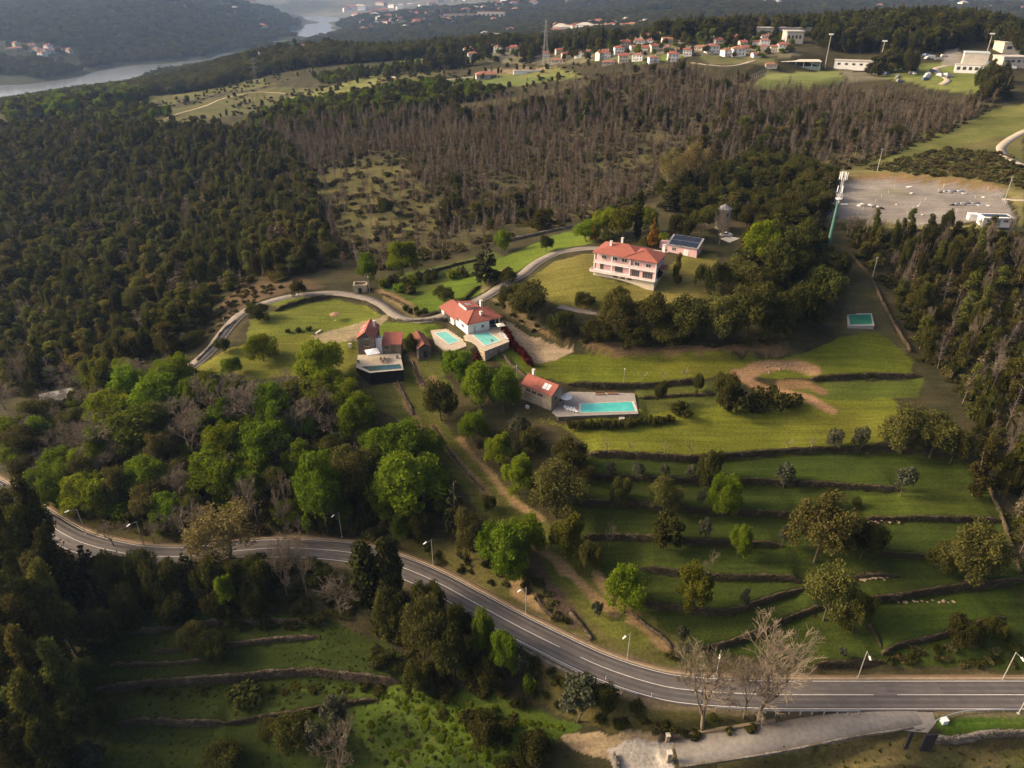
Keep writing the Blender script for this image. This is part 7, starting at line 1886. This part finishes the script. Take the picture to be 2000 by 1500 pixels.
def driveway_wall(off, thick, h, label, m, i0=0, i1=None, deep=2.2, name='driveway_wall'):
    L = ramp_L[i0:i1]; T = np.gradient(L[:, :2], axis=0); T /= np.linalg.norm(T, axis=1)[:, None]; Nn = np.column_stack([-T[:, 1], T[:, 0]]); b0 = np.array(L[0]); mb = MB()
    for k in range(len(L) - 1):
        a, b_ = L[k] - b0, L[k + 1] - b0; p = [a[:2] + Nn[k] * off, b_[:2] + Nn[k + 1] * off, b_[:2] + Nn[k + 1] * (off + thick), a[:2] + Nn[k] * (off + thick)]
        mb.prism(p, [a[2] - deep, b_[2] - deep, b_[2] - deep, a[2] - deep], [a[2] + h, b_[2] + h, b_[2] + h, a[2] + h])
    return tag(link(name, mb.mesh(name, m), None, Vector(b0)), label, 'wall', None, 'thing')
driveway_wall(2.62, .9, .55, 'broad earth-topped wall along the uphill side of the driveway', mat('earthy_wall_top', (.24,.17,.105), (.32,.235,.15), .8, rough=.95, bump=.3, bscale=3), 0, -24)
driveway_wall(-2.95, .3, .35, 'low grey wall along the downhill side of the driveway', wall_pale, 0, -3, 4.5)
q = at(1305, 1487); t = tag(empty('gate_pillar', q, .12), 'tall stone gate pillar at the lower end of the driveway', 'pillar'); MB().box(-.35, .35, -.35, .35, -1, 2.4).build('pillar', W_granite, t); MB().box(-.45, .45, -.45, .45, 2.402, 2.6).build('cap', P_cope, t)
q = at(1303, 1448); t = tag(empty('gate_pillar', q, .12), 'stone gate pillar at the upper corner of the driveway wall', 'pillar'); MB().box(-.3, .3, -.3, .3, -1, 1.8).build('pillar', W_granite, t); MB().box(-.4, .4, -.4, .4, 1.802, 1.95).build('cap', P_cope, t)
# dark gate panels by the driveway mouth
for i, (x, y, w_, lb) in enumerate([(1768,1462,.35,'narrow dark gate post below the driveway mouth'), (1806,1466,1.1,'wide dark gate panel below the driveway mouth')]):
    q = at(x, y); t = tag(empty('gate_panel', q, .05), lb, 'gate', 'gate panels at the driveway mouth'); MB().box(-w_, w_, -.12, .12, -.8, 4.3).build('panel', mat('charcoal_steel', (.03,.03,.034), (.045,.045,.05), 1.0, rough=.5), t); MB().box(-w_ - .04, w_ + .04, -.15, .15, 4.302, 4.4).build('cap', M_black, t)
free_wall([(1818,1444),(1850,1446),(1900,1440),(1950,1434),(2010,1432)], 'garden_wall', 'pale rubble wall at the right end of the bottom edge', wall_pale, 1.0, .6, seed=4)
free_wall([(1200,1478),(1205,1495),(1208,1515)], 'garden_wall', 'stub of grey wall on the forecourt at the bottom edge', wall_pale, 1.0, .4)
q = at(1843, 1411); t = tag(empty('utility_box', q, .2), 'white utility box on the grass beside the driveway mouth', 'box'); MB().box(-.55, .55, -.4, .4, -.2, .8).build('cabinet', W_white, t); MB().box(-.6, .6, -.45, .45, .802, .88).build('lid', W_white, t)
def rail_fence(pp, label):
    L = smooth_line(line(pp), 2.0); b0 = Vector(L[0]); o = tag(empty('guard_rail', b0), label, 'guard rail', 'guard rails'); mb = MB()
    G = [Vector((p[0], p[1], ground(p[0], p[1]))) - b0 for p in L]
    for a, b_ in zip(G[:-1], G[1:]): mb.tube(a + Vector((0, 0, .7)), b_ + Vector((0, 0, .7)), .11, .11, 6)
    mb.build('rail', M_galv, o)
    for g_ in G: MB().tube((0, 0, -.3), (0, 0, .69), .05, .05, 5).build('post', M_galv, o, loc=g_)
rail_fence([(1826,1412),(1850,1402),(1880,1394),(1930,1391),(1990,1390)], 'thin curved guard rail round the grass right of the driveway mouth')
for i, (x, y, lb) in enumerate([(1272,1362,'white marker post at the end of the long guard rail'), (1183,1328,'white marker post half-way along the guard rail')]):
    t = tag(empty('marker_post', at(x, y)), lb, 'post'); MB().tube((0, 0, -.2), (0, 0, 1.1), .07, .06, 6).build('post', M_white, t); MB().tube((0, 0, .8), (0, 0, .95), .075, .075, 6).build('reflector', M_black, t)
def car(loc, rz, paint_m, label, group=None):
    o = tag(empty('car', loc, rz), label, 'car', group); L_, W_ = 4.3, 1.78
    prof = [(-2.15, .35), (-2.15, .75), (-1.95, .88), (-.95, .95), (.35, .95), (1.35, .92), (2.1, .78), (2.15, .35)]
    mb = MB(); n_ = len(prof); b0 = len(mb.v)
    for s in (-1, 1):
        for x, z in prof: mb.v.append((x, s * W_ / 2 * (.97 if z > .8 else 1), z))
    for k in range(n_):
        j = (k + 1) % n_; mb.f.append((k, j, n_ + j, n_ + k)); mb.m.append(0)
    mb.f.append(tuple(range(n_ - 1, -1, -1))); mb.m.append(0); mb.f.append(tuple(range(n_, 2 * n_))); mb.m.append(0)
    mb.build('body', paint_m, o)
    cb = MB(); lo = [(-1.55, -.82), (.85, -.82), (.85, .82), (-1.55, .82)]; hi = [(-1.15, -.66), (.15, -.66), (.15, .66), (-1.15, .66)]
    b0 = len(cb.v); cb.v += [(x, y, .951) for x, y in lo] + [(x, y, 1.44) for x, y in hi]
    for k in range(4): cb.f.append((k, (k + 1) % 4, 4 + (k + 1) % 4, 4 + k)); cb.m.append(0)
    cb.build('windows', G_glass, o); MB().box(-1.2, .2, -.68, .68, 1.441, 1.50).build('roof', paint_m, o)
    for x in (-1.35, 1.35):
        for y in (-.80, .80):
            w_ = MB().tube((x, y - .1, .32), (x, y + .1, .32), .32, .32, 12).build('wheel', M_black, o); MB().tube((x, y - .115, .32), (x, y + .115, .32), .18, .18, 10).build('rim', M_alu, w_)
    for y in (-.62, .62): MB().box(2.13, 2.17, y - .2, y + .2, .58, .74).build('headlight', M_alu, o)
    for y in (-.68, .68): MB().box(-2.17, -2.13, y - .15, y + .15, .62, .80).build('tail_light', mat('red_lamp', (.35,.02,.02), rough=.3), o)
    return o
p = at(33, 986); i_ = road_i(33); d_ = main_L[i_ + 1] - main_L[i_]
car((p.x, p.y, main_L[i_][2] + .03), math.atan2(d_[1], d_[0]), mat('black_car_paint', (.015,.016,.018), rough=.25, spec=.6), 'dark car driving on the road at the left edge')
car(at(1418, 461), .2, mat('white_car_paint', (.72,.73,.75), rough=.25, spec=.6), 'white car parked in front of the stone tower')
mb = MB(); w_ = [at(*q) for q in ((1405,466),(1425,462),(1445,466),(1425,474))]; mb.prism([(q.x, q.y) for q in w_[::-1]], [q.z - .4 for q in w_[::-1]], [q.z + .12 for q in w_[::-1]]); tag(mb.build('parking_pavement', W_conc), kind='structure')
# rubble heap by the dirt track: loose stones
def rock_mesh(seed, m):
    bm = bmesh.new(); bmesh.ops.create_icosphere(bm, subdivisions=1, radius=1); r = random.Random(seed)
    for v in bm.verts: v.co *= r.uniform(.65, 1.2); v.co.z *= .7
    me = bpy.data.meshes.new('rock'); bm.to_mesh(me); bm.free(); me.materials.append(m); return me
rk_m = mat('pale_rubble', (.22,.155,.10), (.34,.26,.18), .8, rough=.9)
rocks = [rock_mesh(s, rk_m) for s in range(4)]
rq = random.Random(4)
for i in range(70):
    t_ = rq.random(); x = 1490 + 95 * t_ + rq.uniform(-6, 6); y = 722 - 8 * math.sin(t_ * 3.1) + rq.uniform(-7, 8)
    p = at(x, y); s_ = rq.uniform(.12, .36); o = link('rubble_stone', rocks[i % 4], None, (p.x, p.y, p.z + s_ * .25)); o.scale = (s_ * rq.uniform(.8, 1.4), s_, s_ * .9); o.rotation_euler = (0, 0, rq.random() * 6)
    tag(o, 'loose pale stone in the rubble heap on the upper lawn', 'stone', 'stones of the rubble heap')
for i, (x0, x1, y) in enumerate([(1680,1735,1128), (1750,1870,1172), (1690,1760,1016)]):
    for k in range(12):
        x = x0 + (x1 - x0) * (k + rq.random() * .6) / 12; p = at(x, y + rq.uniform(0, 6)); s_ = rq.uniform(.2, .45); o = link('wall_stone', rocks[k % 4], None, (p.x, p.y, p.z + s_ * .3)); o.scale = (s_ * 1.3, s_, s_ * .8); o.rotation_euler = (0, 0, rq.random() * 6)
        tag(o, ('fallen stone along the low collapsed wall on the terraces', 'fallen stone below the long straight terrace wall', 'fallen stone below the short wall by the boundary')[i], 'stone', 'fallen wall stones')

# stones of the dry-stone walls: real stones over the wall face, too many to be parts one by one
stone_sets = {}
def stone_set(m):
    if m.name not in stone_sets:
        c = bpy.data.collections.new('stone_models')
        for s_ in range(5):
            me = rock_mesh(20 + s_, m); c.objects.link(bpy.data.objects.new('stone_model_%d' % s_, me))
        stone_sets[m.name] = c
    return stone_sets[m.name]
rs = np.random.default_rng(9)
for o, L, Nn, bot, top, thick, m in WALLS:
    seg = np.linalg.norm(np.diff(L[:, :2], axis=0), axis=1); s_ = np.concatenate([[0], np.cumsum(seg)]); hgt = np.clip(top - bot, .3, 4)
    n_ = int(min(2600, (s_[-1] * hgt.mean()) / .075)); u = rs.random(n_) * s_[-1]; f = rs.random(n_)
    x = np.interp(u, s_, L[:, 0]); y = np.interp(u, s_, L[:, 1]); nx = np.interp(u, s_, Nn[:, 0]); ny = np.interp(u, s_, Nn[:, 1]); z0 = np.interp(u, s_, bot); z1 = np.interp(u, s_, top)
    off = np.where(rs.random(n_) < .85, -.58 + .16 * f, .42 - .84 * rs.random(n_)) * thick; zz = np.where(off > -.42 * thick, z1, z0 + (z1 - z0) * f)
    P_ = np.column_stack([x + nx * off, y + ny * off, zz]) + rs.normal(0, .03, (n_, 3))
    k_ = .6 + .9 * rs.random(n_)
    scatter('stones', P_, np.column_stack([.24 * k_, .15 * k_, .15 * k_]), np.column_stack([np.zeros(n_), np.zeros(n_), np.arctan2(-nx, ny) + rs.normal(0, .25, n_)]), stone_set(m), 5, o)
# ------------------------------------------------------------------ village on the ridge, farm houses, far town
def small_house(name, w, d, h, rise, wm, rm, hip=False, rows=1):
    o = empty(name)
    if hip: MB().box(-w/2, w/2, -d/2, d/2, -2, h).build('wall', wm, o); hip_roof(-w/2, w/2, -d/2, d/2, h + .1, rise, .5).build('roof', rm, o)
    else: gable_walls(-w/2, w/2, -d/2, d/2, -2, h, rise, 'x').build('wall', wm, o); gable_roof(-w/2, w/2, -d/2, d/2, h + .02, rise + .2, 'x', .4).build('roof', rm, o)
    for r_ in range(rows):
        for x in (-w * .3, w * .05, w * .32): MB().box(x - .55, x + .55, -d/2 - .05, -d/2 + .02, 1.0 + 2.9 * r_, 2.3 + 2.9 * r_).build('window', G_glass, o)
        MB().box(w/2 - .02, w/2 + .05, -.6, .6, 1.0 + 2.9 * r_, 2.3 + 2.9 * r_).build('window', G_glass, o)
    MB().box(-w * .14, -w * .06, -d/2 - .05, -d/2 + .02, 0, 2.1).build('door', M_wood, o)
    MB().box(w * .2, w * .2 + .7, d * .1, d * .1 + .7, h + .3, h + rise + .9).build('chimney', wm, o)
    return o
HT = [small_house('village_house', 11, 8, 3.4, 1.9, W_white, T_orange), small_house('village_house', 12, 9, 6.0, 2.0, W_white, T_orange, True, 2), small_house('village_house', 9, 8, 5.8, 1.8, W_cream, T_red, False, 2),
      small_house('village_house', 14, 8, 3.2, 1.8, W_grey, T_orange, True), small_house('village_house', 10, 10, 6.2, 2.2, W_white, T_red, True, 2), small_house('village_house', 8, 7, 3.0, 1.6, W_cream, T_orange)]
HDESC = ['low white gabled', 'white two-storey hip-roofed', 'cream two-storey gabled', 'long grey hip-roofed', 'tall white red-roofed', 'small cream gabled']
_used = [False] * len(HT)
def put_house(t, loc, rz, sc, label, group):
    if _used[t]: o = copy_tree(HT[t])
    else: o = HT[t]; _used[t] = True
    o.location = loc; o.rotation_euler = (0, 0, rz); o.scale = (sc, sc, sc)
    return tag(o, label, 'house', group)
hr = random.Random(12)
rows_ = [('the lowest row of the ridge village', [(1196,608),(1222,604),(1250,600),(1284,598),(1318,594),(1480,582),(1512,580)]),
         ('the front row of the ridge village', [(1172,636),(1192,630),(1212,640),(1236,636),(1258,632),(1282,628),(1306,622),(1330,618),(1352,612),(1374,616),(1398,610),(1420,606),(1444,604),(1466,602),(1490,604),(1514,600),(1536,604)]),
         ('the middle row of the ridge village', [(1085,690),(1108,684),(1130,680),(1160,672),(1186,668),(1220,668),(1250,664),(1276,660),(1300,655),(1336,650),(1362,646),(1390,644),(1412,640),(1436,640),(1460,636),(1482,640),(1506,636)]),
         ('the back row of the ridge village', [(1240,700),(1266,706),(1290,700),(1326,696),(1352,690),(1380,690),(1408,684),(1500,676)]),
         ('the cluster beside the ridge pylon', [(905,800),(925,790),(940,800),(955,792),(970,806),(985,796),(1000,780),(1018,770),(918,820),(948,822),(1034,756),(1050,740),(1066,730),(895,812),(1090,720),(1110,708)])]
for rn, lst in rows_:
    for i, (px_, dist) in enumerate(lst):
        t = hr.randrange(len(HT)); x, y, z = wp(px_ + hr.uniform(-7, 7), dist + hr.uniform(-12, 12))
        put_house(t, (x, y, z), hr.uniform(-.5, .5), hr.uniform(.55, .85), '%s house, %s from the left in %s' % (HDESC[t], ORD[i], rn), 'houses of the ridge village')
for i, (px_, dist) in enumerate([(462,1030),(476,1050),(492,1060),(508,1040),(520,1060),(540,1020),(556,1050),(535,1080),(570,1010),(590,1000),(610,980)]):
    t = hr.randrange(len(HT)); x, y, z = wp(px_, dist); put_house(t, (x, y, z), hr.uniform(-.6, .6), 1.0, '%s house, %s from the left in the hamlet above the river' % (HDESC[t], ORD[i]), 'houses of the river hamlet')
for i, (px_, dist) in enumerate([(8,1720),(24,1735),(40,1725),(58,1745),(74,1730),(88,1750),(104,1765),(122,1790),(50,1770),(82,1775),(20,1760),(66,1700)]):
    t = hr.randrange(len(HT)); x, y, z = wp(px_, dist); put_house(t, (x, y, max(z, WATER_Z + 2)), hr.uniform(-.6, .6), 1.35, '%s house, %s of the quay houses across the river' % (HDESC[t], ORD[i]), 'houses across the river')
# far town: each house a mesh of its own, too far off to show parts
far_t = []
for wm, rm in ((W_white, T_orange), (W_cream, T_orange), (W_white, W_grey), (W_grey, T_red)):
    mb = MB(); mb.box(-7, 7, -5, 5, -3, 6, 0); hip_roof(-7, 7, -5, 5, 6.1, 2.6, .4, mb)
    mb.m = [0] * 6 + [1] * (len(mb.f) - 6); far_t.append(mb.mesh('town_house', [wm, rm]))
def far_houses(n, c0, c1, d0, d1, where, sc=(1.0, 1.8)):
    for i in range(n):
        px_, dist = hr.uniform(c0, c1), hr.uniform(d0, d1); x, y, z = wp(px_, dist)
        if z < WATER_Z + 3: continue
        o = link('town_house', far_t[hr.randrange(4)], None, (x, y, z)); s_ = hr.uniform(*sc); o.scale = (s_ * hr.uniform(.8, 1.6), s_, s_ * hr.uniform(.8, 1.3)); o.rotation_euler = (0, 0, hr.uniform(-.6, .6))
        tag(o, 'tiny pale far-off house ' + where, 'house', 'far-off houses ' + where)
far_houses(85, 690, 1010, 2500, 3300, 'on the hazy hillside beyond the river bend')
far_houses(40, -20, 520, 2700, 3900, 'on the hazy plateau across the river', (1.4, 2.6))
far_houses(20, 800, 1010, 1500, 2000, 'in the hazy valley behind the village', (1, 1.6))
far_houses(40, 1080, 1300, 1500, 2000, 'on the wooded hillside behind the ridge village', (1, 1.6))
far_houses(70, 640, 1300, 3300, 4600, 'in the palest haze at the top edge', (1.6, 3))
far_houses(45, 1480, 1990, 2600, 4600, 'in the hazy valley at the upper right', (1.4, 2.6))
for i, (px_, dist, w, d, h, lb, m) in enumerate([(905,2700,130,20,16,'long pinkish apartment row on the hazy hillside',W_cream),(960,2650,90,24,24,'tall pinkish apartment block on the hazy hillside',W_cream),(1222,1480,60,30,8,'long white warehouse behind the ridge village',W_white),(1150,1560,40,16,9,'pale apartment block behind the ridge village',W_cream),(1180,1520,44,20,8,'grey shed behind the ridge village',W_grey),(60,3300,160,40,16,'long pale factory hall on the plateau across the river',W_white),(190,3350,220,50,14,'longest pale factory hall across the river',W_cream)]):
    x, y, z = wp(px_, dist); o = tag(empty('large_building', (x, y, z), hr.uniform(-.15, .15)), lb, 'building'); MB().box(-w/2, w/2, -d/2, d/2, -6, h).build('wall', m, o); MB().box(-w/2 - .5, w/2 + .5, -d/2 - .5, d/2 + .5, h + .01, h + .8).build('roof', T_orange if m is W_cream else W_grey, o)
    for k in range(6): MB().box(-w/2 + w * (k + .2) / 6, -w/2 + w * (k + .75) / 6, -d/2 - .06, -d/2 + .02, h * .35, h * .75).build('window', G_glass, o)
# single buildings nearer by
p = at(950, 153); o = tag(empty('farmhouse', p, .15), 'farmhouse with a wide orange roof among the fields', 'house')
MB().box(-9, 9, -5, 5, -1, 3.4).build('wall', W_grey, o); hip_roof(-9, 9, -5, 5, 3.5, 2.2, .7).build('roof', T_orange, o); MB().box(3, 8, -5.06, -4.98, 0, 2.6).build('window', G_glass, o); MB().box(-6, -4.6, -5.06, -4.98, 0, 2.2).build('door', M_wood, o)
p = at(1030, 143); o = tag(empty('shed', p, .1), 'long low white wall-like shed among the fields', 'shed'); MB().box(-12, 12, -1.5, 1.5, -1, 2.2).build('wall', W_white, o); MB().box(-12.3, 12.3, -1.8, 1.8, 2.202, 2.4).build('roof', W_grey, o)
for i, (x, y, w, lb) in enumerate([(58,222,16,'orange-roofed house among the trees near the river, left of two'), (84,218,13,'orange-roofed house among the trees near the river, right of two')]):
    p = at(x, y); o = tag(empty('country_house', p, .3 + i), lb, 'house'); MB().box(-w/2, w/2, -5, 5, -2, 5.5).build('wall', W_grey, o); hip_roof(-w/2, w/2, -5, 5, 5.6, 2.4, .6).build('roof', T_orange, o)
    for k in range(3): MB().box(-w * .38 + k * w * .3, -w * .38 + k * w * .3 + 1.4, -5.06, -4.98, 1.2, 2.6).build('window', G_glass, o)
p = at(118, 788); o = tag(empty('cottage', p, .5), 'pale roof half hidden in the wood at the left edge', 'house'); MB().box(-4, 4, -3, 3, -1, 2.8).build('wall', W_grey, o); gable_roof(-4, 4, -3, 3, 2.82, 1.6, 'x', .4).build('roof', mat('pale_sheeting', (.40,.37,.35), (.46,.42,.40), 1.0), o); MB().box(-2, -1, -3.06, -2.98, 0, 2).build('door', M_wood, o)
# football ground
zf = at(1560, 137).z
st, l_ = frame((1520,136), (1602,136), zf, 'grandstand', 'long beige football grandstand with a pale roof', 'grandstand')
MB().box(0, l_, 0, 6, -1, 2.0).build('terrace', mat('green_seats', (.26,.34,.28), (.34,.40,.33), .5), st); MB().box(0, l_, 5.6, 6.2, -1, 6).build('back_wall', W_cream, st)
mb = MB(); mb.slab([(-.5, .2, 5.4), (l_ + .5, .2, 5.4), (l_ + .5, 7, 6.4), (-.5, 7, 6.4)], .25); mb.build('roof', W_cream, st)
for k in range(6): MB().box(.5 + k * (l_ - 1.3) / 5, .8 + k * (l_ - 1.3) / 5, .6, .9, 2.0, 5.4).build('post', W_white, st)
zf = at(1665, 134).z
cr2, l2 = frame((1628,133), (1704,136), zf, 'clubhouse', 'long white clubhouse beside the football grandstand', 'building')
MB().box(0, l2, 0, 9, -1, 5.2).build('wall', W_white, cr2); MB().box(-.4, l2 + .4, -.4, 9.4, 5.202, 5.6).build('roof', W_grey, cr2)
for k in range(5): MB().box(l2 * (.08 + .19 * k), l2 * (.16 + .19 * k), -.06, .02, 2.4, 3.8).build('window', G_glass, cr2)
wire_fence([(1462,166),(1485,150),(1502,138)], 'fence behind the goal end of the football ground', 6, 4)
for i, (x, y, lb, hh) in enumerate([(1611,132,'floodlight mast between grandstand and clubhouse', 22), (1716,134,'floodlight mast beyond the clubhouse', 18), (1926,108,'floodlight mast by the large shed at the upper right', 14)]):
    p = at(x, y); o = tag(empty('floodlight', p, -.3), lb, 'floodlight', 'floodlight masts'); MB().tube((0, 0, -1), (0, 0, hh), .35, .2, 8).build('mast', W_conc, o); MB().box(-1.6, 1.6, -.3, .3, hh, hh + .9).build('lamp_bank', W_white, o)
wh2, l3 = frame((1876,138), (1924,140), at(1900, 138).z, 'warehouse', 'large pale shed with a stepped white front at the upper right', 'warehouse')
MB().box(0, l3, 2, 16, -1, 11).build('wall', W_grey, wh2); MB().box(-.3, l3 + .3, 1.7, 16.3, 11.002, 11.6).build('roof', mat('pale_blue_sheet', (.42,.47,.46), (.52,.56,.55), .4), wh2); MB().box(-4, l3 - 2, -5, 1.98, -1, 4).build('annexe_wall', W_white, wh2); MB().box(-4.2, l3 - 1.8, -5.2, 1.98, 4.002, 4.4).build('annexe_roof', W_grey, wh2)
for k in range(4): MB().box(-3 + k * 3.6, -1 + k * 3.6, -5.06, -4.98, 1, 3).build('window', G_glass, wh2)
for i, (px_, dist, w, h, lb) in enumerate([(2004,600,30,7,'long white industrial hall at the right edge'), (1996,560,18,5,'grey industrial shed at the right edge'), (1545,690,60,7,'long grey roof beyond the end of the village'), (1552,640,13,8,'white unfinished block at the end of the village')]):
    x, y, z = wp(px_, dist); o = tag(empty('industrial_hall', (x, y, z), -.1), lb, 'building'); MB().box(-w/2, w/2, -8, 8, -3, h).build('wall', W_grey if i else W_cream, o); MB().box(-w/2 - .4, w/2 + .4, -8.4, 8.4, h + .002, h + .7).build('roof', W_grey, o)
    for k in range(4): MB().box(-w * .42 + k * w * .22, -w * .42 + k * w * .22 + w * .12, -8.06, -7.98, h * .4, h * .7).build('window', G_glass, o)
junk = [mat('pale_car_paint', (.6, .6, .6), rough=.4), mat('grey_car_paint', (.25, .26, .28), rough=.4), mat('blue_car_paint', (.12, .16, .25), rough=.4)]
vans = []
for m in junk:
    mb = MB(); mb.box(-2.4, 2.4, -.95, .95, .35, 1.2); mb.prism([(-2.2, -.9), (1.2, -.9), (1.2, .9), (-2.2, .9)], 1.202, [2.0, 1.7, 1.7, 2.0]); vans.append(mb.mesh('parked_van', m))
for i in range(34):
    x, y = (hr.uniform(1775, 1845), hr.uniform(108, 118)) if i < 10 else ((hr.uniform(1930, 1990), hr.uniform(118, 135)) if i < 18 else (hr.uniform(1730, 1860), hr.uniform(138, 168)))
    p = at(x, y); o = link('parked_van', vans[i % 3], None, p); o.rotation_euler = (0, 0, hr.random() * 6.28); tag(o, 'parked vehicle in the scrap yard ' + ('beside the dark wood' if i < 10 else 'by the industrial halls' if i < 18 else 'along the pale track'), 'vehicle', 'vehicles of the scrap yards')
# lattice pylons
def pylon(base, h, label):
    o = tag(empty('pylon', base, .3), label, 'pylon', 'lattice pylons'); b_ = h * .08; leg = MB(); st_ = MB(); m = M_galv
    def corner(u, k):
        w = b_ * (1 - u) ** 1.0 * .9 + h * .014; a = math.pi / 4 + k * math.pi / 2; return Vector((w * math.cos(a), w * math.sin(a), u * h))
    for k in range(4):
        q = MB(); q.tube(corner(0, k) - Vector((0, 0, 1)), corner(.98, k), .11, .07, 4); q.build('leg', m, o)
    for j in range(10):
        u0, u1 = j / 10.2, (j + 1) / 10.2
        for k in range(4):
            st_.tube(corner(u0, k), corner(u1, (k + 1) % 4), .05, .05, 3); st_.tube(corner(u0, (k + 1) % 4), corner(u1, k), .05, .05, 3)
    st_.build('bracing', m, o)
    for u, w in ((.72, .13), (.84, .11), (.94, .08)):
        q = MB(); q.tube((-h * w, 0, u * h), (h * w, 0, u * h), .12, .12, 4); q.tube((-h * w, 0, u * h), (0, 0, (u + .04) * h), .08, .08, 3); q.tube((h * w, 0, u * h), (0, 0, (u + .04) * h), .08, .08, 3); q.build('crossarm', m, o)
    return o
p = at(503, 182); pylon(p, 64 / px_m(p), 'steel lattice pylon on the heath hill above the river')
p = at(1065, 126); pylon(p, 80 / px_m(p), 'steel lattice pylon in front of the ridge village')
finish_ground()
haze_mat, nt, out = _nodes('haze_air')
pv = nt.nodes.new('ShaderNodeVolumePrincipled')
pv.inputs['Color'].default_value = (.40, .61, 1.0, 1)
pv.inputs['Density'].default_value = HAZE
pv.inputs['Anisotropy'].default_value = 0.3
nt.links.new(pv.outputs[0], out.inputs['Volume'])
tag(MB().box(-18500, 18500, -400, 13600, -90, float(gz.max()) + 25).build('haze', haze_mat), kind='stuff')
